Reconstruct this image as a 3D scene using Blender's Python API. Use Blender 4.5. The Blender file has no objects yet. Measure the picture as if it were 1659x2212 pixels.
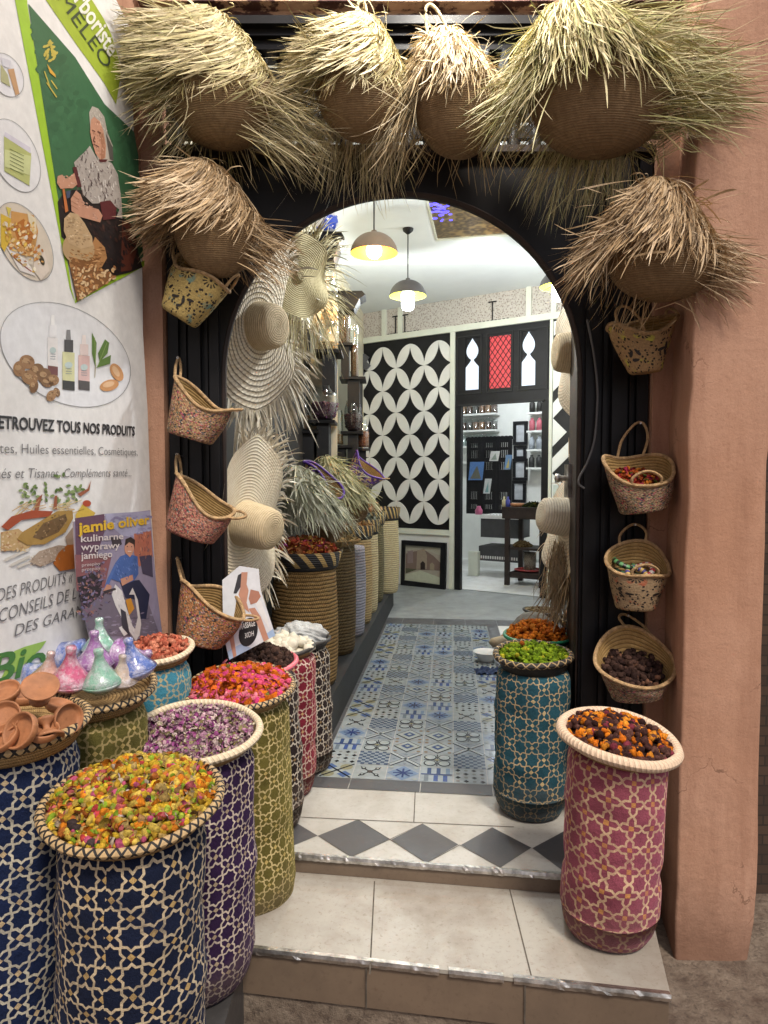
import bpy, bmesh, math, random
import numpy as np
from mathutils import Vector, Matrix
R = math.radians
rng = np.random.default_rng(11)
sc = bpy.context.scene
COL = sc.collection

# ---------------------------------------------------------------- camera
F, CX, CY, CAMZ = 1430.0, 829.5, 1106.0, 1.6        # focal length and centre, in units of a 1659 x 2212 picture
PITCH = math.atan(73 / F)
cam = bpy.data.objects.new("camera", bpy.data.cameras.new("camera"))
COL.objects.link(cam)
cam.location = (0, 0, CAMZ)
cam.rotation_euler = (R(90) - PITCH, 0, 0)
cam.data.sensor_fit = 'VERTICAL'
cam.data.sensor_height = 36
cam.data.lens = 36 * F / 2212
cam.data.clip_end = 500
sc.camera = cam

# ---------------------------------------------------------------- world, sun, exposure
SUN_EL, SUN_AZ = R(56), R(24)
w = bpy.data.worlds.new("World"); sc.world = w; w.use_nodes = True
nt = w.node_tree; nt.nodes.clear()
sky = nt.nodes.new('ShaderNodeTexSky'); sky.sky_type = 'NISHITA'; sky.sun_disc = False
sky.sun_elevation = SUN_EL; sky.sun_rotation = math.pi - SUN_AZ
sky.air_density = 1.0; sky.dust_density = 4.0; sky.ozone_density = 1.0
bg = nt.nodes.new('ShaderNodeBackground'); bg.inputs[1].default_value = 0.072
wo = nt.nodes.new('ShaderNodeOutputWorld')
nt.links.new(sky.outputs[0], bg.inputs[0]); nt.links.new(bg.outputs[0], wo.inputs[0])
sun = bpy.data.objects.new("sun", bpy.data.lights.new("sun", 'SUN')); COL.objects.link(sun)
sun.data.energy = 1.65; sun.data.angle = R(11); sun.data.color = (1.0, 0.90, 0.76)
sd = Vector((math.sin(SUN_AZ) * math.cos(SUN_EL), -math.cos(SUN_AZ) * math.cos(SUN_EL), math.sin(SUN_EL)))   # towards the sun
sun.rotation_euler = sd.to_track_quat('Z', 'Y').to_euler()
sun.location = sd * 20
sc.view_settings.view_transform = 'Standard'
sc.view_settings.look = 'None'
sc.view_settings.exposure = 0.78
sc.view_settings.gamma = 1.0
sc.view_settings.use_curve_mapping = False
sc.cycles.max_bounces = 8
sc.cycles.transparent_max_bounces = 12
sc.cycles.use_denoising = True

# ---------------------------------------------------------------- picture rays onto real planes
sp, cp = math.sin(PITCH), math.cos(PITCH)
CAMP = np.array([0, 0, CAMZ])
def ray(x, y):
    v = -(y - CY) / F
    return np.array([(x - CX) / F, cp + sp * v, -sp + cp * v])
def aty(x, y, Y): d = ray(x, y); return CAMP + d * (Y / d[1])
def atz(x, y, z): d = ray(x, y); return CAMP + d * ((z - CAMZ) / d[2])
class Plane:
    """vertical plane through o along unit s; n faces the viewer"""
    def __init__(self, o, s, n=None):
        self.o = np.array(o, float); s = np.array([s[0], s[1], 0.0]); self.s = s / np.linalg.norm(s)
        n = np.array([self.s[1], -self.s[0], 0.0])
        if n @ (CAMP - self.o) < 0: n = -n
        self.n = n
    def hit(self, x, y):
        d = ray(x, y); t = ((self.o - CAMP) @ self.n) / (d @ self.n); p = CAMP + d * t
        return (p - self.o) @ self.s, p[2]
    def pt(self, s, z, off=0.0):
        p = self.o + self.s * s + self.n * off; return np.array([p[0], p[1], z])
    def px(self, x, y, off=0.0):
        s, z = self.hit(x, y); return self.pt(s, z, off)

# ---------------------------------------------------------------- mesh builder
class MB:
    def __init__(self): self.V = []; self.F = []; self.C = []; self.U = []; self.MI = []; self.n = 0
    def add(self, V, Fs, col=(1, 1, 1), uv=None, mi=0):
        V = np.asarray(V, float).reshape(-1, 3)
        if len(V) == 0: return self
        if isinstance(Fs, np.ndarray): Fs = [Fs]
        elif len(Fs) and not isinstance(Fs[0], np.ndarray): Fs = [np.asarray(f).reshape(1, -1) for f in Fs]
        for f in Fs:
            self.F.append(np.asarray(f) + self.n); self.MI.append(np.full(len(f), mi))
        c = np.asarray(col, float)
        if c.ndim == 1: c = np.tile(c, (len(V), 1))
        self.C.append(c[:, :3]); self.U.append(np.zeros((len(V), 2)) if uv is None else np.asarray(uv, float))
        self.V.append(V); self.n += len(V)
        return self
    def build(self, name, mats, parent=None, smooth=True):
        V = np.concatenate(self.V)
        if parent is not None: org = np.array(WL[parent.name])
        else: org = np.array([(V[:, 0].min() + V[:, 0].max()) / 2, (V[:, 1].min() + V[:, 1].max()) / 2, V[:, 2].min()])
        me = bpy.data.meshes.new(name)
        me.vertices.add(len(V)); me.vertices.foreach_set('co', (V - org).astype(np.float32).ravel())
        loops = np.concatenate([f.ravel() for f in self.F]).astype(np.int32)
        tot = np.concatenate([np.full(len(f), f.shape[1]) for f in self.F])
        start = np.concatenate([[0], np.cumsum(tot)[:-1]]).astype(np.int32)
        me.loops.add(len(loops)); me.loops.foreach_set('vertex_index', loops)
        me.polygons.add(len(tot)); me.polygons.foreach_set('loop_start', start)
        me.polygons.foreach_set('material_index', np.concatenate(self.MI).astype(np.int32))
        me.polygons.foreach_set('use_smooth', np.full(len(tot), smooth))
        uvl = me.uv_layers.new(name='UVMap'); U = np.concatenate(self.U)
        uvl.data.foreach_set('uv', U[loops].astype(np.float32).ravel())
        ca = me.color_attributes.new('Col', 'FLOAT_COLOR', 'POINT'); C = np.concatenate(self.C)
        ca.data.foreach_set('color', np.concatenate([C, np.ones((len(C), 1))], 1).astype(np.float32).ravel())
        me.update(calc_edges=True); me.validate()
        for m in (mats if isinstance(mats, (list, tuple)) else [mats]): me.materials.append(m)
        o = bpy.data.objects.new(name, me); COL.objects.link(o)
        if parent is not None: o.parent = parent
        else: o.location = org
        WL[o.name] = tuple(org)
        return o
WL = {}
def tag(o, label, cat, group=None, kind=None):
    o['label'] = label; o['category'] = cat
    if group: o['group'] = group
    if kind: o['kind'] = kind
    return o
def thing(name, label, cat, loc, group=None):
    o = bpy.data.objects.new(name, None); COL.objects.link(o); o.location = tuple(loc); o.empty_display_size = .05
    WL[o.name] = tuple(float(v) for v in loc)
    return tag(o, label, cat, group)
def structure(o, label=None, cat=None):
    o['kind'] = 'structure'; o['category'] = cat or o.name.replace('_', ' ')
    if label: o['label'] = label
    return o

QUADS = np.array([[0, 3, 2, 1], [4, 5, 6, 7], [0, 1, 5, 4], [1, 2, 6, 5], [2, 3, 7, 6], [3, 0, 4, 7]])
def prism8(mb, P, col=(1, 1, 1), mi=0):
    """8 corners: 4 bottom ccw, 4 top; own vertices per face so edges shade flat"""
    P = np.asarray(P, float); V = P[QUADS.ravel()]; return mb.add(V, np.arange(24).reshape(6, 4), col, mi=mi)
def box(mb, a, b, col=(1, 1, 1), mi=0):
    (x0, y0, z0), (x1, y1, z1) = np.minimum(a, b), np.maximum(a, b)
    return prism8(mb, [(x0, y0, z0), (x1, y0, z0), (x1, y1, z0), (x0, y1, z0), (x0, y0, z1), (x1, y0, z1), (x1, y1, z1), (x0, y1, z1)], col, mi)
def pbox(mb, pl, s0, s1, z0, z1, d0, d1, col=(1, 1, 1), mi=0):
    P = [pl.pt(s, z, d) for z in (z0, z1) for s, d in ((s0, d0), (s1, d0), (s1, d1), (s0, d1))]
    return prism8(mb, P, col, mi)
def extrude(mb, P, off, col=(1, 1, 1), mi=0):
    """flat polygon P (3d), given thickness by vector off"""
    P = np.asarray(P, float); off = np.asarray(off, float); n = len(P)
    mb.add(P + off, [np.arange(n).reshape(1, -1)], col, mi=mi); mb.add(P, [np.arange(n)[::-1].reshape(1, -1)], col, mi=mi)
    a = np.arange(n); b = (a + 1) % n
    V = np.concatenate([P[a], P[b], P[b] + off, P[a] + off]); f = np.stack([a, a + n, a + 2 * n, a + 3 * n], 1)
    return mb.add(V, f, col, mi=mi)
def flat(mb, pl, pts, off, col, mi=0):
    """picture-traced polygon printed on a plane"""
    P = np.array([pl.px(x, y, off) for x, y in pts]); return mb.add(P, [np.arange(len(P)).reshape(1, -1)], col, mi=mi)
def ellipse(cx, cy, rx, ry, rot=0, n=36):
    t = np.linspace(0, 2 * np.pi, n, endpoint=False); c, s = math.cos(R(rot)), math.sin(R(rot))
    x, y = rx * np.cos(t), ry * np.sin(t); return list(zip(cx + x * c - y * s, cy + x * s + y * c))
def ring_poly(mb, pl, pts, wdt, off, col):
    """thin outline"""
    A = np.array(pts); c = A.mean(0); B = c + (A - c) * (1 + wdt / np.linalg.norm(A - c, axis=1))[:, None]
    n = len(A); V = [pl.px(x, y, off) for x, y in A] + [pl.px(x, y, off) for x, y in B]
    a = np.arange(n); b = (a + 1) % n; mb.add(V, np.stack([a, b, b + n, a + n], 1), col)
def line(mb, pl, pts, wdt, off, col):
    for (x0, y0), (x1, y1) in zip(pts[:-1], pts[1:]):
        d = np.array([x1 - x0, y1 - y0], float); L = np.linalg.norm(d) + 1e-9; nrm = np.array([-d[1], d[0]]) / L * wdt / 2
        e = d / L * wdt * .2
        flat(mb, pl, [(x0 - e[0] + nrm[0], y0 - e[1] + nrm[1]), (x1 + e[0] + nrm[0], y1 + e[1] + nrm[1]), (x1 + e[0] - nrm[0], y1 + e[1] - nrm[1]), (x0 - e[0] - nrm[0], y0 - e[1] - nrm[1])], off, col)
def grid_faces(nr, nc):
    i, j = np.meshgrid(np.arange(nr - 1), np.arange(nc - 1), indexing='ij'); a = (i * nc + j).ravel()
    return np.stack([a, a + 1, a + nc + 1, a + nc], 1)
def lathe(mb, prof, n=32, C=(0, 0, 0), M=None, sx=1., sy=1., col=(1, 1, 1), mi=0, fn=None, uscale=None):
    """prof: list of (r, z); M 3x3 or None; fn(V,theta,t) may displace"""
    prof = np.array(prof, float); m = len(prof)
    th = np.linspace(0, 2 * np.pi, n + 1); t = np.concatenate([[0], np.cumsum(np.linalg.norm(np.diff(prof, axis=0), axis=1))])
    r = prof[:, 0][:, None]; z = prof[:, 1][:, None]
    V = np.stack([r * np.cos(th) * sx, r * np.sin(th) * sy, z + 0 * th], -1)
    T = np.broadcast_to(th, (m, n + 1)); L = np.broadcast_to(t[:, None], (m, n + 1))
    if fn is not None: V = fn(V, T, L / max(t[-1], 1e-9))
    V = V.reshape(-1, 3)
    rm = prof[:, 0].max() if uscale is None else uscale
    uv = np.stack([T * rm, L], -1).reshape(-1, 2)
    if M is not None: V = V @ np.asarray(M).T
    c = col
    return mb.add(V + np.asarray(C, float), grid_faces(m, n + 1), c, uv, mi)
def tube(mb, P, rad, n=8, col=(1, 1, 1), closed=False, mi=0, flatten=1.0):
    P = np.asarray(P, float); m = len(P)
    T = np.roll(P, -1, 0) - np.roll(P, 1, 0) if closed else np.gradient(P, axis=0)
    T /= np.linalg.norm(T, axis=1)[:, None] + 1e-12
    up = np.array([0, 0, 1.0]) if abs(T[:, 2]).mean() < .9 else np.array([0, 1.0, 0])
    A = np.cross(T, up); A /= np.linalg.norm(A, axis=1)[:, None] + 1e-9; B = np.cross(A, T)
    th = np.linspace(0, 2 * np.pi, n + 1); rad = np.broadcast_to(np.asarray(rad, float), (m,))
    V = P[:, None] + rad[:, None, None] * (np.cos(th)[None, :, None] * A[:, None] + flatten * np.sin(th)[None, :, None] * B[:, None])
    d = np.concatenate([[0], np.cumsum(np.linalg.norm(np.diff(P, axis=0), axis=1))])
    if closed:
        V = np.concatenate([V, V[:1]]); d = np.append(d, d[-1] + np.linalg.norm(P[0] - P[-1])); m += 1
    uv = np.stack([np.broadcast_to(d[:, None], (m, n + 1)), np.broadcast_to(th / (2 * np.pi), (m, n + 1))], -1).reshape(-1, 2)
    return mb.add(V.reshape(-1, 3), grid_faces(m, n + 1), col, uv, mi)
def rotm(ax, ang): return np.array(Matrix.Rotation(ang, 3, Vector(ax)))
def frame(z, xhint):
    """columns x,y,z"""
    z = np.array(z, float); z /= np.linalg.norm(z); x = np.array(xhint, float); x -= z * (x @ z); x /= np.linalg.norm(x)
    return np.stack([x, np.cross(z, x), z], 1)
def smooth_path(P, n=24):
    P = np.asarray(P, float); t = np.linspace(0, len(P) - 1, n); out = []
    Q = np.vstack([2 * P[0] - P[1], P, 2 * P[-1] - P[-2]])
    for u in t:
        i = min(int(u), len(P) - 2); f = u - i; a, b, c, d = Q[i], Q[i + 1], Q[i + 2], Q[i + 3]
        out.append(.5 * ((2 * b) + (-a + c) * f + (2 * a - 5 * b + 4 * c - d) * f * f + (-a + 3 * b - 3 * c + d) * f ** 3))
    return np.array(out)
def ico(sub):
    bm = bmesh.new(); bmesh.ops.create_icosphere(bm, subdivisions=sub, radius=1.0)
    V = np.array([v.co[:] for v in bm.verts]); Fc = np.array([[v.index for v in f.verts] for f in bm.faces]); bm.free(); return V, Fc
ICO1, ICO2 = ico(1), ico(2)
def randrot(n):
    q = rng.normal(size=(n, 4)); q /= np.linalg.norm(q, axis=1)[:, None]; a, b, c, d = q.T
    return np.stack([np.stack([1 - 2 * (c * c + d * d), 2 * (b * c - a * d), 2 * (b * d + a * c)], -1),
                     np.stack([2 * (b * c + a * d), 1 - 2 * (b * b + d * d), 2 * (c * d - a * b)], -1),
                     np.stack([2 * (b * d - a * c), 2 * (c * d + a * b), 1 - 2 * (b * b + c * c)], -1)], 1)
def bits(mb, base, P, scale, cols, jitter=0.0, rot=None, mi=0):
    Vb, Fb = base; n = len(P); k = len(Vb)
    V = np.broadcast_to(Vb, (n, k, 3)).copy()
    if jitter: V *= 1 + rng.normal(size=(n, k, 1)) * jitter
    scale = np.asarray(scale, float)
    if scale.ndim == 1: scale = scale[:, None]
    V = V * scale[:, None, :]
    Rm = randrot(n) if rot is None else rot
    V = np.einsum('nij,nkj->nki', Rm, V) + np.asarray(P)[:, None]
    Fa = (Fb[None] + (np.arange(n) * k)[:, None, None]).reshape(-1, Fb.shape[1])
    C = np.repeat(np.asarray(cols), k, axis=0)
    return mb.add(V.reshape(-1, 3), Fa, C, mi=mi)

# ---------------------------------------------------------------- materials
def new_mat(name):
    m = bpy.data.materials.new(name); m.use_nodes = True; return m, m.node_tree, m.node_tree.nodes['Principled BSDF']
def N(nt, typ, **kw):
    n = nt.nodes.new(typ)
    for k, v in kw.items():
        if k.startswith('i_'):
            key = k[2:]; n.inputs[int(key) if key.isdigit() else key.replace('_', ' ')].default_value = v
        else: setattr(n, k, v)
    return n
def L(nt, a, b): nt.links.new(a, b)
def math_(nt, op, a, b=None, c=None):
    n = nt.nodes.new('ShaderNodeMath'); n.operation = op
    for i, v in enumerate((a, b, c)):
        if v is None: continue
        if isinstance(v, (int, float)): n.inputs[i].default_value = v
        else: nt.links.new(v, n.inputs[i])
    return n.outputs[0]
def mixc(nt, fac, a, b):
    n = nt.nodes.new('ShaderNodeMix'); n.data_type = 'RGBA'
    for s, v in ((n.inputs[0], fac), (n.inputs[6], a), (n.inputs[7], b)):
        if isinstance(v, (int, float)): s.default_value = v
        elif isinstance(v, tuple): s.default_value = v if len(v) == 4 else v + (1,)
        else: nt.links.new(v, s)
    return n.outputs[2]
def noise(nt, scale, detail=4, rough=.6, vec=None):
    n = nt.nodes.new('ShaderNodeTexNoise'); n.inputs['Scale'].default_value = scale; n.inputs['Detail'].default_value = detail; n.inputs['Roughness'].default_value = rough
    if vec is None:
        tc = nt.nodes.new('ShaderNodeTexCoord'); vec = tc.outputs['Object']
    nt.links.new(vec, n.inputs['Vector']); return n.outputs['Fac']
def ramp(nt, fac, stops, interp='LINEAR'):
    n = nt.nodes.new('ShaderNodeValToRGB'); nt.links.new(fac, n.inputs[0]); n.color_ramp.interpolation = interp
    e = n.color_ramp.elements
    while len(e) < len(stops): e.new(.5)
    for i, (p, c) in enumerate(stops):
        e[i].position = p; e[i].color = (c, c, c, 1) if isinstance(c, (int, float)) else tuple(c) + (1,)
    return n.outputs[0]
def bump(nt, bs, h, strength=.3, dist=.01):
    n = nt.nodes.new('ShaderNodeBump'); n.inputs['Strength'].default_value = strength; n.inputs['Distance'].default_value = dist
    nt.links.new(h, n.inputs['Height']); nt.links.new(n.outputs[0], bs.inputs['Normal'])
def simple(name, col, rough=.6, metal=0., var=.15, vs=8., bs_=0., bscale=60., spec=.5):
    m, nt, b = new_mat(name); b.inputs['Roughness'].default_value = rough; b.inputs['Metallic'].default_value = metal
    b.inputs['Specular IOR Level'].default_value = spec
    f = noise(nt, vs); d = tuple(c * (1 - var * 1.6) for c in col); h = tuple(min(1, c * (1 + var)) for c in col)
    L(nt, ramp(nt, f, [(.3, d), (.7, h)]), b.inputs['Base Color'])
    if bs_: bump(nt, b, noise(nt, bscale, 5, .7), bs_)
    return m
def vcol(name, rough=.6, var=.12, vs=60., bs_=0., bscale=200., spec=.5, sheen=0.):
    m, nt, b = new_mat(name); b.inputs['Roughness'].default_value = rough; b.inputs['Specular IOR Level'].default_value = spec
    a = N(nt, 'ShaderNodeVertexColor', layer_name='Col'); f = noise(nt, vs)
    L(nt, mixc(nt, ramp(nt, f, [(.35, 0.), (.7, 1.)]), mixc(nt, var * 2, a.outputs[0], (0, 0, 0)), a.outputs[0]), b.inputs['Base Color'])
    if bs_: bump(nt, b, noise(nt, bscale, 4, .7), bs_, .004)
    return m
def emit(name, col, strength):
    m, nt, b = new_mat(name); b.inputs['Base Color'].default_value = (*col, 1); b.inputs['Emission Color'].default_value = (*col, 1); b.inputs['Emission Strength'].default_value = strength; return m
def glass(name, tint=(.9, .95, .95), alpha=.12):
    m, nt, b = new_mat(name)
    out = nt.nodes['Material Output']; tr = N(nt, 'ShaderNodeBsdfTransparent'); tr.inputs[0].default_value = (*tint, 1)
    gl = N(nt, 'ShaderNodeBsdfGlossy'); gl.inputs['Roughness'].default_value = .04
    lw = N(nt, 'ShaderNodeLayerWeight'); lw.inputs[0].default_value = .35
    f = math_(nt, 'ADD', math_(nt, 'MULTIPLY', lw.outputs['Facing'], .45), alpha)
    mx = N(nt, 'ShaderNodeMixShader'); L(nt, f, mx.inputs[0]); L(nt, tr.outputs[0], mx.inputs[1]); L(nt, gl.outputs[0], mx.inputs[2]); L(nt, mx.outputs[0], out.inputs['Surface'])
    return m

def plaster(name, c0, c1, c2):
    m, nt, b = new_mat(name); b.inputs['Roughness'].default_value = .9; b.inputs['Specular IOR Level'].default_value = .2
    tc = N(nt, 'ShaderNodeTexCoord'); n0 = noise(nt, .9, 5, .6); n1 = noise(nt, 3.2, 6, .65); n2 = noise(nt, 26, 6, .75); n3 = noise(nt, 140, 3, .7)
    mp = N(nt, 'ShaderNodeMapping'); mp.inputs['Scale'].default_value = (8, 8, 1.0); L(nt, tc.outputs['Object'], mp.inputs[0]); st = noise(nt, 1.0, 6, .7, mp.outputs[0])
    base = mixc(nt, ramp(nt, n0, [(.32, 0.), (.66, 1.)]), c0, c1); base = mixc(nt, ramp(nt, n1, [(.50, 0.), (.72, .5)]), base, tuple(min(1, v * 1.16) for v in c1)); base = mixc(nt, ramp(nt, st, [(.46, 0.), (.74, .75)]), base, c2)
    wv = N(nt, 'ShaderNodeVectorMath', operation='MULTIPLY_ADD'); nn = N(nt, 'ShaderNodeTexNoise'); nn.inputs['Scale'].default_value = 5; nn.inputs['Detail'].default_value = 6; L(nt, tc.outputs['Object'], nn.inputs['Vector']); L(nt, nn.outputs['Color'], wv.inputs[0]); wv.inputs[1].default_value = (.35, .35, .35); L(nt, tc.outputs['Object'], wv.inputs[2])
    vo = N(nt, 'ShaderNodeTexVoronoi', feature='DISTANCE_TO_EDGE'); vo.inputs['Scale'].default_value = 3.2; L(nt, wv.outputs[0], vo.inputs['Vector'])
    crack = math_(nt, 'MULTIPLY', math_(nt, 'LESS_THAN', vo.outputs['Distance'], .006), ramp(nt, n1, [(.52, 0.), (.6, 1.)]))
    pits = math_(nt, 'MULTIPLY', ramp(nt, n2, [(.24, 1.), (.33, 0.)]), .7); scuff = ramp(nt, n2, [(.66, 0.), (.76, .35)])
    base = mixc(nt, scuff, base, tuple(min(1, v * 1.3) for v in c1)); base = mixc(nt, math_(nt, 'MAXIMUM', pits, math_(nt, 'MULTIPLY', crack, .55)), base, tuple(v * .35 for v in c2)); base = mixc(nt, ramp(nt, n3, [(.34, .30), (.52, 0.)]), base, c2)
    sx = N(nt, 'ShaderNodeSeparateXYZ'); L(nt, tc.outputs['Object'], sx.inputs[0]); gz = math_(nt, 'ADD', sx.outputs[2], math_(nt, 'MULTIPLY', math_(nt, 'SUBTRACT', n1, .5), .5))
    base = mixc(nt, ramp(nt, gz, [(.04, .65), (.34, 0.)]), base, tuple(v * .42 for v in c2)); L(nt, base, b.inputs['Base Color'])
    h = math_(nt, 'ADD', math_(nt, 'MULTIPLY', n2, .8), math_(nt, 'ADD', math_(nt, 'MULTIPLY', n3, .22), math_(nt, 'SUBTRACT', math_(nt, 'MULTIPLY', n1, 3.0), math_(nt, 'MULTIPLY', crack, .6)))); bump(nt, b, h, .32, .012); return m
M_plaster = plaster('terracotta_plaster', (.41, .225, .147), (.47, .285, .205), (.29, .15, .098))
M_black = simple('black_painted_wood', (.008, .008, .010), .5, var=.3, vs=5, bs_=.05, bscale=40, spec=.3)
M_blackm = simple('matt_black_paint', (.012, .012, .013), .7, var=.3, vs=6, bs_=.1, bscale=50)
M_brownblack = simple('dark_stained_wood', (.022, .011, .008), .6, var=.4, vs=9, bs_=.2, bscale=40)
M_white = simple('white_paint', (.76, .77, .74), .6, var=.05, vs=3)
M_ceiling = simple('white_ceiling_paint', (.70, .73, .73), .8, var=.04, vs=1.5)
M_cream = simple('cream_wood', (.72, .66, .50), .5, var=.08, vs=5)
M_trim = simple('cream_trim_paint', (.66, .68, .58), .5, var=.06, vs=4)
M_print = vcol('printed_vinyl', .5, .06, 30, .25, 5, spec=.3)
M_metal = simple('worn_aluminium', (.66, .64, .62), .38, 1.0, .35, 25, .25, 40)
M_grout = simple('dirty_grout', (.10, .085, .07), .95, var=.3, vs=30)
M_vc = vcol('painted_pieces', .55, .10, 40)
M_petal = vcol('dried_petals', .9, .30, 160, .4, 300, spec=.08)
M_glass = glass('clear_glass')
M_rope = simple('rope_straw', (.42, .31, .17), .8, var=.3, vs=60, bs_=.8, bscale=140)

def tile_mat(name, c, dirt):
    m, nt, b = new_mat(name); b.inputs['Roughness'].default_value = .38
    n1 = noise(nt, 5, 7, .65); n2 = noise(nt, 60, 4, .7); n3 = noise(nt, 1.6, 4, .6)
    x = mixc(nt, ramp(nt, n1, [(.42, 0.), (.75, .55)]), c, dirt); x = mixc(nt, ramp(nt, n2, [(.30, .45), (.45, 0.)]), x, dirt)
    x = mixc(nt, ramp(nt, n3, [(.45, 0.), (.7, .4)]), x, dirt)
    L(nt, x, b.inputs['Base Color']); L(nt, ramp(nt, n1, [(.3, .3), (.7, .6)]), b.inputs['Roughness']); bump(nt, b, n2, .06, .003); return m
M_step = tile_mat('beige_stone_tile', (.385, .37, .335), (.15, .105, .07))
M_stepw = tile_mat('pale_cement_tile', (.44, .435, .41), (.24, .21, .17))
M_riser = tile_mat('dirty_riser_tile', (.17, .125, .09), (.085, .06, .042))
M_dark = tile_mat('charcoal_tile', (.052, .054, .062), (.10, .09, .085))
M_grey = tile_mat('grey_stone_tile', (.26, .275, .28), (.16, .165, .16))
M_wtile = tile_mat('white_floor_tile', (.66, .67, .67), (.45, .43, .40))
def street_mat():
    m, nt, b = new_mat('worn_street'); b.inputs['Roughness'].default_value = .9
    n1 = noise(nt, 7, 8, .7); n2 = noise(nt, 45, 6, .75)
    x = mixc(nt, ramp(nt, n1, [(.35, 0.), (.65, 1.)]), (.085, .055, .04), (.25, .20, .155)); x = mixc(nt, ramp(nt, n2, [(.35, .7), (.5, 0.)]), x, (.05, .035, .028))
    L(nt, x, b.inputs['Base Color']); bump(nt, b, math_(nt, 'ADD', n1, math_(nt, 'MULTIPLY', n2, .4)), .8, .03); return m
M_street = street_mat()

def star_fabric(name, base, line_, accent, a=.078, lw=.05, seam=0., diag=True):
    m, nt, b = new_mat(name); b.inputs['Roughness'].default_value = .85; b.inputs['Specular IOR Level'].default_value = .15
    b.inputs['Sheen Weight'].default_value = .18; b.inputs['Sheen Roughness'].default_value = .35; b.inputs['Sheen Tint'].default_value = (*[min(1, c * 7 + .05) for c in base], 1)
    uv = N(nt, 'ShaderNodeUVMap'); nz = N(nt, 'ShaderNodeTexNoise'); nz.inputs['Scale'].default_value = 9; L(nt, uv.outputs[0], nz.inputs['Vector'])
    ad = N(nt, 'ShaderNodeVectorMath', operation='MULTIPLY_ADD'); L(nt, nz.outputs['Color'], ad.inputs[0]); ad.inputs[1].default_value = (.022, .022, 0); L(nt, uv.outputs[0], ad.inputs[2])
    sx = N(nt, 'ShaderNodeSeparateXYZ'); L(nt, ad.outputs[0], sx.inputs[0]); u, v = sx.outputs[0], sx.outputs[1]
    if seam: u = math_(nt, 'ADD', u, math_(nt, 'MULTIPLY', math_(nt, 'GREATER_THAN', u, seam), a * .32))
    def cell(x):
        f = math_(nt, 'SUBTRACT', math_(nt, 'FRACT', math_(nt, 'ADD', x, 100.5)), .5); return math_(nt, 'ABSOLUTE', f)
    if diag: p = cell(math_(nt, 'DIVIDE', math_(nt, 'ADD', u, v), a)); q = cell(math_(nt, 'DIVIDE', math_(nt, 'SUBTRACT', u, v), a))
    else: p = cell(math_(nt, 'DIVIDE', u, a)); q = cell(math_(nt, 'DIVIDE', math_(nt, 'ADD', v, math_(nt, 'MULTIPLY', u, .12)), a))
    d = math_(nt, 'MINIMUM', math_(nt, 'MAXIMUM', p, q), math_(nt, 'MULTIPLY', math_(nt, 'ADD', p, q), .7071))
    wn = noise(nt, 55, 3, .6, uv.outputs[0])
    th = math_(nt, 'MULTIPLY_ADD', wn, .035, lw - .0175)
    ln = math_(nt, 'LESS_THAN', math_(nt, 'ABSOLUTE', math_(nt, 'SUBTRACT', d, .335)), th)
    cr = math_(nt, 'LESS_THAN', math_(nt, 'MAXIMUM', math_(nt, 'SUBTRACT', .5, p), math_(nt, 'SUBTRACT', .5, q)), .105)
    n1 = noise(nt, 6, 5, .6); weave = noise(nt, 420, 2, .5)
    bc = mixc(nt, ramp(nt, n1, [(.35, 0.), (.7, 1.)]), tuple(c * .65 for c in base), tuple(c * 1.25 for c in base))
    bc = mixc(nt, math_(nt, 'MULTIPLY', weave, .35), bc, tuple(min(1, c * 2.4 + .02) for c in base))
    wear = ramp(nt, noise(nt, 17, 5, .7), [(.30, .35), (.55, 1.)]); bc = mixc(nt, math_(nt, 'MULTIPLY', cr, wear), bc, accent); bc = mixc(nt, math_(nt, 'MULTIPLY', ln, wear), bc, line_)
    bc = mixc(nt, ramp(nt, weave, [(.3, .3), (.6, 0.)]), bc, tuple(c * .5 for c in base))
    uv0 = N(nt, 'ShaderNodeSeparateXYZ'); L(nt, uv.outputs[0], uv0.inputs[0]); dirt = ramp(nt, math_(nt, 'SUBTRACT', uv0.outputs[1], math_(nt, 'MULTIPLY', noise(nt, 11, 6, .75), .34)), [(.02, .55), (.16, 0.)])
    blot = ramp(nt, noise(nt, 4.5, 6, .7), [(.58, 0.), (.76, .45)]); bc = mixc(nt, math_(nt, 'MAXIMUM', dirt, blot), bc, (.085, .06, .045))
    L(nt, bc, b.inputs['Base Color'])
    bump(nt, b, math_(nt, 'ADD', math_(nt, 'MULTIPLY', n1, 9), math_(nt, 'ADD', weave, math_(nt, 'MULTIPLY', noise(nt, 38, 4, .7), 2.))), .45, .007); return m
CREAM = (.66, .56, .40)
FAB = dict(
    navy=star_fabric('navy_star_print', (.004, .008, .026), (.60, .49, .33), (.50, .34, .14), .083, .046, .79),
    navy2=star_fabric('royal_blue_star_print', (.005, .012, .045), (.56, .52, .42), (.55, .42, .25), .080, .05),
    purple=star_fabric('purple_star_print', (.020, .007, .036), (.60, .51, .42), (.42, .33, .22), .075, .045),
    olive=star_fabric('olive_star_print', (.088, .074, .016), (.56, .45, .22), (.50, .38, .14), .074, .045),
    moss=star_fabric('moss_star_print', (.085, .075, .018), (.42, .33, .15), (.45, .34, .13), .078),
    sky=star_fabric('light_blue_star_print', (.040, .18, .26), (.46, .38, .22), (.5, .4, .2), .078),
    teal=star_fabric('teal_star_print', (.014, .062, .088), (.50, .38, .22), (.55, .42, .22), .094, .034),
    pink=star_fabric('raspberry_star_print', (.235, .058, .088), (.66, .47, .30), (.58, .28, .09), .070, .05, 0., False),
    crimson=star_fabric('crimson_star_print', (.13, .010, .022), (.56, .45, .38), (.45, .30, .15), .078),
    black=star_fabric('black_star_print', (.014, .008, .008), (.58, .52, .44), (.3, .2, .1), .078, .05),
)
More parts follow.
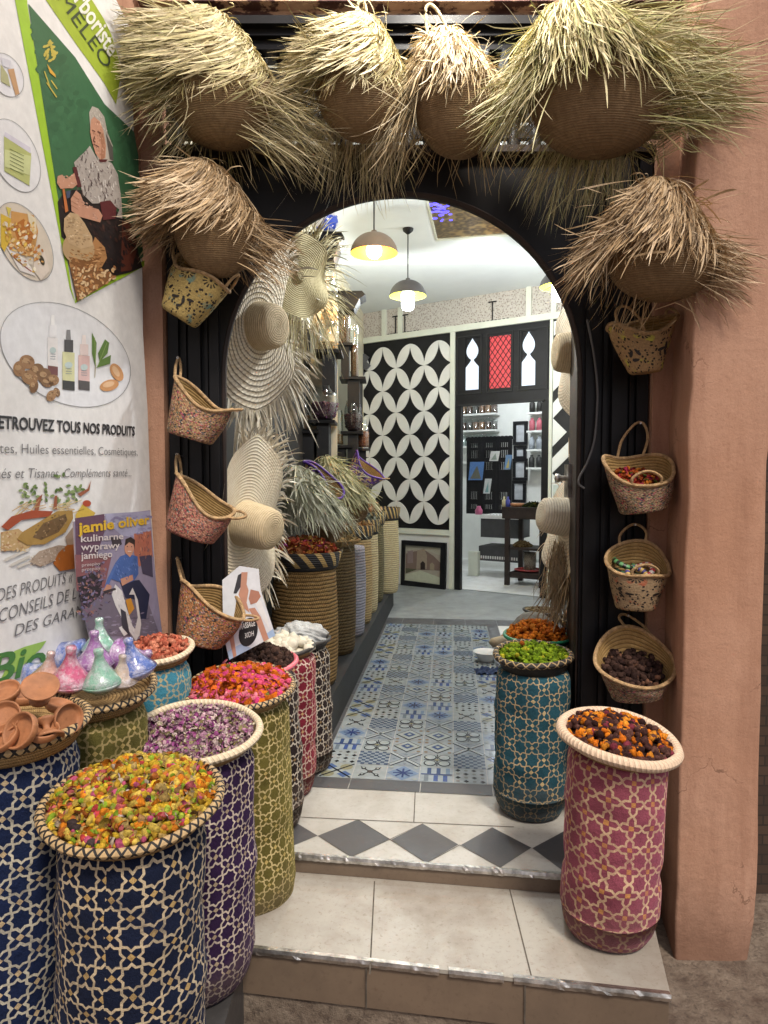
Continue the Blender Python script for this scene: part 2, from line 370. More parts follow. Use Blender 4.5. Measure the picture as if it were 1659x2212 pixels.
def coil_mat(name, ca, cb, pitch=.016, gap=.3):
    """coiled straw: stacked rows wrapped with stitches"""
    m, nt, b = new_mat(name); b.inputs['Roughness'].default_value = .75; b.inputs['Specular IOR Level'].default_value = .25
    uv = N(nt, 'ShaderNodeUVMap'); sx = N(nt, 'ShaderNodeSeparateXYZ'); L(nt, uv.outputs[0], sx.inputs[0])
    wob = noise(nt, 14, 3, .6, uv.outputs[0])
    vv = math_(nt, 'ADD', sx.outputs[1], math_(nt, 'MULTIPLY', wob, pitch * .7))
    row = math_(nt, 'ABSOLUTE', math_(nt, 'SUBTRACT', math_(nt, 'MULTIPLY', math_(nt, 'FRACT', math_(nt, 'ADD', math_(nt, 'DIVIDE', vv, pitch), 50.)), 2.), 1.))
    st = math_(nt, 'ABSOLUTE', math_(nt, 'SINE', math_(nt, 'MULTIPLY', math_(nt, 'ADD', sx.outputs[0], math_(nt, 'MULTIPLY', vv, .4)), math.pi / (pitch * .55))))
    h = math_(nt, 'MULTIPLY', math_(nt, 'SQRT', math_(nt, 'SUBTRACT', 1.0, math_(nt, 'MULTIPLY', row, row))), math_(nt, 'MULTIPLY_ADD', st, .35, .65))
    n1 = noise(nt, 40, 4, .7, uv.outputs[0]); n2 = noise(nt, 5, 4, .6, uv.outputs[0])
    c = mixc(nt, ramp(nt, n1, [(.3, 0.), (.7, 1.)]), cb, ca); c = mixc(nt, ramp(nt, n2, [(.4, 0.), (.7, .45)]), c, cb)
    c = mixc(nt, ramp(nt, h, [(gap * .6, .85), (gap + .35, 0.)]), c, tuple(v * .25 for v in cb)); L(nt, c, b.inputs['Base Color'])
    bump(nt, b, h, .9, pitch * .45); return m
COIL = {k: coil_mat(n_, a_, b_, .021, .46) for k, (n_, a_, b_) in dict(brown=('brown_coiled_reed', (.36, .23, .09), (.18, .105, .036)), dark=('dark_coiled_reed', (.18, .125, .055), (.08, .052, .022)),
            lilac=('lilac_grey_coil', (.46, .46, .54), (.27, .27, .33)), cream=('cream_coiled_straw', (.70, .62, .40), (.50, .40, .22)), tan=('tan_coiled_straw', (.57, .44, .22), (.36, .24, .11)), green=('olive_coiled_reed', (.24, .21, .11), (.11, .09, .045))).items()}
M_woven = coil_mat('brown_palm_weave', (.31, .205, .105), (.17, .105, .052), .0065, .12)  # brown palm weave, the bowls' own colour
def hat_mat(name, ca, cb, pitch):
    m = coil_mat(name, ca, cb, pitch, .15); return m
M_hatw = coil_mat('bleached_palm_braid', (.84, .80, .68), (.66, .56, .40), .021, .42)
M_hatf = hat_mat('fine_cream_braid', (.84, .79, .65), (.70, .61, .45), .012)
M_hatt = hat_mat('tan_palm_braid', (.74, .62, .42), (.58, .46, .28), .010)
M_hatk = hat_mat('khaki_palm_braid', (.60, .54, .32), (.45, .38, .20), .009)
M_straw = vcol('palm_straw', .55, .15, 50, spec=.4)
def speck_mat(name, stops, base, scale=135.):
    """rag-woven basket: small multicoloured dashes"""
    m, nt, b = new_mat(name); b.inputs['Roughness'].default_value = .85; b.inputs['Specular IOR Level'].default_value = .2
    uv = N(nt, 'ShaderNodeUVMap'); mp = N(nt, 'ShaderNodeMapping'); mp.inputs['Scale'].default_value = (1, 1.5, 1); L(nt, uv.outputs[0], mp.inputs[0])
    vo = N(nt, 'ShaderNodeTexVoronoi'); vo.inputs['Scale'].default_value = scale; L(nt, mp.outputs[0], vo.inputs['Vector'])
    sp_ = N(nt, 'ShaderNodeSeparateColor'); L(nt, vo.outputs['Color'], sp_.inputs[0])
    c = ramp(nt, sp_.outputs[0], stops, 'CONSTANT')
    c = mixc(nt, math_(nt, 'LESS_THAN', sp_.outputs[1], .58), c, base)
    c = mixc(nt, ramp(nt, vo.outputs['Distance'], [(.25, 0.), (.75, .75)]), c, (.03, .02, .015)); L(nt, c, b.inputs['Base Color'])
    bump(nt, b, vo.outputs['Distance'], -.7, .006); return m
CONF = [(0., (.45, .10, .09)), (.14, (.42, .22, .12)), (.28, (.03, .03, .04)), (.4, (.50, .30, .28)), (.55, (.10, .13, .16)), (.66, (.55, .42, .28)), (.78, (.40, .08, .14)), (.88, (.12, .18, .13))]
M_spk = [speck_mat('confetti_weave', CONF, (.42, .26, .14)), speck_mat('rosy_confetti_weave', CONF[:1] + [(.2, (.48, .2, .16)), (.4, (.05, .04, .04)), (.5, (.52, .34, .26)), (.7, (.3, .08, .1)), (.85, (.14, .2, .2))], (.46, .22, .15)),
         speck_mat('orange_confetti_weave', CONF[1:], (.44, .20, .085)), speck_mat('muted_confetti_weave', CONF, (.36, .26, .16))]
M_rush = coil_mat('rush_lining', (.46, .31, .13), (.28, .17, .06), .009)
M_lace = coil_mat('ochre_lace_weave', (.52, .36, .12), (.34, .22, .07), .007)
# ================================================================ SETTING
ZF, ZS = .22, .15                      # shop floor, lower step
YF = 2.62                              # front of the door frame
mb = MB(); ZG = -.12; V = [(-60, -60, ZG), (60, -60, ZG), (60, 60, ZG), (-60, 60, ZG)]
mb.add(V, [[0, 1, 2, 3]]); structure(mb.build('street', M_street, smooth=False), 'worn earth and cement street surface in front of the steps')

# lower step: beige tiles, riser, metal nosing
def at2(x, y, z): return atz(x, y, z)
FL, FR = at2(496, 2043, ZS), at2(1449, 2150, ZS)
BR, BL_ = at2(1400, 1985, ZS), at2(560, 1860, ZS)
t = thing('lower_step', 'wide beige tiled lower step with a torn metal strip along its edge', 'step', ((FL + FR) / 2 * [1, 1, 0]))
mb = MB(); down = np.array([0, 0, -.012])
FLx = FL + (FL - FR) * .06
BL2 = BL_ + (BL_ - BR) * .10
BR = BR + [.10, .35, 0]; BL2 = BL2 + [0, .35, 0]
extrude(mb, [FLx, FR, BR, BL2], down); mb.build('tread', M_step, t, False)
mb = MB(); inn = np.array([-.005, .012, 0])
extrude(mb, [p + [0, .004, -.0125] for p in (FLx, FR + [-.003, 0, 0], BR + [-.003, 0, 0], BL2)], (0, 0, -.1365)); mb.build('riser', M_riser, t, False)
mb = MB(); extrude(mb, [p + [0, .012 * 1.0, -ZS + .0005] for p in (FLx, FR + [-.008, 0, 0], BR, BL2)], (0, 0, ZG)); mb.build('rubble_base', M_street, t, False)
mb = MB()
for (a, b) in (((809, 1904), (799, 2105)), ((1101, 1922), (1150, 2118))):
    A, B = at2(*a, ZS), at2(*b, ZS); d = (B - A) / np.linalg.norm(B - A); n_ = np.array([-d[1], d[0], 0]) * .0022
    mb.add([A - n_ + [0, 0, .0012], B - n_ + [0, 0, .0012], B + n_ + [0, 0, .0012], A + n_ + [0, 0, .0012]], [[0, 1, 2, 3]])
e = (FR - FL) / np.linalg.norm(FR - FL)
for k in (.33, .69):
    p = FL + (FR - FL) * k; mb.add([p + [0, -.0015, -.013], p + e * .004 + [0, -.0015, -.013], p + e * .004 + [0, -.0015, -.148], p + [0, -.0015, -.148]], [[0, 1, 2, 3]])
mb.build('grout', M_grout, t, False)
def nosing(parent, A, B, seed, gaps):
    r = np.random.default_rng(seed); n = 90; mb = MB(); prev = None
    
    for i in range(n + 1):
        f = i / n; p = A + (B - A) * f; k = np.interp(f, np.linspace(0, 1, 24), r.normal(size=24)); lift = max(0, k - .7) * .005
        row = np.array([p + [0, .012, .003], p + [0, -.003, .004 + lift * .5], p + [0, -.006 - lift, -.006], p + [0, -.004 - max(0, -k - .6) * .004, -.017 - .0015 * k]])
        if prev is not None and not any(g0 < f < g1 for g0, g1 in gaps):
            mb.add(np.vstack([prev, row]), np.array([[0, 4, 5, 1], [1, 5, 6, 2], [2, 6, 7, 3]]))
        prev = row
    return mb.build('nosing_strip', M_metal, parent, False)
nosing(t, FL, FR, 3, [(.51, .525), (.655, .675)])

# upper step / shop floor
UL, UR = at2(560, 1839, ZF), at2(1330, 1899, ZF)
d_u = (UR - UL) / np.linalg.norm(UR - UL)
t = thing('upper_step', 'upper doorstep tiled with black diamonds on pale cement', 'step', ((UL + UR) / 2 * [1, 1, 0] + [0, 0, ZS]))
yb = 2.93
mb = MB()
P = [UL - d_u * .15, UR, (UR[0] + .02, yb, ZF), (UL[0] - .15, yb, ZF)]
extrude(mb, P, (0, 0, -.012)); mb.build('tread', M_stepw, t, False)
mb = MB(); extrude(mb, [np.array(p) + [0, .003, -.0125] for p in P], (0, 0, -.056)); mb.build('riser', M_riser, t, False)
nosing(t, at2(600, 1843, ZF), at2(1230, 1891, ZF), 5, [])
mb = MB()
for q in ([(687, 1805), (773, 1770), (842, 1812), (759, 1851)], [(845, 1814), (913, 1779), (990, 1824), (921, 1864)], [(996, 1825), (1063, 1787), (1148, 1831), (1081, 1874)],
          [(550, 1798), (618, 1764), (686, 1805), (612, 1835)], [(1150, 1832), (1217, 1796), (1290, 1838), (1220, 1884)]):
    P = np.array([atz(x, y, ZF + .0012) for x, y in q]); mb.add(P, [[0, 1, 2, 3]])
mb.build('diamond_tiles', M_dark, t, False)
mb = MB()
def gl(a, b, wd=.002, z=ZF + .0018):
    A, B = atz(*a, z), atz(*b, z); d = (B - A) / np.linalg.norm(B - A); n_ = np.array([-d[1], d[0], 0]) * wd
    mb.add([A - n_, B - n_, B + n_, A + n_], [[0, 1, 2, 3]])
gl((630, 1764), (1110, 1786)); gl((897, 1707), (894, 1775)); gl((680, 1862), (760, 1851), .001); gl((759, 1851), (842, 1813), .0012); gl((842, 1813), (921, 1864), .0012); gl((921, 1864), (993, 1825), .0012); gl((993, 1825), (1081, 1874), .0012)
gl((687, 1805), (759, 1851), .0012); gl((773, 1770), (842, 1813), .0012); gl((842, 1813), (913, 1779), .0012)
mb.build('grout', M_grout, t, False)
yA = 2.72
mb = MB(); mb.add([(-3, yA, ZF - .003), (5, yA, ZF - .003), (5, 16, ZF - .003), (-3, 16, ZF - .003)], [[0, 1, 2, 3]])
structure(mb.build('floor', M_grey, smooth=False), 'grey stone shop floor behind the patterned tiles', 'floor')

# patterned cement tiles, each motif really laid on the floor
O0 = atz(904.6, 1688.5, ZF); O1 = atz(942.9, 1349.5, ZF); TD = (O1 - O0) / np.linalg.norm(O1 - O0); TS = np.array([TD[1], -TD[0], 0])
TW = .156; NR = int(round(np.linalg.norm(O1 - O0) / TW))
TW_r = np.linalg.norm(O1 - O0) / NR
BLU, DKB, GRY, CRM, OCH, BLK, LTB = (.10, .15, .30), (.025, .03, .055), (.33, .36, .39), (.60, .60, .55), (.50, .44, .28), (.02, .02, .025), (.33, .41, .52)
tp = MB()
def tq(i, j, pts, col, lay):
    col = np.array(col) ** 1.15 * (.56, .63, .70)
    P = [O0 + TS * ((i + x) * TW) + TD * ((j + y) * TW_r) + [0, 0, lay * .0009] for x, y in pts]
    tp.add(P, [np.arange(len(P)).reshape(1, -1)], col)
def seg(i, j, a, b, wd, col, lay):
    a, b = np.array(a), np.array(b); d = b - a; n_ = np.array([-d[1], d[0]]) / np.linalg.norm(d) * wd / 2
    tq(i, j, [a - n_, b - n_, b + n_, a + n_], col, lay)
def dot(i, j, c, r, col, lay, n=8, sq=1.): tq(i, j, [(c[0] + r * math.cos(2 * math.pi * k / n), c[1] + r * sq * math.sin(2 * math.pi * k / n)) for k in range(n)], col, lay)
def diamond(i, j, c, rx, ry, col, lay): tq(i, j, [(c[0] + rx, c[1]), (c[0], c[1] + ry), (c[0] - rx, c[1]), (c[0], c[1] - ry)], col, lay)
g = .012
def base_t(i, j, col): tq(i, j, [(g, g), (1 - g, g), (1 - g, 1 - g), (g, 1 - g)], col, 1)
def motif(k, i, j):
    if k == 0:      # fine checks
        base_t(i, j, (.50, .52, .54))
        for a in range(8):
            for b in range(8):
                if (a + b) % 2: tq(i, j, [(g + a * .122, g + b * .122), (g + a * .122 + .122, g + b * .122), (g + a * .122 + .122, g + b * .122 + .122), (g + a * .122, g + b * .122 + .122)], (.13, .17, .25), 2)
    elif k == 1:    # crossed bands
        base_t(i, j, (.46, .48, .50))
        for s in (0, 1):
            seg(i, j, (g * 3, .04 if not s else .96), (1 - g * 3, .96 if not s else .04), .17, DKB, 2); seg(i, j, (g * 3, .04 if not s else .96), (1 - g * 3, .96 if not s else .04), .11, (.62, .62, .60), 3)
        for c in ((.5, .15), (.5, .85), (.15, .5), (.85, .5)): diamond(i, j, c, .07, .07, GRY, 2)
    elif k == 2:    # clover outline
        base_t(i, j, (.55, .56, .54))
        for c in ((.28, .28), (.72, .28), (.28, .72), (.72, .72)): dot(i, j, c, .20, DKB, 2, 14); dot(i, j, c, .165, (.60, .61, .58), 3, 14)
        seg(i, j, (.5, .08), (.5, .92), .035, DKB, 4); seg(i, j, (.08, .5), (.92, .5), .035, DKB, 4); dot(i, j, (.5, .5), .07, OCH, 5)
    elif k == 3:    # concentric diamonds
        base_t(i, j, (.53, .54, .54)); diamond(i, j, (.5, .5), .47, .47, DKB, 2); diamond(i, j, (.5, .5), .42, .42, CRM, 3); diamond(i, j, (.5, .5), .22, .22, BLU, 4); diamond(i, j, (.5, .5), .09, .09, CRM, 5)
        for c in ((.12, .12), (.88, .12), (.12, .88), (.88, .88)): dot(i, j, c, .07, (.40, .28, .18), 2, 6)
    elif k == 4:    # blue bars
        base_t(i, j, (.58, .60, .60))
        for x in (.14, .42, .70):
            tq(i, j, [(x, .06), (x + .13, .06), (x + .13, .45), (x, .45)], (.12, .18, .42) if x > .3 else GRY, 2); tq(i, j, [(x + .08, .55), (x + .2, .55), (x + .2, .94), (x + .08, .94)], BLU if x < .5 else LTB, 2)
        seg(i, j, (.04, .5), (.96, .5), .06, (.10, .14, .33), 3)
    elif k == 5:    # squares with black flecks
        base_t(i, j, (.60, .60, .57))
        for a in range(4):
            for b in range(4):
                c = (.14 + a * .24, .14 + b * .24)
                if (a + b) % 2: dot(i, j, c, .085, BLK, 2, 4)
                else: dot(i, j, c, .06, (.42, .40, .36), 2, 8)
    elif k == 6:    # ochre petals and blue kite
        base_t(i, j, CRM); 
        for c, s in (((.25, .25), 1), ((.75, .75), 1)): dot(i, j, c, .2, OCH, 2, 10)
        for c in ((.75, .25), (.25, .75)): diamond(i, j, c, .22, .22, (.18, .25, .45), 2)
        seg(i, j, (.04, .04), (.96, .96), .05, DKB, 3); seg(i, j, (.04, .96), (.96, .04), .05, DKB, 3)
    elif k == 7:    # black scrolls
        base_t(i, j, (.57, .57, .54))
        for a in range(4):
            an = a * math.pi / 2 + .785; c = (.5 + .3 * math.cos(an), .5 + .3 * math.sin(an)); seg(i, j, (.5, .5), (.5 + .44 * math.cos(an), .5 + .44 * math.sin(an)), .04, BLK, 2); dot(i, j, c, .08, BLK, 3, 6); dot(i, j, c, .045, CRM, 4, 6)
        dot(i, j, (.5, .5), .09, (.16, .12, .10), 3)
    elif k == 8:    # blue eight-point star
        base_t(i, j, (.50, .53, .57)); tq(i, j, [(.02, .5), (.5, .98), (.98, .5), (.5, .02)], (.32, .40, .54), 2)
        for a in range(4):
            an = a * math.pi / 4; seg(i, j, (.5 - .3 * math.cos(an), .5 - .3 * math.sin(an)), (.5 + .3 * math.cos(an), .5 + .3 * math.sin(an)), .06, (.07, .10, .26), 3 + a * .2)
        for c in ((.12, .12), (.88, .12), (.12, .88), (.88, .88)): diamond(i, j, c, .1, .1, CRM, 3)
SEQ = {-3: [6, 5, 4, 8, 7, 6, 6, 5, 4], -2: [7, 0, 2, 1, 0, 5, 2, 1, 0], -1: [8, 1, 3, 3, 2, 4, 8, 1, 3], 0: [4, 2, 3, 3, 1, 8, 4, 2, 3], 1: [5, 0, 1, 2, 0, 7, 5, 0, 1, 2], 2: [7, 6, 4, 8, 5, 6, 5, 8]}
for i in range(-3, 3):
    for j in range(NR): motif(SEQ[i][(j) % len(SEQ[i])], i, j)
for i in range(-3, 3): pass
gt = MB(); P = [O0 - TS * 3 * TW, O0 + TS * 3 * TW, O0 + TS * 3 * TW + TD * NR * TW_r, O0 - TS * 3 * TW + TD * NR * TW_r]; gt.add(np.array(P) + [0, 0, -.0006], [[0, 1, 2, 3]], (.42, .42, .41))
tp.V += gt.V; tp.F += [f + tp.n for f in gt.F]; tp.C += gt.C; tp.U += gt.U; tp.MI += gt.MI; tp.n += gt.n
M_ptile = vcol('glazed_patterned_tile', .2, .10, 25)
structure(tp.build('patterned_floor', M_ptile, smooth=False), 'blue and white patchwork tiles running into the shop', 'floor')
mb = MB()
def strip(s0, s1, j0, j1, z=.0022): 
    q = [O0 + TS * s0 + TD * j0, O0 + TS * s1 + TD * j0, O0 + TS * s1 + TD * j1, O0 + TS * s0 + TD * j1]; mb.add(np.array(q) + [0, 0, z], [[0, 1, 2, 3]])
E = 3 * TW; LL = NR * TW_r
nb = 14
for k in range(nb): strip(-E - .16, -E - .002, LL / nb * k + .003, LL / nb * (k + 1) - .003)
for k in range(4): strip(E + .002, E + .10, LL / nb * k * 3.5, LL / nb * (k + 1) * 3.5 - .005)
for k in range(6): strip(-E - .16 + k * .32, -E - .16 + (k + 1) * .32 - .004, -.105, -.003)
for k in range(6): strip(-E - .16 + k * .3, -E - .16 + (k + 1) * .3 - .004, LL + .003, LL + .26)
structure(mb.build('floor_border', M_dark, smooth=False), 'charcoal border tiles framing the patterned floor', 'floor')
mb = MB()
for k in range(10): strip(E + .104, E + .40, LL * .1 * k, LL * .1 * (k + 1) - .004)
structure(mb.build('side_paving', M_wtile, smooth=False), 'pale tiles along the right of the patterned floor', 'floor')

# ---------------------------------------------------------------- interior shell
BL0, BR0 = atz(870, 1262, ZF), atz(1165, 1291, ZF)
BW = Plane(BL0, BR0 - BL0)
ZC = 3.85
PLINTH = np.array(atz(716, 1592, ZF)); PD = TD
def left_wall(Y): return -.90 + .1 * (Y - 2.62)
c_bl = BW.o + BW.s * -1.6; c_br = BW.o + BW.s * 2.9
mb = MB()
def wall_quad(a, b, z0, z1, th, mi=0):
    a, b = np.array([a[0], a[1], 0.]), np.array([b[0], b[1], 0.]); d = (b - a) / np.linalg.norm(b - a); n_ = np.array([d[1], -d[0], 0]) * th
    P = [a, b, b + n_, a + n_]; prism8(mb, [p + [0, 0, z0] for p in P] + [p + [0, 0, z1] for p in P], mi=mi)
Lw0, Lw1 = (left_wall(2.72), 2.72), (left_wall(9.6), 9.6)
wall_quad(Lw0, Lw1, ZF - .01, ZC, -.1)
tag(mb.build('shop_wall', M_cream, smooth=False), 'pale inner shop wall behind the shelf of jars', 'wall')
mb = MB(); wall_quad((2.15, 2.72), (c_br[0], c_br[1]), ZF - .01, ZC, .1)
tag(mb.build('shop_wall', M_white, smooth=False), 'white inner shop wall out on the right of the doorway', 'wall')
mb = MB()
box(mb, (-3, 2.705, ZC), (5, 16, ZC + .1))
structure(mb.build('ceiling', M_ceiling, smooth=False), 'white shop ceiling with pendant lamps', 'ceiling')
# added ceiling drop near the back, shaped to give a greyer band of shade
mb = MB()
q = [atz(560, 560, ZC), atz(1400, 548, ZC)]
A, B = q; n_ = np.array([0, 1, 0.])
z1 = ZC - .05
P = [A, B, BW.pt(2.9, 0) * [1, 1, 0] + [0, 0, ZC], BW.pt(-1.4, 0) * [1, 1, 0] + [0, 0, ZC]]
extrude(mb, [np.array([p[0], p[1], ZC - .002]) for p in P], (0, 0, -.07))
structure(mb.build('ceiling_shade_drop', M_ceiling, smooth=False), 'added drop in the white ceiling before the back wall, for a shaded band', 'ceiling')

# skylight
t = thing('skylight', 'brown patterned skylight recess in the white ceiling with violet glints', 'skylight', atz(1030, 480, ZC))
mb = MB(); q = [atz(918, 400, ZC - .004), atz(945, 515, ZC - .004), atz(1128, 502, ZC - .004), atz(1140, 400, ZC - .004)]
extrude(mb, q, (0, 0, .002)); m, nt, b = new_mat('lacquered_lattice'); 
uvn = noise(nt, 9, 3, .6); vo = N(nt, 'ShaderNodeTexVoronoi'); vo.inputs['Scale'].default_value = 14; tc = N(nt, 'ShaderNodeTexCoord'); L(nt, tc.outputs['Object'], vo.inputs['Vector'])
L(nt, ramp(nt, vo.outputs['Distance'], [(.2, (.20, .13, .045)), (.5, (.05, .032, .015)), (.8, (.24, .16, .06))]), b.inputs['Base Color']); b.inputs['Roughness'].default_value = .3
mb.build('lattice', m, t, False)
mb = MB()
for k in range(34):
    px, py = rng.uniform(928, 975), rng.uniform(438, 478)
    if px < 926 + (py - 430) * .27: continue
    c = atz(px, py, ZC - .006); dd = rng.uniform(.012, .03); mb.add(c + np.array([(dd * math.cos(a), dd * math.sin(a), 0) for a in np.linspace(0, 2 * np.pi, 8, endpoint=False)]), [np.arange(8)[::-1].reshape(1, -1)])
mb.build('violet_glints', emit('violet_glint_glow', (.12, .10, 1.0), 1.1), t, False)  # violet glints put in as small glowing discs
mb = MB(); Qr = [atz(x, y, ZC) for x, y in ((913, 400), (943, 519), (1133, 506), (1146, 400))]; Q = np.array(q)
for k in range(4):
    a, b_ = Qr[k], Qr[(k + 1) % 4]; c, d = Q[(k + 1) % 4], Q[k]
    prism8(mb, [p + np.array([0, 0, -.012]) for p in (a, b_, c, d)] + [p + np.array([0, 0, .0]) for p in (a, b_, c, d)])
mb.build('frame', M_trim, t, False)

# ---------------------------------------------------------------- back wall: petal panel, lintel with keyholes, chevron panel
def sz(x, y): return BW.hit(x, y)
sP0, sP1 = -1.3, sz(974, 900)[0]; zP0 = sz(930, 1143)[1]; zP1 = (sz(775, 741)[1] + sz(975, 720)[1]) / 2
sD0, sD1 = sz(984, 900)[0], sz(1187, 900)[0]; sO0, sO1 = sz(996, 1000)[0], sz(1170, 1000)[0]
zO = sz(1085, 872)[1]; zF0 = sz(1000, 716)[1]; zF1 = sz(1080, 622)[1]
sR = 2.9
t = thing('back_wall', 'back wall panelled with white petals on black, a frieze above and a doorway', 'wall', BW.pt(0, ZF))
mb = MB(); pbox(mb, BW, sP0, sP1, zP0, zP1, -.03, 0); mb.build('petal_board', M_black, t, False)
mb = MB(); nd = [(sz(855, 843)), (sz(917, 836))]
ds = abs(sz(948, 840)[0] - sz(886, 845)[0]) / 2; dz = abs(sz(855, 845)[1] - sz(855, 941)[1]) / 2
s00, z00 = sz(917, 789)
def lens(s0, z0, s1, z1, n=12):
    u = np.linspace(.012, .988, n); a_ = (u - .5) * math.pi / 2; ar = np.stack([(math.sqrt(.5) * np.sin(a_)) / 1.0, math.sqrt(.5) * (np.cos(a_) - math.sqrt(.5))], 1)     # 90 degree arc over a unit chord
    al, ac = ar[:, 0] + .5, ar[:, 1] * .97; d, e = np.array([1., 1.]), np.array([-1., 1.]); P = np.vstack([d * al[:, None] + e * ac[:, None], (d * al[:, None] - e * ac[:, None])[::-1]])
    return np.stack([s0 + P[:, 0] * (s1 - s0), z0 + P[:, 1] * (z1 - z0)], 1)
def clip_poly(P, ax, lim, keep_less):
    out = []
    for k in range(len(P)):
        a, b = P[k], P[(k + 1) % len(P)]; ia = (a[ax] <= lim) == keep_less; ib = (b[ax] <= lim) == keep_less
        if ia: out.append(a)
        if ia != ib: f = (lim - a[ax]) / (b[ax] - a[ax]); out.append(a + (b - a) * f)
    return np.array(out)
for i in range(-26, 6):
    for j in range(-12, 6):
        if (i + j) % 2: continue
        for dj in (1, -1):
            P = lens(s00 + i * ds, z00 + j * dz, s00 + (i + 1) * ds, z00 + (j + dj) * dz)
            if P[:, 1].max() > zP1 - .01 or P[:, 1].min() < zP0 - .02: continue
            for lim, less in ((sP1 - .01, True), (sP0 + .01, False)):
                if len(P): P = clip_poly(P, 0, lim, less)
            if len(P) < 3: continue
            extrude(mb, [BW.pt(s, z, .0) for s, z in P], BW.n * .012)
M_petalw = simple('ivory_lacquer', (.70, .69, .65), .45, var=.05, vs=4)
pet = mb.build('petal_inlay', M_petalw, t, False)
mb = MB()   # cream trims
pbox(mb, BW, sP1, sD0 - .002, ZF, zP1, -.03, .03); pbox(mb, BW, sP0, sP1 - .003, zP0 - .07, zP0 - .002, -.03, .025)
pbox(mb, BW, sP0, sR, zF0 + .002, zF0 + .075, -.03, .035); pbox(mb, BW, sP0, sR, zF1 - .002, zF1 + .07, -.03, .035)
pbox(mb, BW, sD1 + .002, sD1 + .035, ZF, zF0, -.03, .03)
for x in (789, 831, 843, 866, 1143, 1197, 1330):
    if x in (789, 843): continue
    s = sz(x, 680)[0]; pbox(mb, BW, s - .03, s + .03, zF0 + .0765, zF1 - .004, -.03, .03)
mb.build('trim', M_trim, t, False)
m, nt, b = new_mat('pierced_frieze'); vo = N(nt, 'ShaderNodeTexVoronoi'); vo.inputs['Scale'].default_value = 48; tc = N(nt, 'ShaderNodeTexCoord'); L(nt, tc.outputs['Object'], vo.inputs['Vector'])
L(nt, ramp(nt, vo.outputs['Distance'], [(.14, (.16, .12, .10)), (.34, (.46, .41, .36)), (.7, (.54, .50, .45))]), b.inputs['Base Color']); b.inputs['Roughness'].default_value = .6
bump(nt, b, vo.outputs['Distance'], .6, .01)
mb = MB(); pbox(mb, BW, sP0, sR, zF0 + .077, zF1 - .004, -.04, .0); mb.build('frieze_lattice', m, t, False)
mb = MB()   # black ironwork marks on the frieze
for xs in (875, 1064, 855):
    s, z = sz(xs, 690)[0], zF0 + .09
    pbox(mb, BW, s - .006, s + .006, z, z + .20, .002, .012); pbox(mb, BW, s - .05, s + .05, z + .202, z + .216, .002, .012)
    for k in range(9): pbox(mb, BW, s - .22 + k * .05, s - .22 + k * .05 + .026, z - .012, z - .001, .002, .012)
mb.build('frieze_ironwork', M_black, t, False)
# skirting zone left and wall around the doorway
mb = MB(); pbox(mb, BW, sP0, sP1 - .003, ZF, zP0 - .072, -.03, .0); mb.build('lower_panel', M_white, t, False)
mb = MB()   # black door surround
pbox(mb, BW, sD0, sO0, ZF, zO, -.05, .012); pbox(mb, BW, sO1, sD1, ZF, zO, -.05, .012)
kL, kR = (1020, 1142); 
# lintel panel built as bars around the pierced openings
s_k = [sz(x, 790)[0] for x in (1006, 1035, 1057, 1104, 1127, 1157)]
zk0 = sz(1020, 838)[1]; zk1 = sz(1020, 738)[1]
zr0, zr1 = sz(1080, 838)[1], sz(1080, 728)[1]
pbox(mb, BW, sD0, sD1, zO + .001, min(zk0, zr0) - .001, -.05, .011); pbox(mb, BW, sD0, sD1, max(zk1, zr1) + .03, zF0 - .001, -.05, .011)
ed = [sD0] + s_k + [sD1]; lo, hi = min(zk0, zr0), max(zk1, zr1) + .029
for a in range(0, 8, 2): pbox(mb, BW, ed[a], ed[a + 1], lo, hi, -.05, .010)
mb.build('door_surround', M_black, t, False)
mb = MB()   # mouldings on the lintel
for a, b_ in ((sD0 + .02, s_k[1] + .04), (s_k[2] - .03, s_k[3] + .03), (s_k[4] - .04, sD1 - .02)):
    z_a, z_b = lo - .05, hi + .03
    for s0, s1, za, zb in ((a, b_, z_a, z_a + .015), (a, b_, z_b - .015, z_b), (a, a + .015, z_a + .0155, z_b - .0155), (b_ - .015, b_, z_a + .0155, z_b - .0155)): pbox(mb, BW, s0, s1, za, zb, .0115, .022)
pbox(mb, BW, sO0 - .03, sO1 + .03, zO - .002, zO + .02, .0125, .03)
mb.build('lintel_moulding', M_blackm, t, False)
mb = MB()   # keyhole panes on black boards, glowing in place of light from the room behind
def keyhole(sc_, w_):
    h0, h1 = lo, hi; body = .44 * (hi - lo); n = 14; P = [(sc_ - w_, h0 + .004), (sc_ + w_, h0 + .004), (sc_ + w_, h0 + body), (sc_ + w_ * .55, h0 + body + .04), (sc_ + w_ * .22, h0 + body + .075)]
    top = hi - .006; mid = h0 + body + .09
    u = np.linspace(0, 1, n)
    P += [(sc_ + w_ * (.2 + .75 * math.sin(math.pi * min(1, k * 1.0) ** .8) * (1 - .15 * k)) * (1 - k ** 6), mid + (top - mid) * k) for k in u[:-1]]
    P += [(sc_, top)]
    P += [(2 * sc_ - s, z) for s, z in P[5:-1][::-1]] + [(2 * sc_ - s, z) for s, z in (P[4], P[3], P[2])]
    return P
M_pane = emit('keyhole_pane_glow', (.62, .72, .86), .30)
